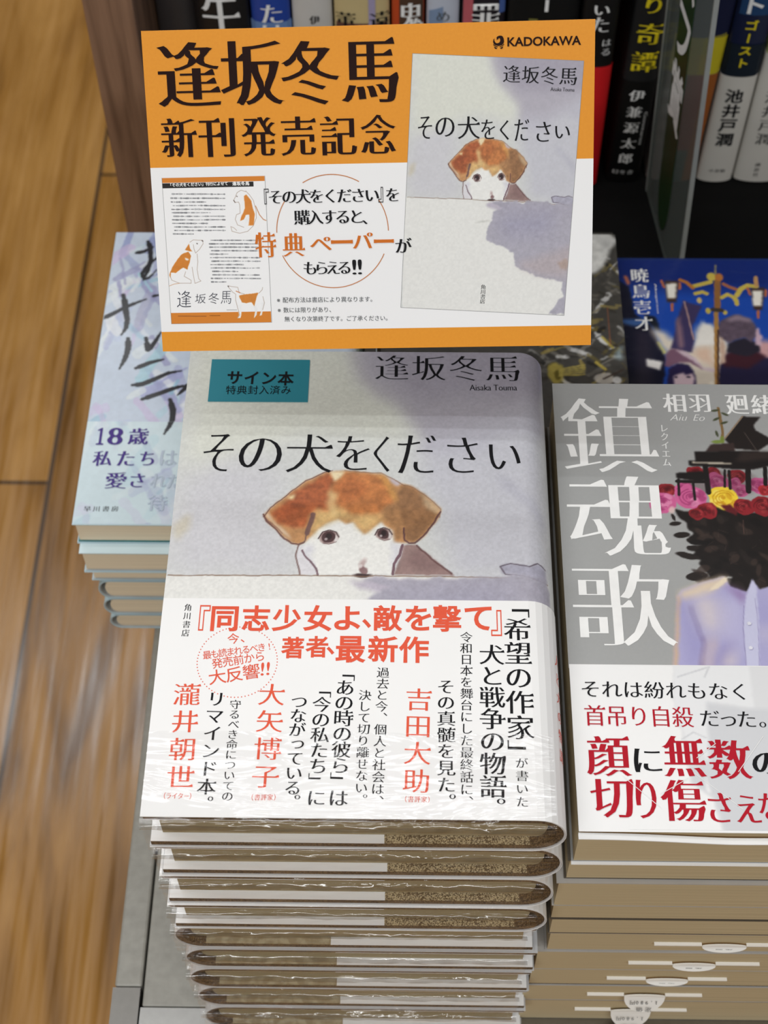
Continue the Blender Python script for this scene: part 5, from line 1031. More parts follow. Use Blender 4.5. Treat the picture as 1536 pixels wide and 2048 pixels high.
 ['coll','l',[80,78,74],0.71,0.6,0.48,1.5,[[103.74,168.29],[107.32,162.5]]],
 ['coll','l',[180,180,176],1.5,0.6,0.6,1.5,[[112.38,158.98],[120.18,166.08]]],
 ['coll','l',[116,104,60],1.02,0.6,0.77,1.5,[[116.57,158.04],[124.77,165.72]]],
 ['coll','l',[80,78,74],1.68,0.6,0.59,1.5,[[116.31,123.8],[122.47,124.73]]],
 ['coll','l',[180,180,176],1.17,0.6,0.44,1.5,[[105.17,103.28],[109.41,106.57]]],
 ['coll','l',[180,180,176],1.88,0.6,0.73,1.5,[[84.77,148.1],[90.34,148.54]]],
 ['coll','l',[54,50,44],0.58,0.6,0.53,1.5,[[80.55,138.89],[85.39,135]]],
 ['coll','l',[128,124,116],2.08,0.6,0.75,1.5,[[86.65,102.63],[90.21,108.67]]],
 ['coll','l',[116,104,60],1.66,0.6,0.61,1.5,[[109.26,121.65],[115.19,123.41]]],
 ['coll','l',[116,104,60],0.46,0.6,0.45,1.5,[[93.2,119.59],[98.6,123.92]]],
 ['coll','l',[150,134,76],2.3,0.6,0.66,1.5,[[109.71,156.66],[113.27,160.16]]],
 ['coll','l',[54,50,44],1.78,0.6,0.82,1.5,[[118.75,90.99],[122.13,92.28]]],
 ['coll','l',[40,38,36],2.18,0.6,0.43,1.5,[[88.36,108.3],[96.04,102.65]]],
 ['coll','l',[100,96,88],0.61,0.6,0.8,1.5,[[117.75,166.36],[124.23,159.26]]],
 ['coll','l',[54,50,44],0.52,0.6,0.49,1.5,[[112.99,133.08],[115.29,134.94]]],
 ['coll','l',[100,96,88],2.34,0.6,0.53,1.5,[[109.49,157.47],[118.75,160.29]]],
 ['coll','l',[54,50,44],1.92,0.6,0.86,1.5,[[83.44,147.93],[86.11,150.16]]],
 ['coll','l',[54,50,44],1.95,0.6,0.9,1.5,[[109.76,167.66],[115.88,167.79]]],
 ['coll','l',[150,134,76],1.67,0.6,0.64,1.5,[[111.88,127.86],[118.3,129.73]]],
 ['coll','l',[128,124,116],1.47,0.6,0.77,1.5,[[95.45,179.91],[99,179.46]]],
 ['coll','l',[54,50,44],0.59,0.6,0.82,1.5,[[95.92,121.95],[99.14,121.29]]],
 ['coll','l',[226,226,224],0.92,0.6,0.81,1.5,[[86.82,157.16],[97.64,159.41]]],
 ['coll','l',[40,38,36],2.26,0.6,0.85,1.5,[[106.31,153.27],[108.85,156.72]]],
 ['coll','l',[54,50,44],1.89,0.6,0.41,1.5,[[123.49,105.89],[132.83,106.79]]],
 ['coll','l',[40,38,36],2.03,0.6,0.41,1.5,[[95.26,108.48],[98.13,103.75]]],
 ['coll','l',[54,50,44],0.55,0.6,0.61,1.5,[[125.54,92.11],[130.1,99.11]]],
 ['coll','l',[150,134,76],2.25,0.6,0.42,1.5,[[83.88,132.48],[86.25,133.9]]],
 ['coll','l',[40,38,36],1.77,0.6,0.76,1.5,[[98.47,144.72],[105.32,147.19]]],
 ['coll','l',[80,78,74],2.37,0.6,0.76,1.5,[[94.7,89.94],[97.27,92.6]]],
 ['coll','l',[180,180,176],2.52,0.6,0.59,1.5,[[111.87,179.86],[120.35,182.42]]],
 ['coll','l',[116,104,60],0.57,0.6,0.55,1.5,[[126.37,101.01],[128.59,97.57]]],
 ['coll','l',[226,226,224],1.71,0.6,0.49,1.5,[[109.8,166.56],[117.54,173.47]]],
 ['coll','l',[180,180,176],2.29,0.6,0.51,1.5,[[82.03,109.13],[86.08,103.57]]],
 ['coll','l',[54,50,44],2.39,0.6,0.46,1.5,[[87.48,150.02],[95.9,158.16]]],
 ['coll','l',[100,96,88],0.96,0.6,0.87,1.5,[[88.4,185.14],[96.92,173.7]]],
 ['coll','l',[226,226,224],0.57,0.6,0.79,1.5,[[124.81,163.08],[132.71,173.76]]],
 ['coll','l',[116,104,60],1.97,0.6,0.56,1.5,[[119.99,104.85],[125.1,110.59]]],
 ['coll','l',[80,78,74],0.78,0.6,0.66,1.5,[[82.62,97.86],[92.89,96.05]]],
 ['coll','l',[54,50,44],1.37,0.6,0.83,1.5,[[80.38,101.83],[88.19,100.85]]],
 ['coll','l',[40,38,36],1.62,0.6,0.43,1.5,[[100.66,170.66],[104.59,164.89]]],
 ['coll','l',[54,50,44],0.62,0.6,0.43,1.5,[[106.31,134.25],[109.46,134.98]]],
 ['coll','l',[180,180,176],1.71,0.6,0.9,1.5,[[130.55,169.42],[133.15,168.92]]],
 ['coll','l',[128,124,116],0.91,0.6,0.78,1.5,[[122.56,87.16],[126.29,84.85]]],
 ['coll','l',[80,78,74],0.51,0.6,0.87,1.5,[[82.46,164.47],[87.75,165.82]]],
 ['coll','l',[226,226,224],2.02,0.6,0.41,1.5,[[85.44,159.71],[91.09,157.19]]],
 ['coll','l',[128,124,116],0.57,0.6,0.8,1.5,[[107.38,94.31],[110.15,92.97]]],
 ['coll','l',[40,38,36],0.92,0.6,0.55,1.5,[[131.31,181.55],[135.39,184.27]]],
 ['coll','l',[80,78,74],1.18,0.6,0.74,1.5,[[115.14,142.68],[120,140.66]]],
 ['coll','l',[128,124,116],1.5,0.6,0.69,1.5,[[122.89,154.83],[126.03,153]]],
 ['coll','l',[100,96,88],0.64,0.6,0.78,1.5,[[86.61,112.38],[88.79,112.79]]],
 ['coll','l',[80,78,74],1.99,0.6,0.63,1.5,[[100.54,123.33],[104.33,125.25]]],
 ['coll','l',[128,124,116],0.62,0.6,0.42,1.5,[[80.78,107.07],[83.86,99.62]]],
 ['coll','l',[54,50,44],2.37,0.6,0.64,1.5,[[103.66,121.3],[110.61,120.74]]],
 ['coll','l',[128,124,116],2.04,0.6,0.63,1.5,[[126.63,120.65],[132.49,115.36]]],
 ['coll','l',[80,78,74],2.36,0.6,0.48,1.5,[[89.14,118.96],[94.25,113.79]]],
 ['coll','l',[180,180,176],0.78,0.6,0.67,1.5,[[120.96,184],[125.57,177.99]]],
 ['coll','l',[226,226,224],0.91,0.6,0.73,1.5,[[78.67,87.92],[81.66,90.63]]],
 ['coll','l',[80,78,74],0.87,0.6,0.42,1.5,[[92.04,181.14],[101.41,174.83]]],
 ['coll','l',[80,78,74],1.05,0.6,0.84,1.5,[[113.1,117.01],[116.41,118.93]]],
 ['coll','l',[226,226,224],0.86,0.6,0.49,1.5,[[82.05,178.54],[83.85,172.91]]],
 ['coll','l',[226,226,224],2.12,0.6,0.83,1.5,[[94.52,105.15],[100.64,105.37]]],
 ['coll','l',[100,96,88],1.9,0.6,0.88,1.5,[[107.84,149.29],[114.13,136.72]]],
 ['coll','l',[128,124,116],2.43,0.6,0.42,1.5,[[97.96,170.93],[105.37,161.43]]],
 ['coll','l',[116,104,60],1.63,0.6,0.73,1.5,[[108.14,126.87],[113.49,130.75]]],
 ['coll','l',[100,96,88],1.43,0.6,0.47,1.5,[[81.4,163.26],[84.6,166.7]]],
 ['coll','l',[150,134,76],1.17,0.6,0.51,1.5,[[91.46,118.19],[100.29,115.7]]],
 ['coll','l',[150,134,76],1.66,0.6,0.84,1.5,[[87.28,107.14],[93.04,109.42]]],
 ['coll','l',[116,104,60],1.86,0.6,0.42,1.5,[[98.58,116.97],[100.52,113.88]]],
 ['coll','l',[100,96,88],2.1,0.6,0.41,1.5,[[106.16,168.89],[112.37,174.66]]],
 ['coll','l',[80,78,74],1.18,0.6,0.51,1.5,[[98.11,173.85],[103.12,174.21]]],
 ['coll','l',[150,134,76],1.28,0.6,0.69,1.5,[[126.2,139.54],[132.75,136.59]]],
 ['coll','l',[100,96,88],1.41,0.6,0.79,1.5,[[128.21,164.96],[134.31,158.75]]],
 ['coll','l',[100,96,88],1.57,0.6,0.5,1.5,[[90.03,159.23],[92.98,161.73]]],
 ['coll','l',[40,38,36],2.54,0.6,0.57,1.5,[[92.75,140.77],[96.48,146.65]]],
 ['coll','l',[128,124,116],0.54,0.6,0.71,1.5,[[114.68,176.61],[125.59,177.61]]],
 ['coll','l',[180,180,176],0.97,0.6,0.72,1.5,[[119.48,174.37],[124.8,170.54]]],
 ['coll','l',[80,78,74],2.15,0.6,0.73,1.5,[[120.68,96.4],[125.03,95.23]]],
 ['coll','l',[100,96,88],2.29,0.6,0.77,1.5,[[111.65,145.17],[117.14,144.86]]],
 ['coll','l',[226,226,224],1.54,0.6,0.69,1.5,[[86.73,176.96],[91.15,181.79]]],
 ['coll','l',[150,134,76],1.41,0.6,0.86,1.5,[[87,111.91],[91.5,117.41]]],
 ['coll','l',[100,96,88],1.98,0.6,0.42,1.5,[[110.35,146.34],[116.91,155.33]]],
 ['coll','l',[116,104,60],2.5,0.6,0.68,1.5,[[101.69,162.12],[110.37,157.29]]],
 ['coll','l',[40,38,36],1.23,0.6,0.85,1.5,[[86.27,129.7],[93.43,125.66]]],
 ['coll','l',[40,38,36],1.06,0.6,0.42,1.5,[[121.33,166.87],[130.61,168.38]]],
 ['coll','l',[116,104,60],0.94,0.6,0.63,1.5,[[119.44,90.63],[128,91]]],
 ['coll','l',[54,50,44],1.71,0.6,0.77,1.5,[[90.15,98.53],[92.97,101.31]]],
 ['coll','l',[54,50,44],2.38,0.6,0.72,1.5,[[107.79,181.65],[116.15,190.9]]],
 ['coll','l',[80,78,74],0.91,0.6,0.82,1.5,[[82.49,85.54],[90.33,90.2]]],
 ['coll','l',[150,134,76],0.68,0.6,0.64,1.5,[[104.78,107.43],[108.06,104.34]]],
 ['coll','l',[150,134,76],2.45,0.6,0.67,1.5,[[106.7,124.05],[116.23,127.59]]],
 ['coll','l',[128,124,116],2.52,0.6,0.8,1.5,[[107.17,166.8],[110.28,160.14]]],
 ['coll','l',[54,50,44],0.94,0.6,0.79,1.5,[[120.97,137.26],[124.64,133.97]]],
 ['coll','l',[128,124,116],1.67,0.6,0.57,1.5,[[124.05,147.74],[126.56,149.3]]],
 ['coll','l',[100,96,88],0.61,0.6,0.61,1.5,[[99.17,136.78],[103.53,137.39]]],
 ['coll','l',[40,38,36],1.89,0.6,0.78,1.5,[[99.24,149.91],[107.59,157.4]]],
 ['coll','l',[116,104,60],0.79,0.6,0.53,1.5,[[96.96,116.63],[101.29,123.77]]],
 ['coll','l',[128,124,116],0.88,0.6,0.5,1.5,[[82.3,181.3],[86.89,183.53]]],
 ['coll','l',[226,226,224],1.91,0.6,0.86,1.5,[[119.65,175.88],[122.5,172.66]]],
 ['coll','l',[180,180,176],0.95,0.6,0.79,1.5,[[88.29,144.17],[95.29,144.37]]],
 ['coll','l',[100,96,88],1.07,0.6,0.47,1.5,[[120.16,152.63],[125.35,160.19]]],
 ['coll','l',[128,124,116],1.92,0.6,0.67,1.5,[[111.33,133.23],[117.15,135.96]]],
 ['coll','l',[128,124,116],2.2,0.6,0.81,1.5,[[105.11,106.5],[113.78,116.29]]],
 ['coll','l',[128,124,116],0.9,0.6,0.57,1.5,[[104.74,118.22],[112.94,114.25]]],
 ['coll','l',[80,78,74],0.47,0.6,0.58,1.5,[[126.02,128.83],[129.53,134.64]]],
 ['coll','l',[54,50,44],1.72,0.6,0.7,1.5,[[83.52,90.78],[88.88,92.07]]],
 ['coll','l',[150,134,76],0.91,0.6,0.75,1.5,[[94.31,109.05],[101.68,113.85]]],
 ['coll','l',[40,38,36],2.37,0.6,0.87,1.5,[[113.99,174.74],[123.07,166.38]]],
 ['coll','l',[54,50,44],2.27,0.6,0.73,1.5,[[119.72,112.01],[128.64,113.31]]],
 ['coll','l',[116,104,60],0.47,0.6,0.58,1.5,[[124.59,113.22],[129.33,117.24]]],
 ['coll','l',[226,226,224],1.9,0.6,0.4,1.5,[[88.48,128.02],[92.93,128.98]]],
 ['coll','l',[100,96,88],0.64,0.6,0.51,1.5,[[119.79,137.17],[130.33,138.38]]],
 ['coll','l',[80,78,74],0.86,0.6,0.68,1.5,[[115.44,169.73],[120.73,158.88]]],
 ['coll','l',[128,124,116],1.32,0.6,0.72,1.5,[[116.29,99.8],[123.26,104.73]]],
 ['coll','l',[100,96,88],0.5,0.6,0.8,1.5,[[101.54,107.53],[105.78,105.5]]],
 ['coll','l',[150,134,76],1.27,0.6,0.47,1.5,[[124.48,166.67],[129.41,159.02]]],
 ['coll','l',[80,78,74],1.82,0.6,0.53,1.5,[[90.39,110.64],[97.17,121.18]]],
 ['coll','l',[54,50,44],1.37,0.6,0.47,1.5,[[88.42,176.16],[98.48,170.66]]],
 ['coll','l',[150,134,76],1.15,0.6,0.58,1.5,[[89.61,126],[99.69,125.56]]],
 ['coll','l',[54,50,44],1.86,0.6,0.51,1.5,[[92.03,132.21],[96.14,137.62]]],
 ['coll','l',[150,134,76],2.32,0.6,0.51,1.5,[[105.23,155.57],[109.11,156.36]]],
 ['coll','l',[226,226,224],0.59,0.6,0.79,1.5,[[110.62,124.15],[113.08,123.34]]],
 ['coll','l',[80,78,74],2.52,0.6,0.58,1.5,[[80.84,132.98],[85.82,130.85]]],
 ['coll','l',[150,134,76],2.27,0.6,0.85,1.5,[[105.57,102.58],[107.07,98.24]]],
 ['coll','l',[226,226,224],2.47,0.6,0.76,1.5,[[101.2,111.22],[110.48,106.64]]],
 ['coll','l',[128,124,116],2.42,0.6,0.9,1.5,[[95.15,123.28],[100.84,110.79]]],
 ['coll','l',[40,38,36],0.7,0.6,0.86,1.5,[[97.53,85.68],[99.96,86.32]]],
 ['coll','l',[226,226,224],2.19,0.6,0.71,1.5,[[128.39,162.05],[131.75,159.98]]],
 ['coll','l',[40,38,36],2.02,0.6,0.54,1.5,[[87.03,129.07],[92.07,135]]],
 ['coll','l',[128,124,116],2.22,0.6,0.62,1.5,[[91.49,138.25],[96.59,142.51]]],
 ['coll','l',[54,50,44],1.41,0.6,0.58,1.5,[[98.07,123.26],[108.28,126.62]]],
 ['coll','l',[128,124,116],2.29,0.6,0.44,1.5,[[109.93,93.98],[119.99,99.26]]],
 ['coll','l',[40,38,36],2.25,0.6,0.73,1.5,[[109.63,101.7],[113.57,99.22]]],
 ['coll','l',[226,226,224],1.26,0.6,0.78,1.5,[[112.78,175.31],[117.8,183.09]]],
 ['coll','l',[54,50,44],0.7,0.6,0.68,1.5,[[112.06,111.82],[120.22,104.7]]],
 ['coll','l',[150,134,76],1.14,0.6,0.88,1.5,[[112.1,88.22],[118.24,95.04]]],
 ['coll','l',[54,50,44],2.31,0.6,0.75,1.5,[[96.11,116.71],[100.55,120.7]]],
 ['coll','l',[40,38,36],1.3,0.6,0.84,1.5,[[103.77,114.77],[112.11,115.12]]],
 ['coll','l',[40,38,36],2.35,0.6,0.82,1.5,[[115.26,121.21],[119.3,124.56]]],
 ['coll','l',[100,96,88],0.56,0.6,0.64,1.5,[[130.01,178.86],[137.17,183.2]]],
 ['coll','l',[128,124,116],1.84,0.6,0.77,1.5,[[80.56,132.42],[89.01,131.14]]],
 ['coll','l',[116,104,60],2.38,0.6,0.69,1.5,[[109.93,106.45],[114.99,102.51]]],
 ['coll','l',[40,38,36],0.92,0.6,0.51,1.5,[[100.56,105.74],[104.18,105.41]]],
 ['coll','l',[54,50,44],2.49,0.6,0.76,1.5,[[105.14,125.35],[107.74,128.57]]],
 ['coll','l',[128,124,116],1.16,0.6,0.54,1.5,[[105.56,142.66],[116.58,141.94]]],
 ['coll','l',[226,226,224],2.46,0.6,0.69,1.5,[[89.56,148.76],[96.26,161.18]]],
 ['coll','l',[150,134,76],1.22,0.6,0.68,1.5,[[121.62,86.17],[126.4,89.53]]],
 ['coll','l',[226,226,224],2.45,0.6,0.63,1.5,[[95.83,93.06],[99.31,87.14]]],
 ['coll','l',[150,134,76],0.92,0.6,0.44,1.5,[[113.75,134.28],[116.61,135.9]]],
 ['coll','l',[226,226,224],2.21,0.6,0.55,1.5,[[110.28,183.2],[117.64,171.88]]],
 ['coll','l',[54,50,44],1.43,0.6,0.67,1.5,[[97.6,92.16],[104.86,86.62]]],
 ['coll','l',[150,134,76],1.33,0.6,0.71,1.5,[[98.58,127.81],[107.17,123.41]]],
 ['coll','l',[80,78,74],2.17,0.6,0.55,1.5,[[113.07,180.89],[118.25,184.2]]],
 ['coll','l',[128,124,116],0.48,0.6,0.86,1.5,[[99.15,173.71],[103.51,175.95]]],
 ['coll','l',[40,38,36],2.4,0.6,0.78,1.5,[[81.6,107.89],[87.95,101.39]]],
 ['coll','l',[128,124,116],1.81,0.6,0.49,1.5,[[92.88,107.35],[97.65,103.97]]],
 ['coll','p',[214,214,210],1,1.2,1,0,[[115.23,188.81],[126.04,188.88],[129.61,184.65],[125.2,176.19],[123.27,169.91],[117.36,160.58],[113.52,159.53]]],
 ['coll','p',[170,170,168],2,1,0.7,0,[[120.37,184.59],[128.07,184.64],[122.77,174.08]]],
 ['coll','e',[166,150,70],1.2,0.9,2,0,93.84,94.81,4.34,6.55],
 ['coll','e',[90,80,30],0.8,0.9,1,0,94.5,93.41,1.73,3.18],
 ['coll','l',[176,160,84],0.87,0.25,0.9,0.8,[[95.37,96.69],[107.87,100.07]]],
 ['coll','l',[176,160,84],0.87,0.25,0.9,0.8,[[95.33,95.75],[107.78,98.57]]],
 ['coll','l',[176,160,84],0.87,0.25,0.9,0.8,[[95.28,94.82],[107.7,97.07]]],
 ['coll','l',[176,160,84],0.87,0.25,0.9,0.8,[[95.24,93.88],[107.61,95.57]]],
 ['coll','l',[176,160,84],0.87,0.25,0.9,0.8,[[95.2,92.95],[107.53,94.07]]],
 ['coll','l',[190,170,80],1.6,0.25,0.9,0,[[113.76,101.53],[117.85,97.33]]],
 ['coll','l',[178,160,70],1.47,0.25,0.8,0,[[117.69,117.78],[122.38,111.09]]],
 ['coll','e',[196,190,180],0.8,0.9,1.5,0,117.46,91.26,5.05,3.73],
 ['coll','l',[70,58,50],1.01,0.25,0.9,0,[[116.74,91.26],[126.5,96.93]]],
 ['coll','e',[216,216,214],0.8,1,0,0,123.16,90.38,2.16,2.23],
 ['coll','p',[170,190,196],1,1,0.7,0,[[121.94,104.43],[126.97,114],[126.9,102.58]]],
 ['coll','l',[170,92,60],0.75,0.25,0.5,0,[[121.53,137.39],[121.41,113]]],
 ['left','l',[200,184,218],3.58,0.5,0.66,1.2,[[29.27,58.44],[34.22,53.21]]],
 ['left','l',[228,232,236],5.69,0.5,0.55,1.2,[[31.56,22.81],[45.78,30.18]]],
 ['left','l',[200,184,218],4.77,0.5,0.72,1.2,[[8.17,142.37],[11.55,150.8]]],
 ['left','l',[166,208,220],5.51,0.5,0.45,1.2,[[0.33,13.44],[4.81,37.74]]],
 ['left','l',[160,164,206],4.2,0.5,0.6,1.2,[[14.52,157.59],[24.17,139.26]]],
 ['left','l',[150,150,190],1.54,0.5,0.69,1.2,[[-6.7,67.06],[-1.91,85.18]]],
 ['left','l',[166,208,220],4.27,0.5,0.45,1.2,[[76.77,4.69],[84.84,-5.27]]],
 ['left','l',[228,232,236],1.58,0.5,0.73,1.2,[[1.69,112.38],[8.32,134.36]]],
 ['left','l',[146,190,212],4.99,0.5,0.44,1.2,[[22.77,83.35],[28.88,86.2]]],
 ['left','l',[200,184,218],4.41,0.5,0.69,1.2,[[27.47,148.97],[36.64,139.4]]],
 ['left','l',[222,230,232],2.58,0.5,0.8,1.2,[[27.66,111.62],[38.47,98.51]]],
 ['left','l',[160,164,206],5.79,0.5,0.77,1.2,[[26.45,77.92],[41.05,89.67]]],
 ['left','l',[186,198,224],6.26,0.5,0.8,1.2,[[51.39,148.83],[59.5,156.9]]],
 ['left','l',[136,146,194],4.69,0.5,0.49,1.2,[[19.98,180.66],[30.84,159.54]]],
 ['left','l',[228,232,236],3.51,0.5,0.65,1.2,[[30.85,91.09],[47.37,71.58]]],
 ['left','l',[146,190,212],4.95,0.5,0.61,1.2,[[-16.66,118.66],[-11.74,134.3]]],
 ['left','l',[166,208,220],2.21,0.5,0.48,1.2,[[-26.78,184.63],[-13.17,205.47]]],
 ['left','l',[136,146,194],5.26,0.5,0.57,1.2,[[17.61,173.34],[26.22,200.26]]],
 ['left','l',[200,184,218],4.16,0.5,0.55,1.2,[[43.24,16.8],[53.18,21.77]]],
 ['left','l',[186,198,224],5.52,0.5,0.61,1.2,[[1.97,52.69],[19.38,58.33]]],
 ['left','l',[136,146,194],5.85,0.5,0.68,1.2,[[53.3,109.68],[60.92,115.74]]],
 ['left','l',[166,208,220],4.05,0.5,0.43,1.2,[[34.65,64.77],[45.24,77.83]]],
 ['left','l',[136,146,194],3.03,0.5,0.47,1.2,[[6.91,168.37],[13.48,161]]],
 ['left','l',[222,230,232],4.23,0.5,0.59,1.2,[[47.12,62.19],[50.39,54.87]]],
 ['left','l',[146,190,212],1.43,0.5,0.54,1.2,[[-9.42,69.42],[-2.73,56.92]]],
 ['left','l',[228,232,236],3.9,0.5,0.68,1.2,[[2.29,144.11],[10.77,126.31]]],
 ['left','l',[222,230,232],3.57,0.5,0.74,1.2,[[-2.76,93.21],[2.89,113.77]]],
 ['left','l',[150,150,190],4.72,0.5,0.67,1.2,[[55,139.26],[63.69,161.94]]],
 ['left','l',[200,184,218],4.98,0.5,0.76,1.2,[[72.38,77.37],[85.2,60.79]]],
 ['left','l',[136,146,194],3.89,0.5,0.57,1.2,[[35.18,150.57],[43.91,132.32]]],
 ['left','l',[200,184,218],2.13,0.5,0.5,1.2,[[14.64,103.87],[19.52,127.79]]],
 ['left','l',[136,146,194],2.94,0.5,0.71,1.2,[[-10.12,57.98],[-1.68,40.1]]],
 ['left','l',[136,146,194],1.82,0.5,0.51,1.2,[[35.58,10.29],[42.72,15.83]]],
 ['left','l',[228,232,236],5.15,0.5,0.52,1.2,[[68.67,22.45],[79.2,1.29]]],
 ['left','l',[228,232,236],2.25,0.5,0.48,1.2,[[65.9,42.74],[71.06,47.23]]],
 ['left','l',[160,164,206],4.01,0.5,0.44,1.2,[[62.58,12.66],[75.74,17.7]]],
 ['left','l',[228,232,236],5.11,0.5,0.6,1.2,[[46.16,80.37],[49.83,73.67]]],
 ['left','l',[160,164,206],4.76,0.5,0.51,1.2,[[40.56,93.04],[47.41,67.69]]],
 ['left','l',[166,208,220],3.97,0.5,0.79,1.2,[[67.3,88.75],[80.73,66.27]]],
 ['left','l',[166,208,220],1.92,0.5,0.42,1.2,[[8.53,170.57],[17.23,176.97]]],
 ['left','l',[160,164,206],4.33,0.5,0.63,1.2,[[-22.21,134.35],[-9.86,145.01]]],
 ['left','l',[150,150,190],5.18,0.5,0.72,1.2,[[58.17,63.69],[62.68,48.44]]],
 ['left','l',[200,184,218],2.03,0.5,0.45,1.2,[[21.78,58.63],[34.21,35.18]]],
 ['left','l',[222,230,232],3.62,0.5,0.54,1.2,[[20.52,157.3],[29.17,148.43]]],
 ['left','l',[222,230,232],3.08,0.5,0.76,1.2,[[16.58,121.28],[22.56,146.4]]],
 ['left','l',[228,232,236],5.23,0.5,0.67,1.2,[[43.02,65.29],[51.39,75.39]]],
 ['left','l',[222,230,232],2.29,0.5,0.62,1.2,[[19.08,128.83],[25.01,120.89]]],
 ['left','l',[200,184,218],5.74,0.5,0.64,1.2,[[38.77,72.87],[45.04,59.23]]],
 ['left','l',[200,184,218],5.32,0.5,0.46,1.2,[[-7.43,63.97],[7.52,68.55]]],
 ['left','l',[150,150,190],1.65,0.5,0.67,1.2,[[23.08,1.7],[29.83,-9.1]]],
 ['left','l',[228,232,236],5.29,0.5,0.49,1.2,[[-13.45,134.27],[-7.64,111.68]]],
 ['left','l',[146,190,212],4.06,0.5,0.59,1.2,[[-6.38,52.79],[6.33,62.96]]],
 ['left','l',[200,184,218],2.7,0.5,0.76,1.2,[[70,94.92],[76.5,78.99]]],
 ['left','l',[200,184,218],3.03,0.5,0.52,1.2,[[3.07,70.23],[11.26,50.94]]],
 ['left','l',[222,230,232],2.02,0.5,0.73,1.2,[[-5.69,18.14],[10.07,-0.5]]],
 ['left','l',[228,232,236],1.69,0.5,0.45,1.2,[[17.96,121.96],[32.73,102.21]]],
 ['left','l',[150,150,190],3.88,0.5,0.64,1.2,[[3.95,152.75],[16.83,162.84]]],
 ['left','l',[136,146,194],6.03,0.5,0.61,1.2,[[63.43,155.68],[76.71,164.79]]],
 ['left','l',[146,190,212],2.74,0.5,0.61,1.2,[[10.3,146.71],[24.69,152.92]]],
 ['left','l',[160,164,206],3.63,0.5,0.41,1.2,[[60.37,163.32],[69.11,191.42]]],
 ['left','l',[150,150,190],3.6,0.5,0.72,1.2,[[25.64,113.35],[34.96,96.53]]],
 ['left','l',[200,184,218],3.23,0.5,0.46,1.2,[[74.69,41.32],[82.63,19.5]]],
 ['left','l',[136,146,194],3.51,0.5,0.72,1.2,[[4.73,170.37],[7.54,185.45]]],
 ['left','l',[200,184,218],4.62,0.5,0.54,1.2,[[51.57,82.62],[65.77,92.04]]],
 ['left','l',[228,232,236],1.95,0.5,0.79,1.2,[[47.81,29.56],[54.82,33.55]]],
 ['left','l',[166,208,220],1.57,0.5,0.46,1.2,[[25.82,149.16],[31.58,137.24]]],
 ['left','l',[160,164,206],2.76,0.5,0.7,1.2,[[24.13,95.08],[36.6,74.26]]],
 ['left','l',[136,146,194],1.94,0.5,0.6,1.2,[[16.24,150.63],[26.83,157.62]]],
 ['left','l',[150,150,190],5.76,0.5,0.52,1.2,[[17.62,119.83],[23.02,145.45]]],
 ['left','l',[150,150,190],4.6,0.5,0.68,1.2,[[60.05,122.1],[68.92,127.81]]],
 ['left','l',[200,184,218],6.39,0.5,0.71,1.2,[[-6.74,160.18],[8,174.03]]],
 ['left','l',[200,184,218],4.25,0.5,0.59,1.2,[[30.36,14.94],[42.01,1.26]]],
 ['left','l',[222,230,232],5.81,0.5,0.77,1.2,[[-4.5,140.47],[10.03,151.26]]],
 ['left','l',[200,184,218],5.86,0.5,0.74,1.2,[[33.09,55.63],[38.63,41.6]]],
 ['left','l',[228,232,236],1.92,0.5,0.66,1.2,[[46.36,70.56],[61.89,79.12]]],
 ['left','l',[222,230,232],3.95,0.5,0.57,1.2,[[-2.74,133.14],[13.18,152.28]]],
 ['left','l',[228,232,236],1.88,0.5,0.68,1.2,[[12.88,144.37],[19.64,164.65]]],
 ['left','l',[222,230,232],4.78,0.5,0.46,1.2,[[50.97,64.19],[61.51,73.7]]],
 ['left','l',[150,150,190],2.37,0.5,0.77,1.2,[[70.78,24.29],[77.32,5.48]]],
 ['left','l',[146,190,212],3.71,0.5,0.65,1.2,[[74.95,35.22],[88.17,39.46]]],
 ['left','l',[160,164,206],3.45,0.5,0.42,1.2,[[3.74,106.76],[8.89,133.6]]],
 ['left','l',[150,150,190],2.38,0.5,0.42,1.2,[[53.44,159.72],[71.16,168.87]]],
 ['left','l',[146,190,212],1.96,0.5,0.66,1.2,[[58.96,184.21],[61.67,199.58]]],
 ['left','l',[186,198,224],4.88,0.5,0.77,1.2,[[52.79,27.13],[66.83,39.84]]],
 ['left','l',[136,146,194],5.07,0.5,0.55,1.2,[[-18.47,117.82],[-13.74,124.55]]],
 ['left','l',[186,198,224],5.61,0.5,0.57,1.2,[[8.04,113.45],[11.21,133.53]]],
 ['left','l',[186,198,224],2.97,0.5,0.49,1.2,[[71.71,104.73],[84.04,79.67]]],
 ['left','l',[186,198,224],3.1,0.5,0.46,1.2,[[21.23,10.5],[24.07,4.03]]],
 ['left','l',[166,208,220],5.53,0.5,0.71,1.2,[[23.12,87.05],[33.13,109.4]]],
 ['left','l',[222,230,232],3.05,0.5,0.52,1.2,[[9.56,171.51],[17.86,176.02]]],
 ['left','l',[200,184,218],5.25,0.5,0.79,1.2,[[42.15,175.96],[53.28,184.32]]],
 ['left','l',[166,208,220],1.38,0.5,0.58,1.2,[[70.86,33.45],[79.59,17.09]]],
 ['left','l',[146,190,212],2.72,0.5,0.42,1.2,[[11.76,122.75],[21.75,112.76]]],
 ['left','l',[146,190,212],2.62,0.5,0.42,1.2,[[4.61,11.98],[12.2,29.41]]],
 ['left','l',[186,198,224],3.06,0.5,0.47,1.2,[[57.78,59.77],[66.97,68.18]]],
 ['left','l',[222,230,232],2.4,0.5,0.65,1.2,[[15.23,161.23],[28.88,170.4]]],
 ['left','l',[222,230,232],5.03,0.5,0.77,1.2,[[46.25,117.7],[52.15,125.36]]],
 ['left','l',[160,164,206],6.22,0.5,0.47,1.2,[[-25.36,173.35],[-17.63,196.45]]],
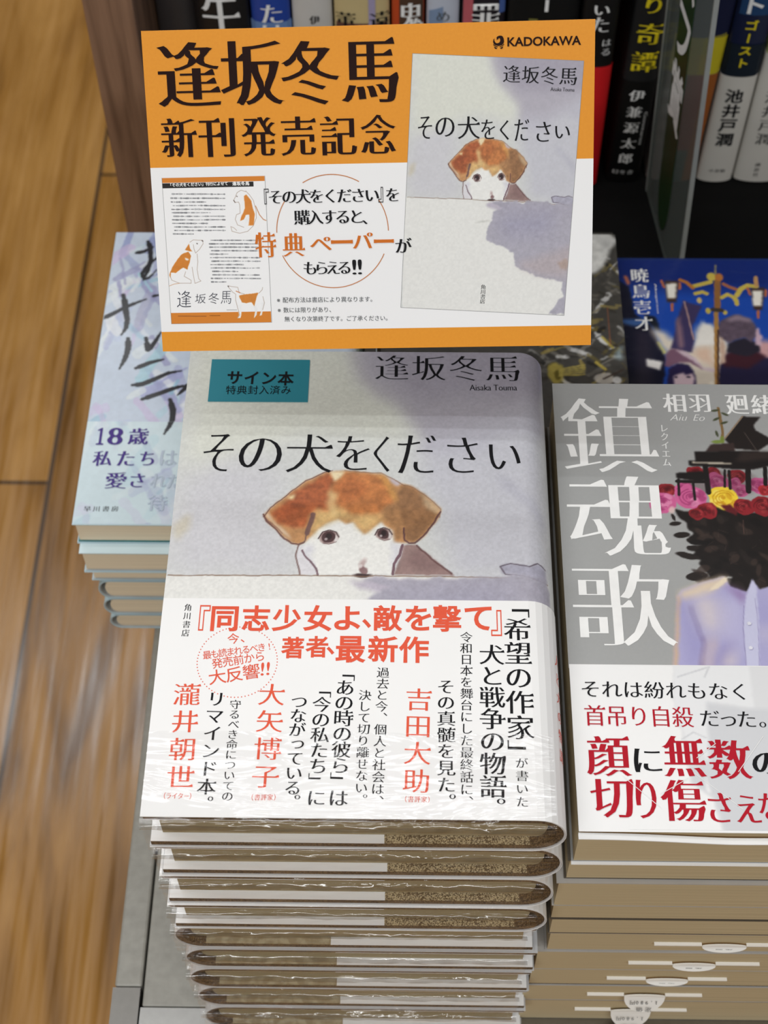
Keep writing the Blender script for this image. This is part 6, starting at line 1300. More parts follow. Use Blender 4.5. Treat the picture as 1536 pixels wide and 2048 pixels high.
 ['left','l',[222,230,232],6.06,0.5,0.67,1.2,[[20.02,102.72],[25.79,109.38]]],
 ['left','l',[150,150,190],3.88,0.5,0.74,1.2,[[67.21,173.41],[72.75,152.11]]],
 ['left','l',[160,164,206],5.75,0.5,0.71,1.2,[[36.7,78.25],[42.15,68.17]]],
 ['left','l',[186,198,224],2.31,0.5,0.73,1.2,[[17.57,47.35],[27.13,50.94]]],
 ['left','l',[166,208,220],5.84,0.5,0.79,1.2,[[51.49,181.25],[60.81,153.81]]],
 ['left','l',[200,184,218],5.5,0.5,0.62,1.2,[[49.15,57.62],[62.81,68.44]]],
 ['left','l',[150,150,190],1.98,0.5,0.78,1.2,[[5.3,150.06],[7.45,141.25]]],
 ['left','l',[222,230,232],3.55,0.5,0.43,1.2,[[51.4,133.5],[57.36,116.47]]],
 ['left','l',[150,150,190],1.64,0.5,0.71,1.2,[[33.5,160.39],[41.04,177.78]]],
 ['left','l',[166,208,220],3.27,0.5,0.78,1.2,[[38.68,14.11],[45.23,18.14]]],
 ['left','l',[146,190,212],5.57,0.5,0.44,1.2,[[44.52,26.2],[51.4,14.65]]],
 ['left','l',[166,208,220],2.34,0.5,0.5,1.2,[[46.34,62.08],[52.92,53.71]]],
 ['left','l',[146,190,212],5.16,0.5,0.65,1.2,[[63.44,143.26],[71.93,117.19]]],
 ['left','l',[166,208,220],3.32,0.5,0.6,1.2,[[24.92,166.57],[29.02,192.73]]],
 ['left','l',[146,190,212],2.07,0.5,0.72,1.2,[[38.63,77.76],[41.51,85.43]]],
 ['left','l',[150,150,190],3.29,0.5,0.65,1.2,[[27.25,54.56],[34.34,46.31]]],
 ['left','l',[136,146,194],3.03,0.5,0.46,1.2,[[-16.47,177.62],[-10.57,157.46]]],
 ['left','l',[160,164,206],4.35,0.5,0.44,1.2,[[-5.42,6.42],[0.76,-10.83]]],
 ['left','l',[222,230,232],2.35,0.5,0.73,1.2,[[46.83,149.68],[57.18,174.46]]],
 ['left','l',[222,230,232],3.07,0.5,0.71,1.2,[[18.53,75.24],[25.19,79.2]]],
 ['left','l',[200,184,218],2.03,0.5,0.52,1.2,[[62.91,140.24],[69.51,163.76]]],
 ['left','l',[228,232,236],1.65,0.5,0.7,1.2,[[2.74,27.95],[8.62,9.69]]],
 ['left','l',[186,198,224],2.99,0.5,0.77,1.2,[[-18.25,146.52],[-3.48,152.91]]],
 ['left','l',[228,232,236],4.23,0.5,0.53,1.2,[[51.49,28.38],[60.87,38.95]]],
 ['left','l',[150,150,190],4,0.5,0.76,1.2,[[28.3,17.48],[37.75,0.45]]],
 ['left','l',[228,232,236],5.64,0.5,0.75,1.2,[[2.85,126.67],[7.7,116.91]]],
 ['left','l',[160,164,206],1.46,0.5,0.75,1.2,[[31.5,83.52],[44.56,93.96]]],
 ['left','l',[228,232,236],3.02,0.5,0.7,1.2,[[43.15,32.32],[59.37,47.86]]],
 ['left','l',[150,150,190],3.27,0.5,0.69,1.2,[[42.73,32.44],[56.01,47.07]]],
 ['left','l',[200,184,218],4.23,0.5,0.61,1.2,[[22.4,72.94],[35.45,56.7]]],
 ['left','l',[150,150,190],5.03,0.5,0.57,1.2,[[19.25,149.65],[28.19,137.24]]],
 ['left','l',[200,184,218],4.77,0.5,0.6,1.2,[[40.09,8.24],[52.96,18.46]]],
 ['left','l',[166,208,220],1.52,0.5,0.78,1.2,[[15.45,156.62],[22.77,144.3]]],
 ['left','l',[186,198,224],2.29,0.5,0.68,1.2,[[62.59,22.85],[67.69,7.32]]],
 ['left','l',[186,198,224],3.94,0.5,0.73,1.2,[[33.77,16.66],[39.97,7.75]]],
 ['left','l',[150,150,190],1.66,0.5,0.6,1.2,[[3.93,167.76],[8.95,149.74]]],
 ['left','l',[146,190,212],5.45,0.5,0.69,1.2,[[32.41,22.2],[36.11,32.11]]],
 ['left','l',[136,146,194],3.96,0.5,0.71,1.2,[[29.71,45.76],[35,58.87]]],
 ['left','l',[146,190,212],1.88,0.5,0.5,1.2,[[65.18,160.75],[73.35,140]]],
 ['left','l',[186,198,224],1.52,0.5,0.59,1.2,[[6.74,15.84],[21.75,20.57]]],
 ['left','l',[150,150,190],1.58,0.5,0.8,1.2,[[34.54,139.25],[43.01,159.08]]],
 ['left','l',[150,150,190],5.65,0.5,0.42,1.2,[[-18.17,100.42],[-17.02,108.17]]],
 ['left','l',[222,230,232],5.71,0.5,0.57,1.2,[[62.45,8.17],[65.23,1.48]]],
 ['left','l',[150,150,190],4.47,0.5,0.73,1.2,[[59.33,134.52],[73.8,138.77]]],
 ['left','l',[200,184,218],4.09,0.5,0.66,1.2,[[26.79,12.11],[37.47,15.44]]],
 ['left','l',[160,164,206],2.77,0.5,0.52,1.2,[[22.91,158.61],[25.27,179.61]]],
 ['left','l',[186,198,224],2.1,0.5,0.79,1.2,[[-12.08,128.33],[1.11,144.28]]],
 ['left','l',[186,198,224],5.34,0.5,0.49,1.2,[[-16.89,102.84],[-13.39,114.6]]],
 ['left','l',[166,208,220],3.09,0.5,0.63,1.2,[[49.31,82.02],[56,97.26]]],
 ['left','l',[160,164,206],3.98,0.5,0.57,1.2,[[66.58,120.75],[82.32,136]]],
 ['left','l',[200,184,218],2.81,0.5,0.5,1.2,[[55.78,65.19],[61.31,71.09]]],
 ['left','l',[136,146,194],3.58,0.5,0.56,1.2,[[41.24,174.99],[52.23,181.27]]],
 ['leftb','l',[18,19,26],1.57,0.3,1,0.25,[[11.96,171.17],[13,171.47]]],
 ['leftb','l',[18,19,26],2.41,0.3,1,0.25,[[13,171.47],[14.05,171.77]]],
 ['leftb','l',[18,19,26],2.31,0.3,1,0.25,[[14.05,171.77],[15.09,172.07]]],
 ['leftb','l',[18,19,26],2.1,0.3,1,0.25,[[15.09,172.07],[16.14,172.37]]],
 ['leftb','l',[18,19,26],1.99,0.3,1,0.25,[[16.14,172.37],[17.26,173.19]]],
 ['leftb','l',[18,19,26],1.79,0.3,1,0.25,[[17.26,173.19],[18.39,174]]],
 ['leftb','l',[18,19,26],1.37,0.3,1,0.25,[[18.39,174],[19.52,174.82]]],
 ['leftb','l',[18,19,26],0.84,0.3,1,0.25,[[19.52,174.82],[20.66,175.64]]],
 ['leftb','l',[18,19,26],1.86,0.3,1,0.25,[[17.37,179.45],[18.22,177.39]]],
 ['leftb','l',[18,19,26],2.85,0.3,1,0.25,[[18.22,177.39],[19.07,175.33]]],
 ['leftb','l',[18,19,26],2.72,0.3,1,0.25,[[19.07,175.33],[19.61,170.93]]],
 ['leftb','l',[18,19,26],2.47,0.3,1,0.25,[[19.61,170.93],[20.15,166.56]]],
 ['leftb','l',[18,19,26],2.34,0.3,1,0.25,[[20.15,166.56],[19.67,162.21]]],
 ['leftb','l',[18,19,26],2.09,0.3,1,0.25,[[19.67,162.21],[19.19,157.88]]],
 ['leftb','l',[18,19,26],1.59,0.3,1,0.25,[[19.19,157.88],[18.41,155.01]]],
 ['leftb','l',[18,19,26],0.98,0.3,1,0.25,[[18.41,155.01],[17.64,152.14]]],
 ['leftb','l',[18,19,26],1.48,0.3,1,0.25,[[23.54,168.04],[20.26,163.93]]],
 ['leftb','l',[18,19,26],2.26,0.3,1,0.25,[[20.26,163.93],[17.84,160.14]]],
 ['leftb','l',[18,19,26],2.16,0.3,1,0.25,[[17.84,160.14],[16.72,156.8]]],
 ['leftb','l',[18,19,26],1.96,0.3,1,0.25,[[16.72,156.8],[17.2,154.43]]],
 ['leftb','l',[18,19,26],1.85,0.3,1,0.25,[[17.2,154.43],[18.3,152.9]]],
 ['leftb','l',[18,19,26],1.66,0.3,1,0.25,[[18.3,152.9],[20.34,153.8]]],
 ['leftb','l',[18,19,26],1.27,0.3,1,0.25,[[20.34,153.8],[22.15,156.11]]],
 ['leftb','l',[18,19,26],0.78,0.3,1,0.25,[[22.15,156.11],[23.83,159.35]]],
 ['leftb','l',[18,19,26],1.09,0.3,1,0.25,[[23.69,141.15],[24.11,141.26]]],
 ['leftb','l',[18,19,26],1.67,0.3,1,0.25,[[24.11,141.26],[24.54,141.37]]],
 ['leftb','l',[18,19,26],1.6,0.3,1,0.25,[[24.54,141.37],[24.96,141.48]]],
 ['leftb','l',[18,19,26],1.45,0.3,1,0.25,[[24.96,141.48],[25.38,141.59]]],
 ['leftb','l',[18,19,26],1.38,0.3,1,0.25,[[25.38,141.59],[25.81,141.69]]],
 ['leftb','l',[18,19,26],1.23,0.3,1,0.25,[[25.81,141.69],[26.23,141.8]]],
 ['leftb','l',[18,19,26],0.94,0.3,1,0.25,[[26.23,141.8],[26.65,141.91]]],
 ['leftb','l',[18,19,26],0.58,0.3,1,0.25,[[26.65,141.91],[27.08,142.02]]],
 ['leftb','l',[18,19,26],1.79,0.3,1,0.25,[[-0.2,125.7],[1.67,127.05]]],
 ['leftb','l',[18,19,26],2.75,0.3,1,0.25,[[1.67,127.05],[3.55,128.41]]],
 ['leftb','l',[18,19,26],2.64,0.3,1,0.25,[[3.55,128.41],[5.77,130.02]]],
 ['leftb','l',[18,19,26],2.4,0.3,1,0.25,[[5.77,130.02],[8.68,132.11]]],
 ['leftb','l',[18,19,26],2.28,0.3,1,0.25,[[8.68,132.11],[11.59,134.22]]],
 ['leftb','l',[18,19,26],2.05,0.3,1,0.25,[[11.59,134.22],[14.55,135.98]]],
 ['leftb','l',[18,19,26],1.57,0.3,1,0.25,[[14.55,135.98],[17.53,137.57]]],
 ['leftb','l',[18,19,26],0.96,0.3,1,0.25,[[17.53,137.57],[20.52,139.17]]],
 ['leftb','l',[18,19,26],2.18,0.3,1,0.25,[[8.46,141.89],[9.42,137.83]]],
 ['leftb','l',[18,19,26],3.33,0.3,1,0.25,[[9.42,137.83],[10.38,133.79]]],
 ['leftb','l',[18,19,26],3.18,0.3,1,0.25,[[10.38,133.79],[11.24,129.64]]],
 ['leftb','l',[18,19,26],2.88,0.3,1,0.25,[[11.24,129.64],[12.1,125.51]]],
 ['leftb','l',[18,19,26],2.73,0.3,1,0.25,[[12.1,125.51],[12.19,122.77]]],
 ['leftb','l',[18,19,26],2.43,0.3,1,0.25,[[12.19,122.77],[12.27,120.04]]],
 ['leftb','l',[18,19,26],1.86,0.3,1,0.25,[[12.27,120.04],[11.39,117.58]]],
 ['leftb','l',[18,19,26],1.14,0.3,1,0.25,[[11.39,117.58],[10.52,115.14]]],
 ['leftb','l',[18,19,26],2.13,0.3,1,0.25,[[13.89,112.59],[14.21,110.32]]],
 ['leftb','l',[18,19,26],3.27,0.3,1,0.25,[[14.21,110.32],[14.53,108.06]]],
 ['leftb','l',[18,19,26],3.12,0.3,1,0.25,[[14.53,108.06],[14.65,105.72]]],
 ['leftb','l',[18,19,26],2.83,0.3,1,0.25,[[14.65,105.72],[14.38,103.22]]],
 ['leftb','l',[18,19,26],2.68,0.3,1,0.25,[[14.38,103.22],[14.1,100.73]]],
 ['leftb','l',[18,19,26],2.4,0.3,1,0.25,[[14.1,100.73],[13.48,98.17]]],
 ['leftb','l',[18,19,26],1.83,0.3,1,0.25,[[13.48,98.17],[12.69,95.6]]],
 ['leftb','l',[18,19,26],1.12,0.3,1,0.25,[[12.69,95.6],[11.9,93.03]]],
 ['leftb','l',[18,19,26],1.96,0.3,1,0.25,[[22.92,113.07],[23.81,109.31]]],
 ['leftb','l',[18,19,26],2.99,0.3,1,0.25,[[23.81,109.31],[24.69,105.56]]],
 ['leftb','l',[18,19,26],2.85,0.3,1,0.25,[[24.69,105.56],[25.27,105.97]]],
 ['leftb','l',[18,19,26],2.59,0.3,1,0.25,[[25.27,105.97],[25.84,106.37]]],
 ['leftb','l',[18,19,26],2.46,0.3,1,0.25,[[25.84,106.37],[27.11,109.2]]],
 ['leftb','l',[18,19,26],2.21,0.3,1,0.25,[[27.11,109.2],[28.38,112.03]]],
 ['leftb','l',[18,19,26],1.69,0.3,1,0.25,[[28.38,112.03],[29.29,114.4]]],
 ['leftb','l',[18,19,26],1.04,0.3,1,0.25,[[29.29,114.4],[30.2,116.77]]],
 ['leftb','l',[18,19,26],1.75,0.3,1,0.25,[[20,93.35],[21.69,94.28]]],
 ['leftb','l',[18,19,26],2.69,0.3,1,0.25,[[21.69,94.28],[23.37,95.22]]],
 ['leftb','l',[18,19,26],2.57,0.3,1,0.25,[[23.37,95.22],[25.06,96.15]]],
 ['leftb','l',[18,19,26],2.34,0.3,1,0.25,[[25.06,96.15],[26.75,97.09]]],
 ['leftb','l',[18,19,26],2.23,0.3,1,0.25,[[26.75,97.09],[28.36,97.63]]],
 ['leftb','l',[18,19,26],1.99,0.3,1,0.25,[[28.36,97.63],[29.96,98.17]]],
 ['leftb','l',[18,19,26],1.52,0.3,1,0.25,[[29.96,98.17],[31.57,98.71]]],
 ['leftb','l',[18,19,26],0.94,0.3,1,0.25,[[31.57,98.71],[33.18,99.25]]],
 ['leftb','l',[18,19,26],1.91,0.3,1,0.25,[[19.59,82.67],[21.84,82.95]]],
 ['leftb','l',[18,19,26],2.93,0.3,1,0.25,[[21.84,82.95],[24.08,83.23]]],
 ['leftb','l',[18,19,26],2.81,0.3,1,0.25,[[24.08,83.23],[26.94,84.93]]],
 ['leftb','l',[18,19,26],2.55,0.3,1,0.25,[[26.94,84.93],[29.8,86.64]]],
 ['leftb','l',[18,19,26],2.43,0.3,1,0.25,[[29.8,86.64],[33.16,88.62]]],
 ['leftb','l',[18,19,26],2.18,0.3,1,0.25,[[33.16,88.62],[36.52,90.6]]],
 ['leftb','l',[18,19,26],1.67,0.3,1,0.25,[[36.52,90.6],[39.6,91.28]]],
 ['leftb','l',[18,19,26],1.03,0.3,1,0.25,[[39.6,91.28],[42.69,91.96]]],
 ['leftb','l',[18,19,26],1.9,0.3,1,0.25,[[25.01,73.99],[27.54,75.06]]],
 ['leftb','l',[18,19,26],2.92,0.3,1,0.25,[[27.54,75.06],[30.07,76.14]]],
 ['leftb','l',[18,19,26],2.79,0.3,1,0.25,[[30.07,76.14],[32.83,77.39]]],
 ['leftb','l',[18,19,26],2.54,0.3,1,0.25,[[32.83,77.39],[36.07,79]]],
 ['leftb','l',[18,19,26],2.42,0.3,1,0.25,[[36.07,79],[39.32,80.62]]],
 ['leftb','l',[18,19,26],2.16,0.3,1,0.25,[[39.32,80.62],[41.88,81.59]]],
 ['leftb','l',[18,19,26],1.66,0.3,1,0.25,[[41.88,81.59],[44.09,82.24]]],
 ['leftb','l',[18,19,26],1.02,0.3,1,0.25,[[44.09,82.24],[46.3,82.88]]],
 ['leftb','l',[18,19,26],1.56,0.3,1,0.25,[[46.28,83.14],[45.96,82.43]]],
 ['leftb','l',[18,19,26],2.4,0.3,1,0.25,[[45.96,82.43],[45.65,81.72]]],
 ['leftb','l',[18,19,26],2.29,0.3,1,0.25,[[45.65,81.72],[45.33,81.01]]],
 ['leftb','l',[18,19,26],2.08,0.3,1,0.25,[[45.33,81.01],[45.01,80.3]]],
 ['leftb','l',[18,19,26],1.98,0.3,1,0.25,[[45.01,80.3],[44.26,79.39]]],
 ['leftb','l',[18,19,26],1.77,0.3,1,0.25,[[44.26,79.39],[43.51,78.48]]],
 ['leftb','l',[18,19,26],1.35,0.3,1,0.25,[[43.51,78.48],[42.76,77.58]]],
 ['leftb','l',[18,19,26],0.83,0.3,1,0.25,[[42.76,77.58],[42.01,76.68]]],
 ['leftb','l',[18,19,26],2.07,0.3,1,0.25,[[38.56,73.84],[39.58,70.8]]],
 ['leftb','l',[18,19,26],3.17,0.3,1,0.25,[[39.58,70.8],[40.61,67.77]]],
 ['leftb','l',[18,19,26],3.03,0.3,1,0.25,[[40.61,67.77],[40.69,64.62]]],
 ['leftb','l',[18,19,26],2.74,0.3,1,0.25,[[40.69,64.62],[40.78,61.48]]],
 ['leftb','l',[18,19,26],2.6,0.3,1,0.25,[[40.78,61.48],[40.28,59.29]]],
 ['leftb','l',[18,19,26],2.32,0.3,1,0.25,[[40.28,59.29],[39.79,57.11]]],
 ['leftb','l',[18,19,26],1.77,0.3,1,0.25,[[39.79,57.11],[38.81,54.8]]],
 ['leftb','l',[18,19,26],1.09,0.3,1,0.25,[[38.81,54.8],[37.84,52.5]]]]}
def texts(s, *g): return [t[2:] for t in DATA['T'] if t[0] == s and t[1] in g]
def ops(s): return [o for o in DATA['O'] if o[0] == s]

# ------------------------------------------------------------------ materials
M_white = mat('white_coated_paper', (240, 240, 239), .42, 0, .01)
M_jacket = mat('pale_jacket_paper', (205, 206, 207), .35, 0, .03, 40)
M_board = mat_speckle('brown_cover_board', (66, 50, 34), (118, 96, 66), 1800)
M_end = mat_speckle('speckled_endpaper', (84, 68, 46), (196, 178, 140), 2200)
M_endc = mat_speckle('cream_endpaper', (150, 136, 106), (176, 164, 134), 300)
M_pages = mat_pages('cream_page_edges', (160, 145, 112))
M_pages_d = mat_pages('tan_page_edges', (196, 178, 142))
M_film = mat_film('clear_shrink_film', .05, .9, 55)
M_ink = mat_ink('black_ink', (24, 24, 27)); M_red = mat_ink('vermilion_ink', (226, 92, 66)); M_crim = mat_ink('crimson_ink', (178, 28, 44))
M_dark = mat_ink('dark_brown_ink', (34, 12, 8)); M_orange = mat_ink('orange_ink', (206, 112, 40)); M_grey = mat_ink('grey_ink', (84, 88, 90))
M_wink = mat_ink('white_ink', (244, 244, 242)); M_purple = mat_ink('purple_ink', (84, 66, 140)); M_pale = mat_ink('silver_foil_ink', (176, 190, 206), .25, .6)
M_brush = mat_ink('soft_black_ink', (34, 36, 44)); M_yellow = mat_ink('yellow_ink', (236, 214, 40)); M_teal = mat('teal_sticker_paper', (36, 128, 144), .5, 0, .03)
M_print = mat_print('printed_watercolour', .42, .15, .25); M_print_m = mat_print('printed_matt_cover', .5, 0, 0); M_print_g = mat_print('printed_glossy_cover', .38, .2, .15)
INK = dict(dark=M_dark, black=M_ink, orange=M_orange, grey=M_grey, ink=M_ink, white=M_wink, title=M_ink, o_ink=M_ink, o_red=M_red, o_purple=M_purple, o_pale=M_pale, brush=M_brush)

# ------------------------------------------------------------------ floor
def wood_floor():
    m, N, L, B = setup('oak_plank_floor')
    t = N.new('ShaderNodeTexCoord'); sp = N.new('ShaderNodeSeparateXYZ'); L.new(t.outputs['Object'], sp.inputs[0])
    def mth(op, a, b=None, c=None):
        n = N.new('ShaderNodeMath'); n.operation = op
        for i, v in enumerate((a, b, c)):
            if v is None: continue
            if isinstance(v, (int, float)): n.inputs[i].default_value = v
            else: L.new(v, n.inputs[i])
        return n.outputs[0]
    u = mth('DIVIDE', mth('ADD', sp.outputs[0], .376), .18); cu = mth('FLOOR', u); fu = mth('FRACT', u)
    off = mth('MULTIPLY', mth('FRACT', mth('MULTIPLY', mth('ADD', cu, 1), .618)), 1.2)
    v = mth('DIVIDE', mth('ADD', mth('SUBTRACT', sp.outputs[1], .96), off), 1.2); cv = mth('FLOOR', v); fv = mth('FRACT', v)
    eu = mth('MULTIPLY', mth('MINIMUM', fu, mth('SUBTRACT', 1, fu)), .18); ev = mth('MULTIPLY', mth('MINIMUM', fv, mth('SUBTRACT', 1, fv)), 1.2)
    seam = mth('LESS_THAN', mth('MINIMUM', eu, ev), .0022)
    cell = mth('FRACT', mth('MULTIPLY', mth('SINE', mth('ADD', mth('MULTIPLY', cu, 12.9), mth('MULTIPLY', cv, 78.2))), 437.5))
    cb = N.new('ShaderNodeCombineXYZ'); L.new(mth('MULTIPLY', sp.outputs[0], 14), cb.inputs[0]); L.new(mth('MULTIPLY', sp.outputs[1], 2.6), cb.inputs[1]); L.new(mth('MULTIPLY', cell, 9), cb.inputs[2])
    n1 = N.new('ShaderNodeTexNoise'); n1.inputs['Scale'].default_value = 1; n1.inputs['Detail'].default_value = 6; n1.inputs['Distortion'].default_value = 1.6; L.new(cb.outputs[0], n1.inputs['Vector'])
    cb2 = N.new('ShaderNodeCombineXYZ'); L.new(mth('MULTIPLY', sp.outputs[0], 150), cb2.inputs[0]); L.new(mth('MULTIPLY', sp.outputs[1], 5), cb2.inputs[1])
    n2 = N.new('ShaderNodeTexNoise'); n2.inputs['Scale'].default_value = 1; n2.inputs['Detail'].default_value = 4; L.new(cb2.outputs[0], n2.inputs['Vector'])
    g = mth('ADD', mth('MULTIPLY', n1.outputs['Fac'], .7), mth('ADD', mth('MULTIPLY', n2.outputs['Fac'], .25), mth('MULTIPLY', cell, .16)))
    r = N.new('ShaderNodeValToRGB'); L.new(g, r.inputs['Fac']); E = r.color_ramp.elements
    E[0].position = .33; E[0].color = (*lin((104, 70, 30)), 1); E[1].position = .75; E[1].color = (*lin((198, 150, 84)), 1); e = E.new(.52); e.color = (*lin((164, 118, 56)), 1)
    mx = N.new('ShaderNodeMixRGB'); L.new(seam, mx.inputs[0]); L.new(r.outputs['Color'], mx.inputs[1]); mx.inputs[2].default_value = (*lin((70, 50, 30)), 1); L.new(mx.outputs[0], B.inputs['Base Color'])
    L.new(mth('ADD', mth('MULTIPLY', mth('SUBTRACT', n2.outputs['Fac'], .3), .9), .1), B.inputs['Roughness'])
    b = N.new('ShaderNodeBump'); b.inputs['Strength'].default_value = .5; b.inputs['Distance'].default_value = .0015; L.new(mth('SUBTRACT', n2.outputs['Fac'], mth('MULTIPLY', seam, 1)), b.inputs['Height']); L.new(b.outputs['Normal'], B.inputs['Normal'])
    return m
fl = box('floor', -4, 4, -3, 5, -.04, 0, None, wood_floor()); fl['kind'] = 'structure'
M_wallp = mat('white_wall_paint', (226, 224, 218), .8, 0, .02, 8)
for nm_, bx_ in (('ceiling', (-4, 4, -3, 5, 2.75, 2.8)), ('wall_back', (-4, 4, 5, 5.05, 0, 2.75)), ('wall_left', (-4.05, -4, -3, 5, 0, 2.75))):
    w_ = box(nm_, *bx_, None, M_wallp); w_['kind'] = 'structure'

# ------------------------------------------------------------------ display table
TZ = .65
M_lam = mat('grey_laminate', (142, 140, 132), .38, 0, .1, 220, .05); M_lam2 = mat('dark_grey_base', (58, 56, 54), .6)
M_steel = mat('brushed_steel', (150, 150, 148), .28, 1, .04, 300); M_cap = mat('grey_metal_cap', (122, 120, 116), .35, .7, .04, 300)
tb = thing('display_table', 'low grey display table with a steel front rail, carrying all the lying book stacks', 'table', (0, 0, 0))
box('table_top', -.1158, .62, .2146, .653, TZ - .03, TZ, tb, M_lam, .0006)
box('edge_strip', -.129, -.1168, .2232, .653, TZ - .045, TZ, tb, M_lam, .0012)
box('cabinet_base', -.12, .61, .225, .65, 0, TZ - .0305, tb, M_lam2)
def roll(name, x0, x1, yb, yf, zt, r, zb, parent, material):
    pr = [(yb, zt)] + [(yf + r - r * math.sin(a), zt - r + r * math.cos(a)) for a in np.linspace(0, math.pi / 2, 9)] + [(yf, zb), (yb, zb)]
    n = len(pr); V = [(x, y, z) for x in (x0, x1) for y, z in pr]
    F = [(i, (i + 1) % n, n + (i + 1) % n, n + i) for i in range(n)] + [tuple(range(n))[::-1], tuple(range(n, 2 * n))]
    return mesh(name, V, F, parent, material)
roll('front_rail', -.1165, .62, .2140, .1985, TZ, .005, TZ - .045, tb, M_steel)
cp = roll('corner_cap', -.1295, -.1172, .2226, .1980, TZ + .0006, .006, TZ - .046, tb, M_cap)

# ------------------------------------------------------------------ bookcase
def wood_panel():
    m, N, L, B = setup('walnut_veneer')
    t = N.new('ShaderNodeTexCoord'); mp = N.new('ShaderNodeMapping'); mp.inputs['Scale'].default_value = (90, 90, 6)
    n = N.new('ShaderNodeTexNoise'); n.inputs['Scale'].default_value = 1; n.inputs['Detail'].default_value = 5; n.inputs['Distortion'].default_value = 1
    L.new(t.outputs['Object'], mp.inputs['Vector']); L.new(mp.outputs[0], n.inputs['Vector'])
    r = N.new('ShaderNodeValToRGB'); L.new(n.outputs['Fac'], r.inputs['Fac']); E = r.color_ramp.elements
    E[0].position = .3; E[0].color = (*lin((92, 66, 50)), 1); E[1].position = .72; E[1].color = (*lin((164, 128, 102)), 1)
    L.new(r.outputs['Color'], B.inputs['Base Color']); B.inputs['Roughness'].default_value = .5
    return m
M_wal = wood_panel(); M_black = mat('matt_black_shelf', (9, 9, 9), .75, 0, .1, 60, 0, 0, .15)
bc = thing('bookcase', 'walnut-sided bookcase with black shelves of upright books behind the table', 'bookcase', (0, 0, 0))
box('side_panel', -.171, -.1445, .68, .99, 0, 1.275, bc, M_wal, .001)
box('side_panel', .80, .8265, .68, .99, 0, 1.275, bc, M_wal, .001)
box('shelf_board', -.1443, .7998, .655, .985, TZ - .02, TZ + .010, bc, M_black, .0005)
box('shelf_board', -.1443, .7998, .69, .985, 1.0, 1.02, bc, M_black, .0005)
box('top_board', -.1443, .7998, .70, .985, 1.255, 1.275, bc, M_wal, .0005)
box('back_panel', -.1443, .7998, .985, .99, 0, 1.275, bc, M_black)
box('plinth', -.1443, .7998, .70, .985, 0, TZ - .0205, bc, M_black)

# ------------------------------------------------------------------ wrapping film on the front of a book
def film(parent, Wd, t, y_top, seed, z0=0):
    rs = np.random.RandomState(seed); nx, ns = 110, 34
    path = [(y, t + .0009) for y in np.linspace(y_top, .001, 12)] + [(-.0016 + .0022 * math.cos(a), t - .0012 + .0022 * math.sin(a)) for a in np.linspace(math.pi / 2, math.pi, 6)] + [(-.0014, z) for z in np.linspace(t - .003, .0006, ns - 18)]
    path = np.array(path); ns = len(path); x = np.linspace(0, Wd - .004, nx); X, S = np.meshgrid(x, np.arange(ns))
    Y = path[:, 0][:, None] + 0 * X; Z = path[:, 1][:, None] + 0 * X
    w = noise2(X * 1000 + S * 1.4, S * 3.2 + X * 90, 9, seed, 3); w2 = noise2(X * 1000, S * 2.0, 22, seed + 5, 2)
    k = np.clip((S - 3) / 8, .12, 1)
    Y = Y - k * .0011 * (w + .5); Z = Z + .0006 * np.clip(w2 + .1, 0, 1) * (S < 14)
    V = np.stack([X, Y, Z], -1).reshape(-1, 3); F = [(j * nx + i, j * nx + i + 1, (j + 1) * nx + i + 1, (j + 1) * nx + i) for j in range(ns - 1) for i in range(nx - 1)]
    return mesh('shrink_wrap', V, F, parent, M_film, True)

# ------------------------------------------------------------------ hardcover novels, tall centre stack
def page_block(parent, x0, x1, y0, y1, z0, z1, material, bulge=.004):
    n = 8; pr = [(x0, z0)] + [(x1 - bulge + bulge * math.sin(a), (z0 + z1) / 2 - (z1 - z0) / 2 * math.cos(a)) for a in np.linspace(0, math.pi, n)] + [(x0, z1)]
    m = len(pr); V = [(x, y, z) for y in (y0, y1) for x, z in pr]
    F = [(i, (i + 1) % m, m + (i + 1) % m, m + i) for i in range(m)] + [tuple(range(m)), tuple(range(2 * m - 1, m - 1, -1))]
    o = mesh('page_block', V, F, parent, material); bm = bmesh.new(); bm.from_mesh(o.data); bmesh.ops.recalc_face_normals(bm, faces=bm.faces); bm.to_mesh(o.data); bm.free(); return o
BW, BL = .137, .194
def hardcover(label, x, y, z, t, flip, group, wrap=0, rx=.010, wd=BW, ln=BL, jm=None, om=None, bm_=None, em=None, pm=None, obi=.0815, chiri=.0034, bt=.0026, fl_=True, px0=.0045, cat='book', name='hardcover_book', jit=0):
    b = thing(name, label, cat, (x + (wd if flip else 0), y + (ln if flip else 0), z), (math.pi if flip else 0) + jit, group)
    j = shell('jacket', 0, wd, t, rx, 0, .0005, 0, ln, b, jm or M_jacket)
    shell('cover_boards', .0006, wd, t, rx, .0005, bt, .0004, ln - .0004, b, bm_ or M_board)
    zi = .0005 + bt
    box('endpaper', .002, wd - rx - .001, .0006, ln - .0006, zi, zi + .00025, b, em or M_end)
    if fl_: box('jacket_flap', .0007, .078, .0004, ln - .0004, zi + .00025, zi + .0006, b, M_white); box('jacket_flap', .0007, .078, .0004, ln - .0004, t - zi - .0005, t - zi - .0001, b, M_white)
    page_block(b, px0, wd - rx * .55, chiri, ln - chiri, zi + .0007, t - zi - .0006, pm or M_pages, .003)
    ob = shell('paper_band', 0, wd, t, rx, -.0003, .0002, -.0002, obi, b, om or M_white) if obi else None
    if wrap: film(b, wd, t, min(wrap, ln), int(z * 1e4) % 97)
    return b, j, ob
zt = [-.472, -.4972, -.5232, -.5495, -.5735, -.599, -.621, -.6455, -.671, -.70]
od = ['topmost', 'second from the top', 'third from the top', 'fourth from the top', 'fifth from the top', 'fourth from the bottom', 'third from the bottom', 'second from the bottom', 'bottom']
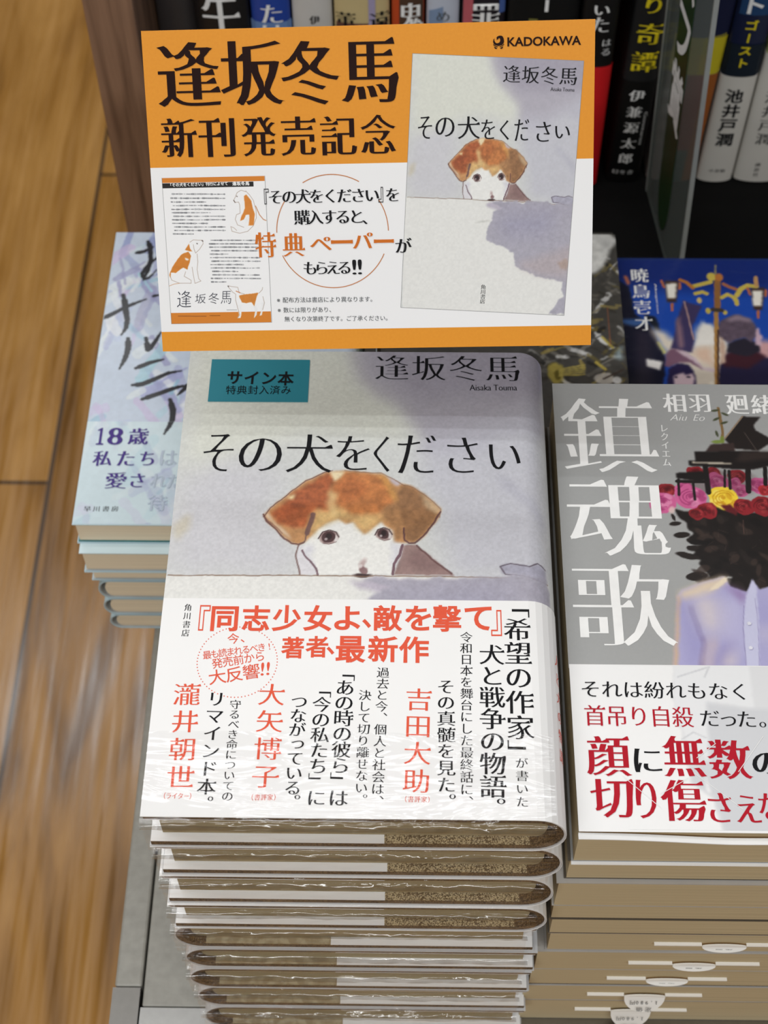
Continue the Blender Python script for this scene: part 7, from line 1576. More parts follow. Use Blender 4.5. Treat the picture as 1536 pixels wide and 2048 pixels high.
ds = ['hardcover with a painted puppy cover and teal sticker, topmost of the centre stack'] + \
     ['white-jacketed hardcover with its spine at right, %s of the centre stack' % od[i] for i in (1, 2, 3)] + \
     ['white-jacketed hardcover with its spine at left, %s of the centre stack' % od[i] for i in (4, 5, 6, 7, 8)]
top = None
for i in range(9):
    h = zt[i] - zt[i + 1]; dx = [0, .0008, -.0002, -.0006, -.0012, .0004, -.0004, .0002, .0004][i]
    r = hardcover(ds[i], -.085 + dx - (.0012 if i > 3 else 0), .2055 + [0, .0006, .0003, -.0003, .001, .0006, .0002, .0008, .0004][i], H0 + zt[i + 1], h - .0007, i > 3, 'puppy novels in the tall centre stack', em=M_endc if i > 3 else None, wrap=[.03, .012, .012, .012, 0, .012, 0, .012, 0][i] if i < 4 else 0)
    if i > 3: film_o = film(r[0], BW, h - .0007, .012, i + 3); film_o.location = (BW, BL, 0); film_o.rotation_euler = (0, 0, math.pi)
    if i == 0: top = r; tt = h - .0007
b, jk, ob = top
fm = wall_map(BW, tt, .010, 0)
C, U, V = paint(147, 114, 3.4, (206, 208, 206), ops('main'), 0, 80, .05, .9)
print_mesh('cover_painting', C, U, V, fm, jk, M_print, .00012)
lettering('author_lettering', texts('main', 'title'), fm, jk, M_ink, .00028); lettering('title_lettering', texts('main', 'title2'), fm, jk, M_ink, .00028)
fo = wall_map(BW, tt, .010, .0003)
for t_ in texts('main', 'o_ink'): lettering('band_quote', [t_], fo, ob, M_ink, .0001)
TR = texts('main', 'o_red')
lettering('band_headline', [t_ for t_ in TR if t_[1] == 'b'], fo, ob, M_red, .0001)
for t_ in TR + [['人と犬の物語', 'v', 140.5, 62.0, 140.5, 26.0, 4.6, 5.4, 'min']]:
    if t_[1] != 'b': lettering('band_lettering', [t_], fo, ob, M_red, .0001)
dots = []
for k in range(72):
    a = k / 72 * 2 * math.pi; dots.append((27.4 + 13.6 * math.cos(a), 56.4 + 13.6 * math.sin(a)))
V_ = []; F_ = []
for u, v in dots:
    k = len(V_); V_ += [fo(u + .22 * math.cos(q), v + .22 * math.sin(q), .00008) for q in np.linspace(0, 2 * math.pi, 8)[:-1]]; F_.append(tuple(range(k, k + 7)))
mesh('dotted_ring', V_, F_, ob, M_red)
st = box('sticker', .0087, .0467, .1687, .1895, tt + .00035, tt + .0005, jk, M_teal, .0)
lettering('sticker_lettering', texts('main', 'ink'), fm, jk, M_ink, .00065)

# ------------------------------------------------------------------ grey paperback stack (right)
M_gcov = mat('grey_cover_paper', (160, 161, 160), .5, 0, .02); M_dcov = mat('dark_cover_lining', (84, 76, 64), .6); M_lcov = mat('light_cover_edge', (176, 172, 166), .5)
M_slip = mat('white_slip_paper', (246, 244, 238), .6, 0, .01)
GW, GLn, GX, GY = .130, .188, .0559, .211
gz = [-.491, -.5196, -.5365, -.5591, -.5767, -.5923, -.6117, -.6333, -.6536, -.6735, -.70]
go = ['topmost', 'second from the top', 'third from the top', 'fourth from the top', 'fifth from the top', 'fifth from the bottom', 'fourth from the bottom', 'third from the bottom', 'second from the bottom', 'bottom']
def slip_mesh(parent, x0, x1, zc, drop):
    """sales slip between the pages: its folded edge and the half-round tab peep out of the page block."""
    xm = (x0 + x1) / 2; w = .0172; y = .0006
    box('slip_fold', x0, xm - w / 2, -.0012, .03, zc - .0003, zc + .0004, parent, M_slip); box('slip_fold', xm + w / 2, x1, -.0012, .03, zc - .0003, zc + .0004, parent, M_slip)
    n = 13; a = np.linspace(0, math.pi, n); V = []; F = []
    for k, yy in enumerate((-.0010, -.0016)):
        V += [(xm - w / 2 * math.cos(q), yy - .0035 * math.sin(q) * (1 if drop > .003 else .4), zc - drop * math.sin(q)) for q in a] + [(xm + w / 2 * math.cos(q), yy, zc + .0022 * math.sin(q)) for q in a]
    m = 2 * n; F = [tuple(range(m)), tuple(range(2 * m - 1, m - 1, -1))] + [(i, (i + 1) % m, m + (i + 1) % m, m + i) for i in range(m)]
    tab = mesh('slip_tab', V, F, parent, M_slip)
    def fs(u, v, w_=0):
        u = np.asarray(u) / 1000; v = np.asarray(v) / 1000; return np.stack([xm - u, -.0021 - np.maximum(-(v), 0) * .55 * (1 if drop > .003 else .3), zc + v], -1)
    it = [['定価', 'h', 1.8, -1.2, -1.8, -1.2, 3, -1.4, 'got']] if drop < .003 else [['定価', 'h', 1.8, -drop * 620, -1.8, -drop * 620, 3, -2.2, 'got'], ['1,980円', 'h', 5, -drop * 250, -5, -drop * 250, 2.4, -2.2, 'got']]
    it = [[a_[0], a_[1], -a_[2], a_[3], -a_[4], a_[5], a_[6], a_[7], a_[8]] for a_ in it]
    lettering('slip_lettering', it, lambda u, v, w_=0: fs(-np.asarray(u) * -1, v), tab, M_grey, 0)
gtop = None
for i in range(10):
    t = gz[i] - gz[i + 1] - .0004; dx = [0, .0002, -.0024, -.0020, -.0014, -.0008, -.0044, -.0052, -.0068, -.0066][i] + (.0012 if i == 0 else 0)
    slips = {5: (.0415, .0955), 6: (.0375, .0895), 7: (.032, .081), 8: (.0275, .0755), 9: (.024, .072)}
    lab = ['grey paperback with a bouquet-headed figure and white band, topmost of the right stack'] + ['tan-paged paperback, plain front edge, %s of the right stack' % go[k] for k in (1, 2, 3, 4)] + ['paperback with a white sales slip peeping out, %s of the right stack' % go[k] for k in (5, 6, 7, 8, 9)]
    p = thing('paperback_book', lab[i], 'book', (GX + dx, GY + [0, .0004, -.0012, .0006, .0004, .0006, 0, .0006, .0002, .0004][i], H0 + gz[i + 1]), 0, 'grey paperbacks in the right stack')
    cv = shell('cover', 0, GW, t, .0015, 0, .0005, 0, GLn, p, M_gcov if i == 0 else (M_lcov if i in (2, 6, 5, 8) else M_dcov), 6)
    page_block(p, .0008, GW - .001, .0001, GLn - .0001, .0006, t - .0006, M_pages_d, .0004)
    if i == 0: gtop = (p, cv, t); pob = shell('paper_band', 0, GW, t, .0015, -.0003, .0002, -.0012, .0615, p, M_white, 6)
    if i in slips:
        s = slips[i]; slip_mesh(p, s[0], s[1], t * [0, 0, 0, 0, 0, .5, .5, .5, .52, .6][i], [0, 0, 0, 0, 0, .0022, .0024, .002, .009, .0115][i])
p, cv, t = gtop
fg = lambda u, v, w=0: np.stack([np.asarray(u) / 1000 - .0012, np.asarray(v) / 1000, t + w + 0 * np.asarray(u)], -1)
C, U, V = paint(129, 128.5, 3, (163, 164, 163), ops('gray'), 1, 60, .012, .8)
print_mesh('cover_picture', C, U, V, fg, cv, M_print_m, .00012)
lettering('title_lettering', texts('gray', 'white'), fg, cv, M_wink, .00028); lettering('author_lettering', texts('gray', 'white2'), fg, cv, M_wink, .00028)
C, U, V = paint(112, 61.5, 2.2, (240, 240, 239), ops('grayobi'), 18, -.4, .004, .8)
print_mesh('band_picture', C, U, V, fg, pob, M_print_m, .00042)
lettering('band_lettering_black', texts('gray', 'o_ink'), fg, pob, M_ink, .00058); lettering('band_lettering_red', texts('gray', 'o_red'), fg, pob, M_crim, .00058)
cuts = [((82, 40), (62.7, 20)), ((74.0, 31.5), (63, 18))]
for a, c_, w_ in [((42.5, 25.5), (49.5, 31), .35), ((56, 20.5), (66, 34), .35), ((17, 18.5), (29, 7), .35), ((29, 12), (39, 18), .35), ((41, 20), (56, 7), .35)]:
    a = np.array(a); c_ = np.array(c_); d = c_ - a; nn = np.array([-d[1], d[0]]) / np.hypot(*d) * w_ / 2
    mesh('cut_mark', fg(*np.array([a - nn * .2, c_ - nn * .2, c_ + nn, a + nn]).T, .0007), [(0, 1, 2, 3)], pob, M_white)
# loose front lip of the band and its dark under-sheet
V_ = []; nx = 40
for k, (yy, zz) in enumerate([(.0, -.0012), (-.0022, -.0014), (-.0022, -.0019), (.0, -.0024)]):
    for i in range(nx):
        x = i / (nx - 1) * GW; V_.append((x, yy - .001 + .0002 * math.sin(x * 90), t + zz - .0028 * min(1, x / .05)))
mesh('band_lip', V_, [(r_ * nx + i, r_ * nx + i + 1, (r_ + 1) * nx + i + 1, (r_ + 1) * nx + i) for r_ in range(3) for i in range(nx - 1)], pob, M_white)

# ------------------------------------------------------------------ pale novel stack (left, behind)
M_ice = mat('ice_blue_jacket', (186, 212, 222), .35, 0, .05, 30); M_pboard = mat('pale_grey_board', (186, 190, 190), .6); M_tealb = mat('teal_board', (60, 130, 132), .6); M_dk = mat('dark_spine_lining', (40, 40, 44), .6); M_pagw = mat_pages('white_page_edges', (244, 230, 202)); M_bandp = mat('pale_band_paper', (206, 226, 232), .35, 0, .03, 40)
lz = [-.605, -.6208, -.6375, -.6548, -.6712, -.6865, -.70]
lo = ['topmost of its stack', 'second from the top', 'third from the top', 'third from the bottom', 'second from the bottom', 'bottom of its stack']
for i in range(6):
    h = lz[i] - lz[i + 1]
    lab = 'pale blue novel with brushed black title, topmost of the stack at the left table edge' if i == 0 else ('pale blue hardcover %s of the stack overhanging the left table edge' % lo[i].replace(' of its stack', ''))
    r = hardcover(lab, -.155 + [0, .0012, .0014, .0032, .0034, .0044][i], .407 + [0, -.0055, .0005, .0003, .0003, .0002][i], H0 + lz[i + 1], h - .0006, i > 2, 'pale blue novels in the left stack', 0, .006, .130, .186, M_ice, M_bandp, M_tealb if i < 1 else M_pboard, M_tealb if i < 1 else M_pboard, M_pagw, .0600 if i in (0, 1) else 0, .0006, .0005, False, .0014)
    if i == 0: ltop = r; lt = h - .0006
b, jk, ob = ltop
fl2 = wall_map(.130, lt, .006, 0)
bandL = [o for o in ops('left')]
C, U, V = paint(129.5, 126, 2.4, (196, 208, 224), bandL + ops('leftb'), .3, 60, .03, 2.5)
print_mesh('cover_picture', C, U, V, fl2, jk, M_print_g, .00012)
C2, U2, V2 = paint(129.5, 59.6, 2.4, (206, 224, 230), [[o[0], o[1], o[2], o[3], o[4], o[5] * .35, o[6], [(x, y * 1.0 - 60) for x, y in o[7]]] for o in bandL] + ops('leftb'), .3, .2, .02, 2.5)
print_mesh('band_picture', C2, U2, V2, fl2, ob, M_print_g, .0005)
lettering('band_lettering', texts('left', 'o_purple'), fl2, ob, M_purple, .0008); lettering('band_lettering_silver', texts('left', 'o_pale'), fl2, ob, M_pale, .0008); lettering('publisher_lettering', texts('left', 'o_ink'), fl2, ob, M_grey, .0008)

# ------------------------------------------------------------------ two wrapped novels behind the right stack, each on its own pile
M_navy = mat('navy_cover', (30, 50, 110), .3); M_dgrey = mat('dark_grey_cover', (64, 62, 58), .4)
M_filmg = mat_film('glossy_wrap', .03, .35, 30)
def pile(x, y, ztop, n, cov, labs, group, rot=0):
    h = (ztop - TZ) / n; r = None
    for i in range(n):
        r = thing('paperback_book', labs[n - 1 - i], 'book', (x, y, TZ + i * h), rot, group)
        c = shell('cover', 0, .129, h - .0004, .0015, 0, .0005, 0, .188, r, cov, 6); page_block(r, .0008, .128, .0006, .1874, .0006, h - .001, M_pages_d, .0004)
    return r, c, h - .0004
names5 = ['topmost', 'second', 'middle', 'fourth', 'lowest']
r, c, t5 = pile(.1085, .4025, H0 - .62, 3, M_navy, ['blue night-sky novel with street lamps on its cover, lying behind the grey paperback', 'second navy novel down in the pile behind the grey paperbacks', 'lowest navy novel in the pile behind the grey paperbacks'], 'navy novels behind the right stack')
fb = lambda u, v, w=0: np.stack([np.asarray(u) / 1000 + .0005, np.asarray(v) / 1000 - .0015, t5 + w + 0 * np.asarray(u)], -1)
C, U, V = paint(128, 186, 1.8, (32, 76, 174), ops('blue'), .3, 2, .02, 2)
print_mesh('cover_picture', C, U, V, fb, c, M_print_g, .00012)
lettering('title_lettering', texts('blue', 'white'), fb, c, M_wink, .0003)
def flat_film(parent, x0, x1, y0, y1, z, seed):
    nx, ny = 50, 70; X, Y = np.meshgrid(np.linspace(x0, x1, nx), np.linspace(y0, y1, ny)); Z = z + .0012 * np.abs(noise2(X * 1000, Y * 1000, 40, seed, 3)) + .0006
    V = np.stack([X, Y, Z], -1).reshape(-1, 3); return mesh('shrink_wrap', V, [(j * nx + i, j * nx + i + 1, (j + 1) * nx + i + 1, (j + 1) * nx + i) for j in range(ny - 1) for i in range(nx - 1)], parent, M_filmg, True)
flat_film(r, -.0003, .1295, -.0003, .1885, t5, 3)
r, c, t6 = pile(-.022, .4015, H0 - .60, 3, M_dgrey, ['film-wrapped novel with a grey and gold collage cover, partly behind the orange card', 'second collage-cover novel down in the pile behind the orange card', 'lowest collage-cover novel in the pile behind the orange card'], 'collage novels behind the card')
fc = lambda u, v, w=0: np.stack([np.asarray(u) / 1000, np.asarray(v) / 1000 - .0015, t6 + w + 0 * np.asarray(u)], -1)
C, U, V = paint(128.5, 186, 1.8, (72, 70, 66), ops('coll'), .2, 2, .1, 3)
print_mesh('cover_picture', C, U, V, fc, c, M_print_g, .00012)
flat_film(r, -.0003, .1295, -.0003, .1885, t6, 8)

# ------------------------------------------------------------------ promotional card
cO = Vector((-.0974 * .9, .405 * .9, -.4796 * .9 + H0)); ce = Vector((.9991, -.0086, .0423)).normalized(); cu_ = Vector((-.028, .616, .7872)); cu_ = (cu_ - ce * cu_.dot(ce)).normalized(); cn = ce.cross(cu_)
card = thing('promotional_card', 'orange and white announcement card leaning above the puppy hardcover', 'sign', cO)
card.matrix_world = Matrix.Translation(cO) @ Matrix((ce, cu_, cn)).transposed().to_4x4() @ Matrix.Scale(.9, 4)
def card_face():
    m, N, L, B = setup('printed_card_face'); t_ = N.new('ShaderNodeTexCoord'); sp = N.new('ShaderNodeSeparateXYZ'); L.new(t_.outputs['Object'], sp.inputs[0])
    hi = N.new('ShaderNodeMath'); hi.operation = 'GREATER_THAN'; hi.inputs[1].default_value = .0711; L.new(sp.outputs[1], hi.inputs[0])
    lo_ = N.new('ShaderNodeMath'); lo_.operation = 'LESS_THAN'; lo_.inputs[1].default_value = .0078; L.new(sp.outputs[1], lo_.inputs[0])
    ad = N.new('ShaderNodeMath'); ad.operation = 'ADD'; L.new(hi.outputs[0], ad.inputs[0]); L.new(lo_.outputs[0], ad.inputs[1])
    n = N.new('ShaderNodeTexNoise'); n.inputs['Scale'].default_value = 900; L.new(t_.outputs['Object'], n.inputs['Vector'])
    r_ = N.new('ShaderNodeValToRGB'); r_.color_ramp.elements[0].color = (*lin((222, 142, 32)), 1); r_.color_ramp.elements[1].color = (*lin((230, 152, 40)), 1); L.new(n.outputs['Fac'], r_.inputs['Fac'])
    mx = N.new('ShaderNodeMixRGB'); L.new(ad.outputs[0], mx.inputs[0]); mx.inputs[1].default_value = (*lin((238, 238, 238)), 1); L.new(r_.outputs['Color'], mx.inputs[2]); L.new(mx.outputs[0], B.inputs['Base Color']); B.inputs['Roughness'].default_value = .55; B.inputs['Specular IOR Level'].default_value = .3
    return m
M_cardw = mat('card_core', (236, 226, 212), .7)
bo = box('card_board', .0002, .1682, 0, .1211, -.0011, 0, card, M_cardw, .0)
bo.data.materials.append(card_face())
for pl in bo.data.polygons:
    if pl.normal.z > .9: pl.material_index = 1
fk = lambda u, v, w=0: np.stack([np.asarray(u) / 1000, np.asarray(v) / 1000, w + 0 * np.asarray(u)], -1)
CT = texts('card', 'ink'); mini = [t_ for t_ in CT if t_[2] > 95]; sig = [t_ for t_ in CT if t_[2] < 95]
C, U, V = paint(63.3, 94.5, 4.2, (206, 208, 206), ops('main'), 0, 0, .03, .8, (.467, 0, .5, 41.8 - 45.05))
q = np.array([[94.64, 16.04], [157.64, 11.88], [101.12, 110.54]]); e1 = (q[1] - q[0]) / 63.3; e2 = (q[2] - q[0]) / 94.5
fmini = lambda u, v, w=0: fk(q[0][0] + e1[0] * np.asarray(u) + e2[0] * np.asarray(v), q[0][1] + e1[1] * np.asarray(u) + e2[1] * np.asarray(v), w)
M_card_print = mat_print('printed_card_picture', .55, 0, 0, .3)
pic = print_mesh('book_picture', C, U, V, fmini, card, M_card_print, .0001)
fr_v = [(0, 0), (63.3, 0), (63.3, 94.5), (0, 94.5)]
fv = [fmini(*p_, .00009) for p_ in [(-.15, -.15), (63.45, -.15), (63.45, 94.65), (-.15, 94.65)]]
mesh('picture_outline', fv, [(0, 1, 2, 3)], card, mat_ink('grey_line_ink', (140, 140, 140)))
lettering('picture_author', [t_ for t_ in mini if t_[3] > 90], fk, card, M_ink, .00025); lettering('picture_title', [t_ for t_ in mini if 50 < t_[3] < 90], fk, card, M_ink, .00025); lettering('picture_publisher', [t_ for t_ in mini if t_[3] < 50], fk, card, M_ink, .00025)
lettering('heading_lettering', texts('card', 'dark'), fk, card, M_dark, .00025); lettering('subheading_lettering', texts('card', 'dark2'), fk, card, M_dark, .00025); lettering('publisher_lettering', texts('card', 'dark3'), fk, card, M_dark, .00025); lettering('leaflet_publisher', texts('card', 'dark4'), fk, card, M_dark, .00025); lettering('offer_lettering', texts('card', 'black'), fk, card, M_ink, .0003)
lettering('offer_lettering_orange', texts('card', 'orange'), fk, card, M_orange, .0003); lettering('small_print', texts('card', 'grey'), fk, card, M_grey, .00025)
# thin ring
V_ = []; n = 120
for k in range(n):
    a = 2 * math.pi * k / n; V_ += [fk(69.0 + 21.5 * math.cos(a) * s_, 45.7 + 21.6 * math.sin(a) * s_, .00012) for s_ in (.991, 1.007)]
gap = lambda k: (lambda a: False)(k)
F_ = []
for k in range(n):
    a = math.degrees(2 * math.pi * (k + .5) / n); x = 69 + 21.5 * math.cos(math.radians(a)); y = 45.7 + 21.6 * math.sin(math.radians(a))
    if 57.5 < y < 64.2 or 36.5 < y < 45.6: continue
    i = 2 * k; j = 2 * ((k + 1) % n); F_.append((i, i + 1, j + 1, j))
mesh('thin_ring', V_, F_, card, mat_ink('bronze_ink', (196, 130, 84)))
# leaflet picture: paper, bands, text bars and three ink dogs
LW, LH = 39.4, 56.3; lf0 = (4.46, 11.0)
K_ = lambda x, y: (round((x - 28 - (y - 98) * .0635) / 1312 * LW, 2), round(LH - (y - 98 + (x - 28) * .02) / 1874 * LH, 2))
lo_ops = []
def lp(col, pts, soft=.12, warp=.1, al=1, tex=.05): lo_ops.append(['', 'p', col, soft, warp, al, tex, [K_(*p_) for p_ in pts]])
def ll(col, w_, pts, al=.8): lo_ops.append(['', 'l', col, w_, .12, al, .1, [K_(*p_) for p_ in pts]])
OR = (212, 128, 40)
lo_ops.append(['', 'p', OR, .05, 0, 1, .0, [(0, LH - 1.9), (LW, LH - 1.9), (LW, LH), (0, LH)]]); lo_ops.append(['', 'p', OR, .05, 0, 1, .0, [(0, 0), (LW, 0), (LW, 4.3), (0, 4.3)]])
lo_ops.append(['', 'p', (28, 24, 22), .05, 0, 1, .0, [(0, LH - 3.9), (35, LH - 3.9), (35, LH - 2.1), (0, LH - 2.1)]])
rs_ = random.Random(5)
for (x0, x1, ys, ends) in [(140, 830, [300, 352, 400, 445, 492, 535, 580, 625, 670, 716, 760, 805], {2: 590, 5: 650, 8: 610, 11: 430}), (635, 1290, [885, 930, 972, 1018, 1062, 1107, 1152, 1197, 1240, 1285, 1330, 1375, 1420], {4: 880, 7: 1080, 9: 1010, 12: 860})]:
    for i, y in enumerate(ys):
        x = x0 + (20 if i in (0, 3, 6, 9, 10) else 0) + (i * 3); xe = ends.get(i, x1 + i * 1.5)
        while x < xe:
            w_ = rs_.uniform(12, 26); ll((96, 98, 102), rs_.choice([.3, .45, .6]), [(x, y), (min(x + w_, xe), y)], rs_.uniform(.35, .8)); x += w_ + rs_.choice([4, 6, 8, 18])
GRY = (170, 150, 136)
# sitting dog seen from behind
lp((214, 132, 50), [(1075, 320), (1110, 300), (1140, 340), (1180, 390), (1200, 480), (1215, 560), (1205, 690), (1130, 690), (1150, 560), (1100, 560), (1080, 620), (1030, 640), (1050, 570), (1090, 480)], .15, .5)
lp((236, 236, 236), [(1100, 600), (1140, 560), (1140, 690), (1105, 690)], .2, .4)
ll(GRY, .22, [(1100, 270), (1040, 250), (990, 280), (970, 330), (945, 380), (965, 405), (1010, 400), (1025, 440), (1030, 540), (985, 560), (970, 620), (1000, 690), (1080, 720)]); ll(GRY, .22, [(1100, 260), (1150, 310), (1200, 380), (1235, 500), (1240, 600), (1200, 700), (1130, 770), (1030, 795), (930, 770), (915, 710), (960, 730), (990, 760)]); ll((90, 70, 60), .35, [(948, 378), (965, 405)]); ll((90, 70, 60), .35, [(985, 325), (992, 330)]); ll((190, 120, 70), .35, [(1230, 450), (1280, 560), (1330, 620), (1365, 632)])
# sitting dog looking right
lp((210, 130, 50), [(375, 930), (390, 1000), (420, 1030), (380, 1030), (320, 1010), (350, 970)], .15, .4)
lp((208, 128, 46), [(310, 1060), (360, 1040), (410, 1090), (390, 1170), (350, 1270), (300, 1240), (260, 1260), (200, 1320), (150, 1310), (140, 1390), (130, 1340), (160, 1240), (210, 1150), (250, 1090)], .15, .6)
lp((236, 236, 236), [(320, 1110), (380, 1130), (360, 1150), (330, 1140)], .2, .3)
ll(GRY, .22, [(385, 910), (430, 880), (500, 885), (550, 885), (555, 930), (510, 1000), (460, 1050), (440, 1000), (430, 940)]); ll((70, 60, 56), .4, [(540, 890), (552, 896)]); ll((70, 60, 56), .4, [(475, 925), (482, 930)]); ll(GRY, .22, [(480, 1060), (490, 1160), (480, 1260), (500, 1380), (530, 1410), (450, 1440), (430, 1330), (415, 1230)]); ll(GRY, .22, [(330, 1290), (310, 1350), (400, 1400), (400, 1440), (250, 1440), (150, 1400), (130, 1350)]); ll((200, 150, 110), .25, [(120, 1475), (180, 1450), (250, 1440)])
# standing dog
lp((208, 130, 50), [(1035, 1600), (1100, 1575), (1290, 1565), (1260, 1640), (1225, 1730), (1190, 1680), (1120, 1700), (1060, 1690)], .15, .6)
lp((236, 236, 236), [(1000, 1720), (1060, 1720), (1060, 1850), (1050, 1890), (1010, 1890), (1030, 1850)], .12, .1); lp((236, 236, 236), [(1220, 1740), (1280, 1700), (1260, 1850), (1225, 1895), (1240, 1800)], .12, .1); lp((236, 236, 236), [(1300, 1700), (1360, 1680), (1330, 1850), (1300, 1860), (1320, 1790)], .12, .1)
ll(GRY, .22, [(885, 1470), (930, 1480), (1010, 1490), (1030, 1560), (1100, 1575)]); ll(GRY, .22, [(890, 1490), (940, 1550), (985, 1580), (985, 1660), (1010, 1760), (1040, 1850), (1010, 1890)]); ll((200, 120, 70), .4, [(990, 1540), (1040, 1560)]); ll((70, 60, 56), .4, [(883, 1475), (890, 1482)]); ll(GRY, .22, [(1290, 1565), (1330, 1520), (1335, 1490)]); ll(GRY, .22, [(1340, 1610), (1360, 1690), (1340, 1780)])
ll((110, 60, 20), .3, [(235, 1868), (600, 1868)], .6); ll((110, 110, 110), .25, [(870, 1785), (1000, 1785)], .6)
C, U, V = paint(LW, LH, 9, (240, 240, 240), lo_ops, 0, 0, .004, 1)
flf = lambda u, v, w=0: fk(lf0[0] + np.asarray(u), lf0[1] + np.asarray(v), w)
print_mesh('leaflet_picture', C, U, V, flf, card, M_card_print, .0001)
mesh('leaflet_outline', [fk(*p_, .00008) for p_ in [(lf0[0] - .15, lf0[1] - .1), (lf0[0] + LW + .15, lf0[1] - .1), (lf0[0] + LW + .15, lf0[1] + LH), (lf0[0] - .15, lf0[1] + LH)]], [(0, 1, 2, 3)], card, bpy.data.materials['grey_line_ink'])
lettering('leaflet_heading', texts('card', 'white'), fk, card, M_wink, .00022); lettering('signature', sig, fk, card, mat_ink('pen_ink', (40, 44, 60)), .00025)
# bird emblem beside the publisher name
em_ = []
def blob(pts): em_.append([(132.85 + x * 1.0, 113.95 + y * 1.0) for x, y in pts])
blob([(1.5, 1.9), (.9, 2.2), (.2, 2.2), (-.5, 1.9), (-.85, 1.4), (-.6, 1.1), (-1.0, .7), (-.2, .9), (.0, 1.3), (.45, 1.3), (.6, .7), (.5, .1), (.1, -.3), (-.6, -.5), (-1.2, -.2), (-1.6, .5), (-1.5, 1.2), (-1.2, 1.5), (-1.9, .9), (-2.05, .1), (-1.8, -.7), (-1.1, -1.2), (0, -1.45), (1.1, -1.2), (1.8, -.6), (2.0, .2), (1.85, 1.2)])
for sx in (-1, 1):
    blob([(sx * 1.95, -.75), (sx * 1.0, -1.45), (sx * .3, -1.7), (sx * .4, -1.9), (sx * 1.1, -1.7), (sx * 2.0, -1.05)][::sx]); blob([(sx * 1.7, -1.6), (sx * .9, -2.0), (sx * .45, -2.3), (sx * 1.0, -2.5), (sx * 1.5, -2.2)][::sx])
V_ = []; F_ = []
for bl in em_:
    k = len(V_); V_ += [fk(x, y, .00025) for x, y in bl]; F_.append(tuple(range(k, k + len(bl))))
mesh('bird_emblem', V_, F_, card, M_dark)
hd = thing('card_holder', 'thin wire card holder standing behind the tall centre stack', 'holder', (-.012, .4033, TZ))
def rod(name, r0, z0, z1, parent, material, n=12, x=0, y=0):
    V = [(x + r0 * math.cos(a), y + r0 * math.sin(a), z) for z in (z0, z1) for a in np.linspace(0, 2 * math.pi, n + 1)[:-1]]
    return mesh(name, V, [(i, (i + 1) % n, n + (i + 1) % n, n + i) for i in range(n)] + [tuple(range(n))[::-1], tuple(range(n, 2 * n))], parent, material)
rod('foot', .0028, 0, .003, hd, M_steel); rod('rod', .001, .003, .3165, hd, M_steel)
box('clip', -.009, .009, -.0012, .0012, .306, .3165, hd, M_steel)

# ------------------------------------------------------------------ upright books on the shelf
SZ = TZ + .010; SY = .72
def spine_book(x0, x1, col, label, band=None, depth=.13, ht=.19, rx=.004, yoff=0, cat='book', lean=0, text=(), bandtop=.08, patches=()):
    t = x1 - x0 - .0008
    b = thing('upright_book', label, cat, (0, 0, 0), 0, 'upright books on the shelf')
    b.matrix_world = Matrix.Translation((x1, SY + depth + yoff, SZ + .0004 + lean * (x1 - x0))) @ Matrix.Rotation(lean, 4, 'Y') @ Matrix(((0, 0, -1), (-1, 0, 0), (0, 1, 0))).to_4x4()
    m_ = mat('jacket_' + '_'.join(map(str, col)), col, .4, 0, .04, 50)
    shell('cover', 0, depth, t, rx, 0, .0012, 0, ht, b, m_, 20); page_block(b, .004, depth - rx - .001, .003, ht - .003, .0014, t - .0014, M_pages_d, .001)
    hz = t / 2; cx = depth - rx
    def fs(u, v, w=0):                       # u mm from the spine's left edge as one faces it, v mm up
        z_ = t - np.asarray(u) / 1000; k = np.clip((z_ - hz) / hz, -.999, .999)
        return np.stack([cx + (rx + w) * np.sqrt(1 - k * k), np.asarray(v) / 1000 + 0 * z_, hz + (z_ - hz) * (1 + w / hz)], -1)
    if band:
        shell('paper_band', .03, depth, t, rx, -.0003, .0002, -.0002 + .0004, bandtop, b, mat('band_' + '_'.join(map(str, band)), band, .45, 0, .02), 20)
    for name, col2, u0, u1, v0, v1, *sl in patches:
        s_ = sl[0] if sl else 0; nu = 10; us = np.linspace(u0, u1, nu) * t * 1000
        V = [fs(u, v0 * 1000, .0005) for u in us] + [fs(u, v1 * 1000 + s_ * (u / (t * 1000) - .5), .0005) for u in us]
        mesh(name, V, [(i + 1, i, nu + i, nu + i + 1) for i in range(nu - 1)], b, mat_ink('ink_' + '_'.join(map(str, col2)), col2, .45))
    for k, (name, items, ink) in enumerate(text): lettering(name, [[a[0], a[1], a[2] - x0 * 1000, a[3], a[4] - x0 * 1000, a[5], *a[6:]] for a in items], fs, b, ink, .0008)
    return b
K0 = .690
spine_book(-.1443, -.1215, (62, 58, 58), 'plain dark grey upright book beside the walnut panel', yoff=.012)
spine_book(-.1210, -.0900, (26, 24, 24), 'black upright book with a big white brushed character', text=[('spine_lettering', [['午', 'b', -106, 124, 0, 0, 20, 30, 'minb']], M_wink)])
spine_book(-.0895, -.0672, (38, 70, 160), 'blue upright book with white lettering and paler lower half', patches=[('pale_patch', (110, 140, 190), 0, 1, .06, .119)], text=[('spine_lettering', [['た', 'b', -78, 125, 0, 0, 11, 12, 'minb'], ['け', 'b', -78, 112, 0, 0, 11, 11, 'minb']], M_wink)])
spine_book(-.0668, -.0440, (206, 203, 198), 'white upright book with one small black character', text=[('spine_lettering', [['伊', 'b', -54.5, 121, 0, 0, 5.5, 5.5, 'minb'], ['坂', 'b', -54.5, 113, 0, 0, 5.5, 5.5, 'minb']], M_ink)])
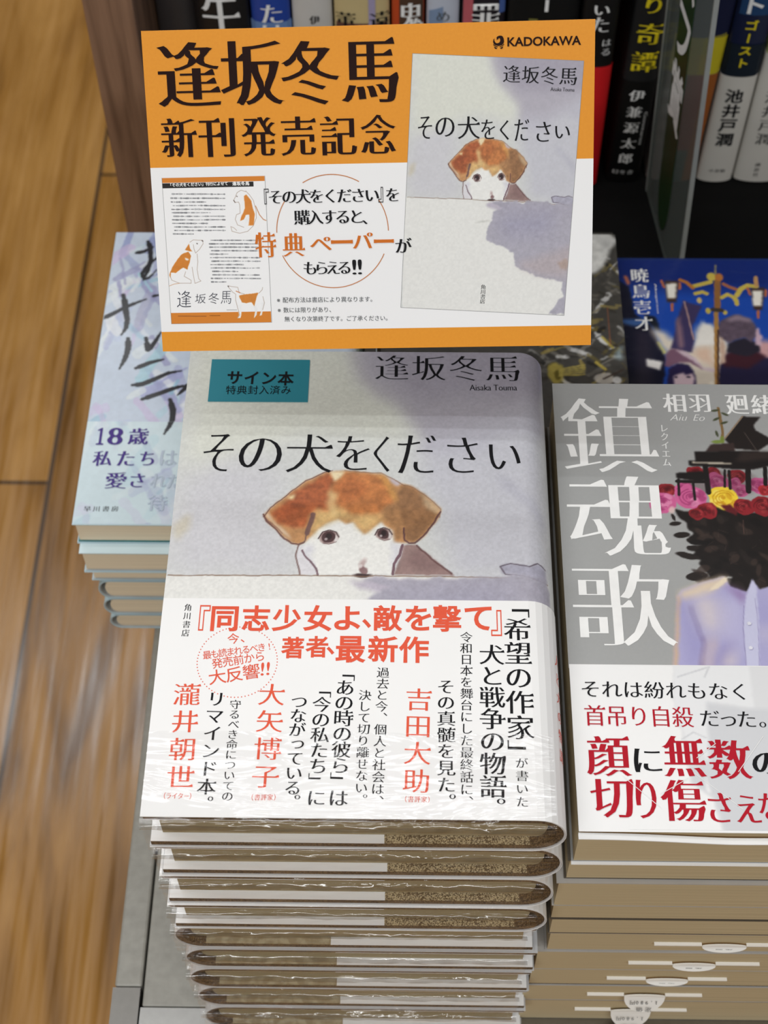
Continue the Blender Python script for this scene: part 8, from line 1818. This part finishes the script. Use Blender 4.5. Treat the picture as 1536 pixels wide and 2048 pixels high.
spine_book(-.0436, -.0123, (206, 186, 136), 'cream patterned upright book with two dark characters', patches=[('brown_patch', (120, 84, 72), .05, .95, .07, .1185), ('lilac_stripe', (170, 160, 190), .62, .74, .116, .14)], text=[('spine_lettering', [['薫', 'b', -37, 119.5, 0, 0, 11, 12, 'minb'], ['遠', 'b', -19, 120, 0, 0, 11, 12, 'minb']], M_ink)])
spine_book(-.0118, .0068, (196, 74, 34), 'orange-red upright book with a large pale character', patches=[('brown_patch', (84, 62, 48), .25, .95, .06, .135)], text=[('spine_lettering', [['鬼', 'b', -1.5, 124, 0, 0, 13, 17, 'minb']], M_wink)])
spine_book(.0074, .0262, (196, 202, 216), 'pale blue-white upright book with small grey lettering', patches=[('blue_stripe', (130, 150, 180), .1, .5, .108, .13, 9)], text=[('spine_lettering', [['め', 'b', 16.5, 123.5, 0, 0, 6.5, 6.5, 'min'], ['に', 'b', 16.5, 115, 0, 0, 6.5, 6, 'min']], M_grey)])
spine_book(.0268, .0515, (34, 28, 34), 'dark upright book with a pink patch and a big white character', patches=[('pink_patch', (190, 96, 104), .05, .26, .115, .14), ('blue_patch', (76, 100, 160), .84, .97, .125, .14)], text=[('spine_lettering', [['罪', 'b', 40, 123, 0, 0, 15, 17, 'minb']], M_wink)])
spine_book(.0522, .0925, (18, 18, 18), 'thick black upright book with a small gold mark behind the card top', patches=[('gold_mark', (120, 116, 60), .3, .42, .112, .122)], text=[('spine_lettering', [['｜', 'b', 73, 131, 0, 0, 1.8, 8, 'got']], M_wink)])
spine_book(.0932, .1137, (20, 18, 18), 'black upright book with white kana and a red band', band=(226, 30, 36), bandtop=.0915, yoff=-.004, text=[('spine_lettering', [['い', 'b', 103, 131, 0, 0, 8, 6, 'minb'], ['た', 'b', 103, 121.5, 0, 0, 9, 10, 'minb'], ['は', 'b', 107.5, 109, 0, 0, 4.5, 4.5, 'min'], ['る', 'b', 107.5, 102.5, 0, 0, 4.5, 4.5, 'min']], M_wink)], lean=.0)
spine_book(.1190, .1400, (32, 32, 33), 'black upright book with large yellow characters and white author lettering', band=(10, 10, 10), bandtop=.0775, lean=.02, text=[
    ('title_lettering', [['り', 'b', 128.8, 130.5, 0, 0, 8, 10, 'minb'], ['奇', 'b', 129.5, 111.5, 0, 0, 14, 14, 'minb'], ['譚', 'b', 129.3, 92, 0, 0, 14, 14, 'minb']], M_yellow),
    ('author_lettering', [['伊兼源太郎', 'v', 128.6, 67.6, 128.6, 19.3, 8.5, 9, 'minb'], ['幻冬舎', 'h', 124.0, 8.2, 132.5, 8.2, 3.6, 3.6, 'min'], ['Genntarou', 'lv', 135.3, 55, 135.3, 30, 1.8, 1.8, 'min']], M_wink)])
spine_book(.1438, .1730, (150, 136, 134), 'colourful thick upright book behind the clear divider', lean=.03, patches=[('grey_patch', (96, 98, 116), 0, .6, .108, .16), ('navy_patch', (30, 34, 62), .6, 1, .108, .16), ('yellow_patch', (190, 176, 84), 0, .55, .082, .108), ('bright_yellow_patch', (206, 190, 44), .55, 1, .082, .108, 5), ('orange_patch', (160, 92, 44), .74, 1, .0, .0818), ('teal_patch', (66, 92, 88), .3, .74, .0, .025), ('rose_patch', (150, 76, 72), .4, .74, .025, .0818)])
M_wspine = (214, 210, 202)
spine_book(.1748, .1966, (22, 30, 62), 'navy-and-white upright book with yellow kana and bold black author name', band=M_wspine, bandtop=.081, lean=.02, patches=[('dark_patch', (30, 38, 48), 0, 1, .0815, .104), ('blue_patch', (40, 70, 110), .1, .9, .124, .136)], text=[
    ('title_lettering', [['ゴースト', 'v', 184.6, 117.5, 184.6, 91.5, 7.2, 7.2, 'gotb']], M_yellow), ('title_lettering_white', [['ト', 'b', 184.5, 131, 0, 0, 8, 12, 'gotb']], M_wink),
    ('author_lettering', [['池井戸潤', 'v', 184.8, 67.5, 185.4, 34.5, 10, 10.5, 'gotb'], ['小学館', 'h', 182.2, 9.5, 188.6, 9.5, 3, 3, 'got']], M_ink)])
spine_book(.1976, .2250, (170, 176, 120), 'white-banded upright book with a multicoloured top at the right edge', band=M_wspine, bandtop=.0955, lean=.02, patches=[('red_patch', (160, 50, 64), .0, .12, .108, .14), ('teal_patch', (40, 110, 130), .04, .4, .106, .13, 6), ('pink_patch', (176, 130, 150), .1, .4, .097, .112, 5), ('orange_patch', (200, 140, 60), .05, .4, .126, .14)], text=[
    ('author_lettering', [['池井戸潤', 'v', 207.5, 66.1, 208.3, 34.8, 9, 9.5, 'min'], ['講談社', 'v', 209.2, 14.5, 209.4, 6.5, 3.2, 3.2, 'min']], M_ink)])
spine_book(.2262, .2500, (120, 120, 126), 'grey upright book just outside the right picture edge')

# ------------------------------------------------------------------ clear divider standing between the shelf books
def acrylic():
    m, N, L, B = setup('clear_acrylic'); N.remove(B); out = N['Material Output']
    tr = N.new('ShaderNodeBsdfTransparent'); tr.inputs['Color'].default_value = (.80, .83, .82, 1); gl = N.new('ShaderNodeBsdfGlossy'); gl.inputs['Roughness'].default_value = .15; df = N.new('ShaderNodeBsdfDiffuse'); df.inputs['Color'].default_value = (*lin((120, 128, 124)), 1)
    m1 = N.new('ShaderNodeMixShader'); m1.inputs[0].default_value = .10; m2 = N.new('ShaderNodeMixShader'); m2.inputs[0].default_value = .42
    nz = N.new('ShaderNodeTexNoise'); nz.inputs['Scale'].default_value = 12
    L.new(tr.outputs[0], m1.inputs[1]); L.new(gl.outputs[0], m1.inputs[2]); L.new(m1.outputs[0], m2.inputs[1]); L.new(df.outputs[0], m2.inputs[2]); L.new(m2.outputs[0], out.inputs['Surface'])
    return m
dv_ = thing('shelf_divider', 'clear plastic divider with a green tongue and white lettering jutting from the shelf', 'divider', (.1462, .70, SZ + .0006))
M_ac = acrylic(); M_edge = mat('frosted_acrylic_edge', (150, 154, 150), .4); M_green = mat('green_tongue', (34, 62, 32), .4)
def fd(a, h, w=0):                            # a: m towards the camera from y = .70, h: m up, w: m off the face
    return (a * .105 - .045 * h + w, -a, h)
def sheet(name, pts, w0, w1, parent, material):
    n = len(pts); V = [fd(a, h, w) for w in (w0, w1) for a, h in pts]
    return mesh(name, V, [tuple(range(n))[::-1], tuple(range(n, 2 * n))] + [(i, (i + 1) % n, n + (i + 1) % n, n + i) for i in range(n)], parent, material)
sheet('panel', [(-.012, 0), (.076, 0), (.070, .26), (-.012, .26)], -.0006, .0006, dv_, M_ac)
sheet('front_edge', [(.076, 0), (.0772, 0), (.0712, .26), (.070, .26)], -.0010, .0014, dv_, M_edge)
sheet('back_edge', [(-.0135, 0), (-.012, 0), (-.012, .26), (-.0135, .26)], -.0010, .0012, dv_, M_edge)
sheet('green_tongue', [(.028 - .013 * math.cos(a), .040 - .030 * math.sin(a)) for a in np.linspace(0, math.pi, 13)] + [(.041, .26), (.015, .26)], -.0011, -.0007, dv_, M_green)
def ft(u, v, w=0):
    u = np.asarray(u) / 1000; v = np.asarray(v) / 1000; return np.stack([u * .105 - .045 * v - .0013, -u, v], -1)
lettering('divider_lettering', [['メ', 'b', 28, 186, 0, 0, 26, 30, 'gotb'], ['フ', 'b', 28, 148, 0, 0, 26, 30, 'gotb'], ['賞', 'b', 28, 108, 0, 0, 28, 40, 'gotb'], ['ス', 'b', 28, 222, 0, 0, 26, 30, 'gotb']], ft, dv_, M_wink)

for o in bpy.data.objects:
    if o.parent is None and o.type == 'EMPTY' and 'label' not in o: print('unlabelled', o.name)
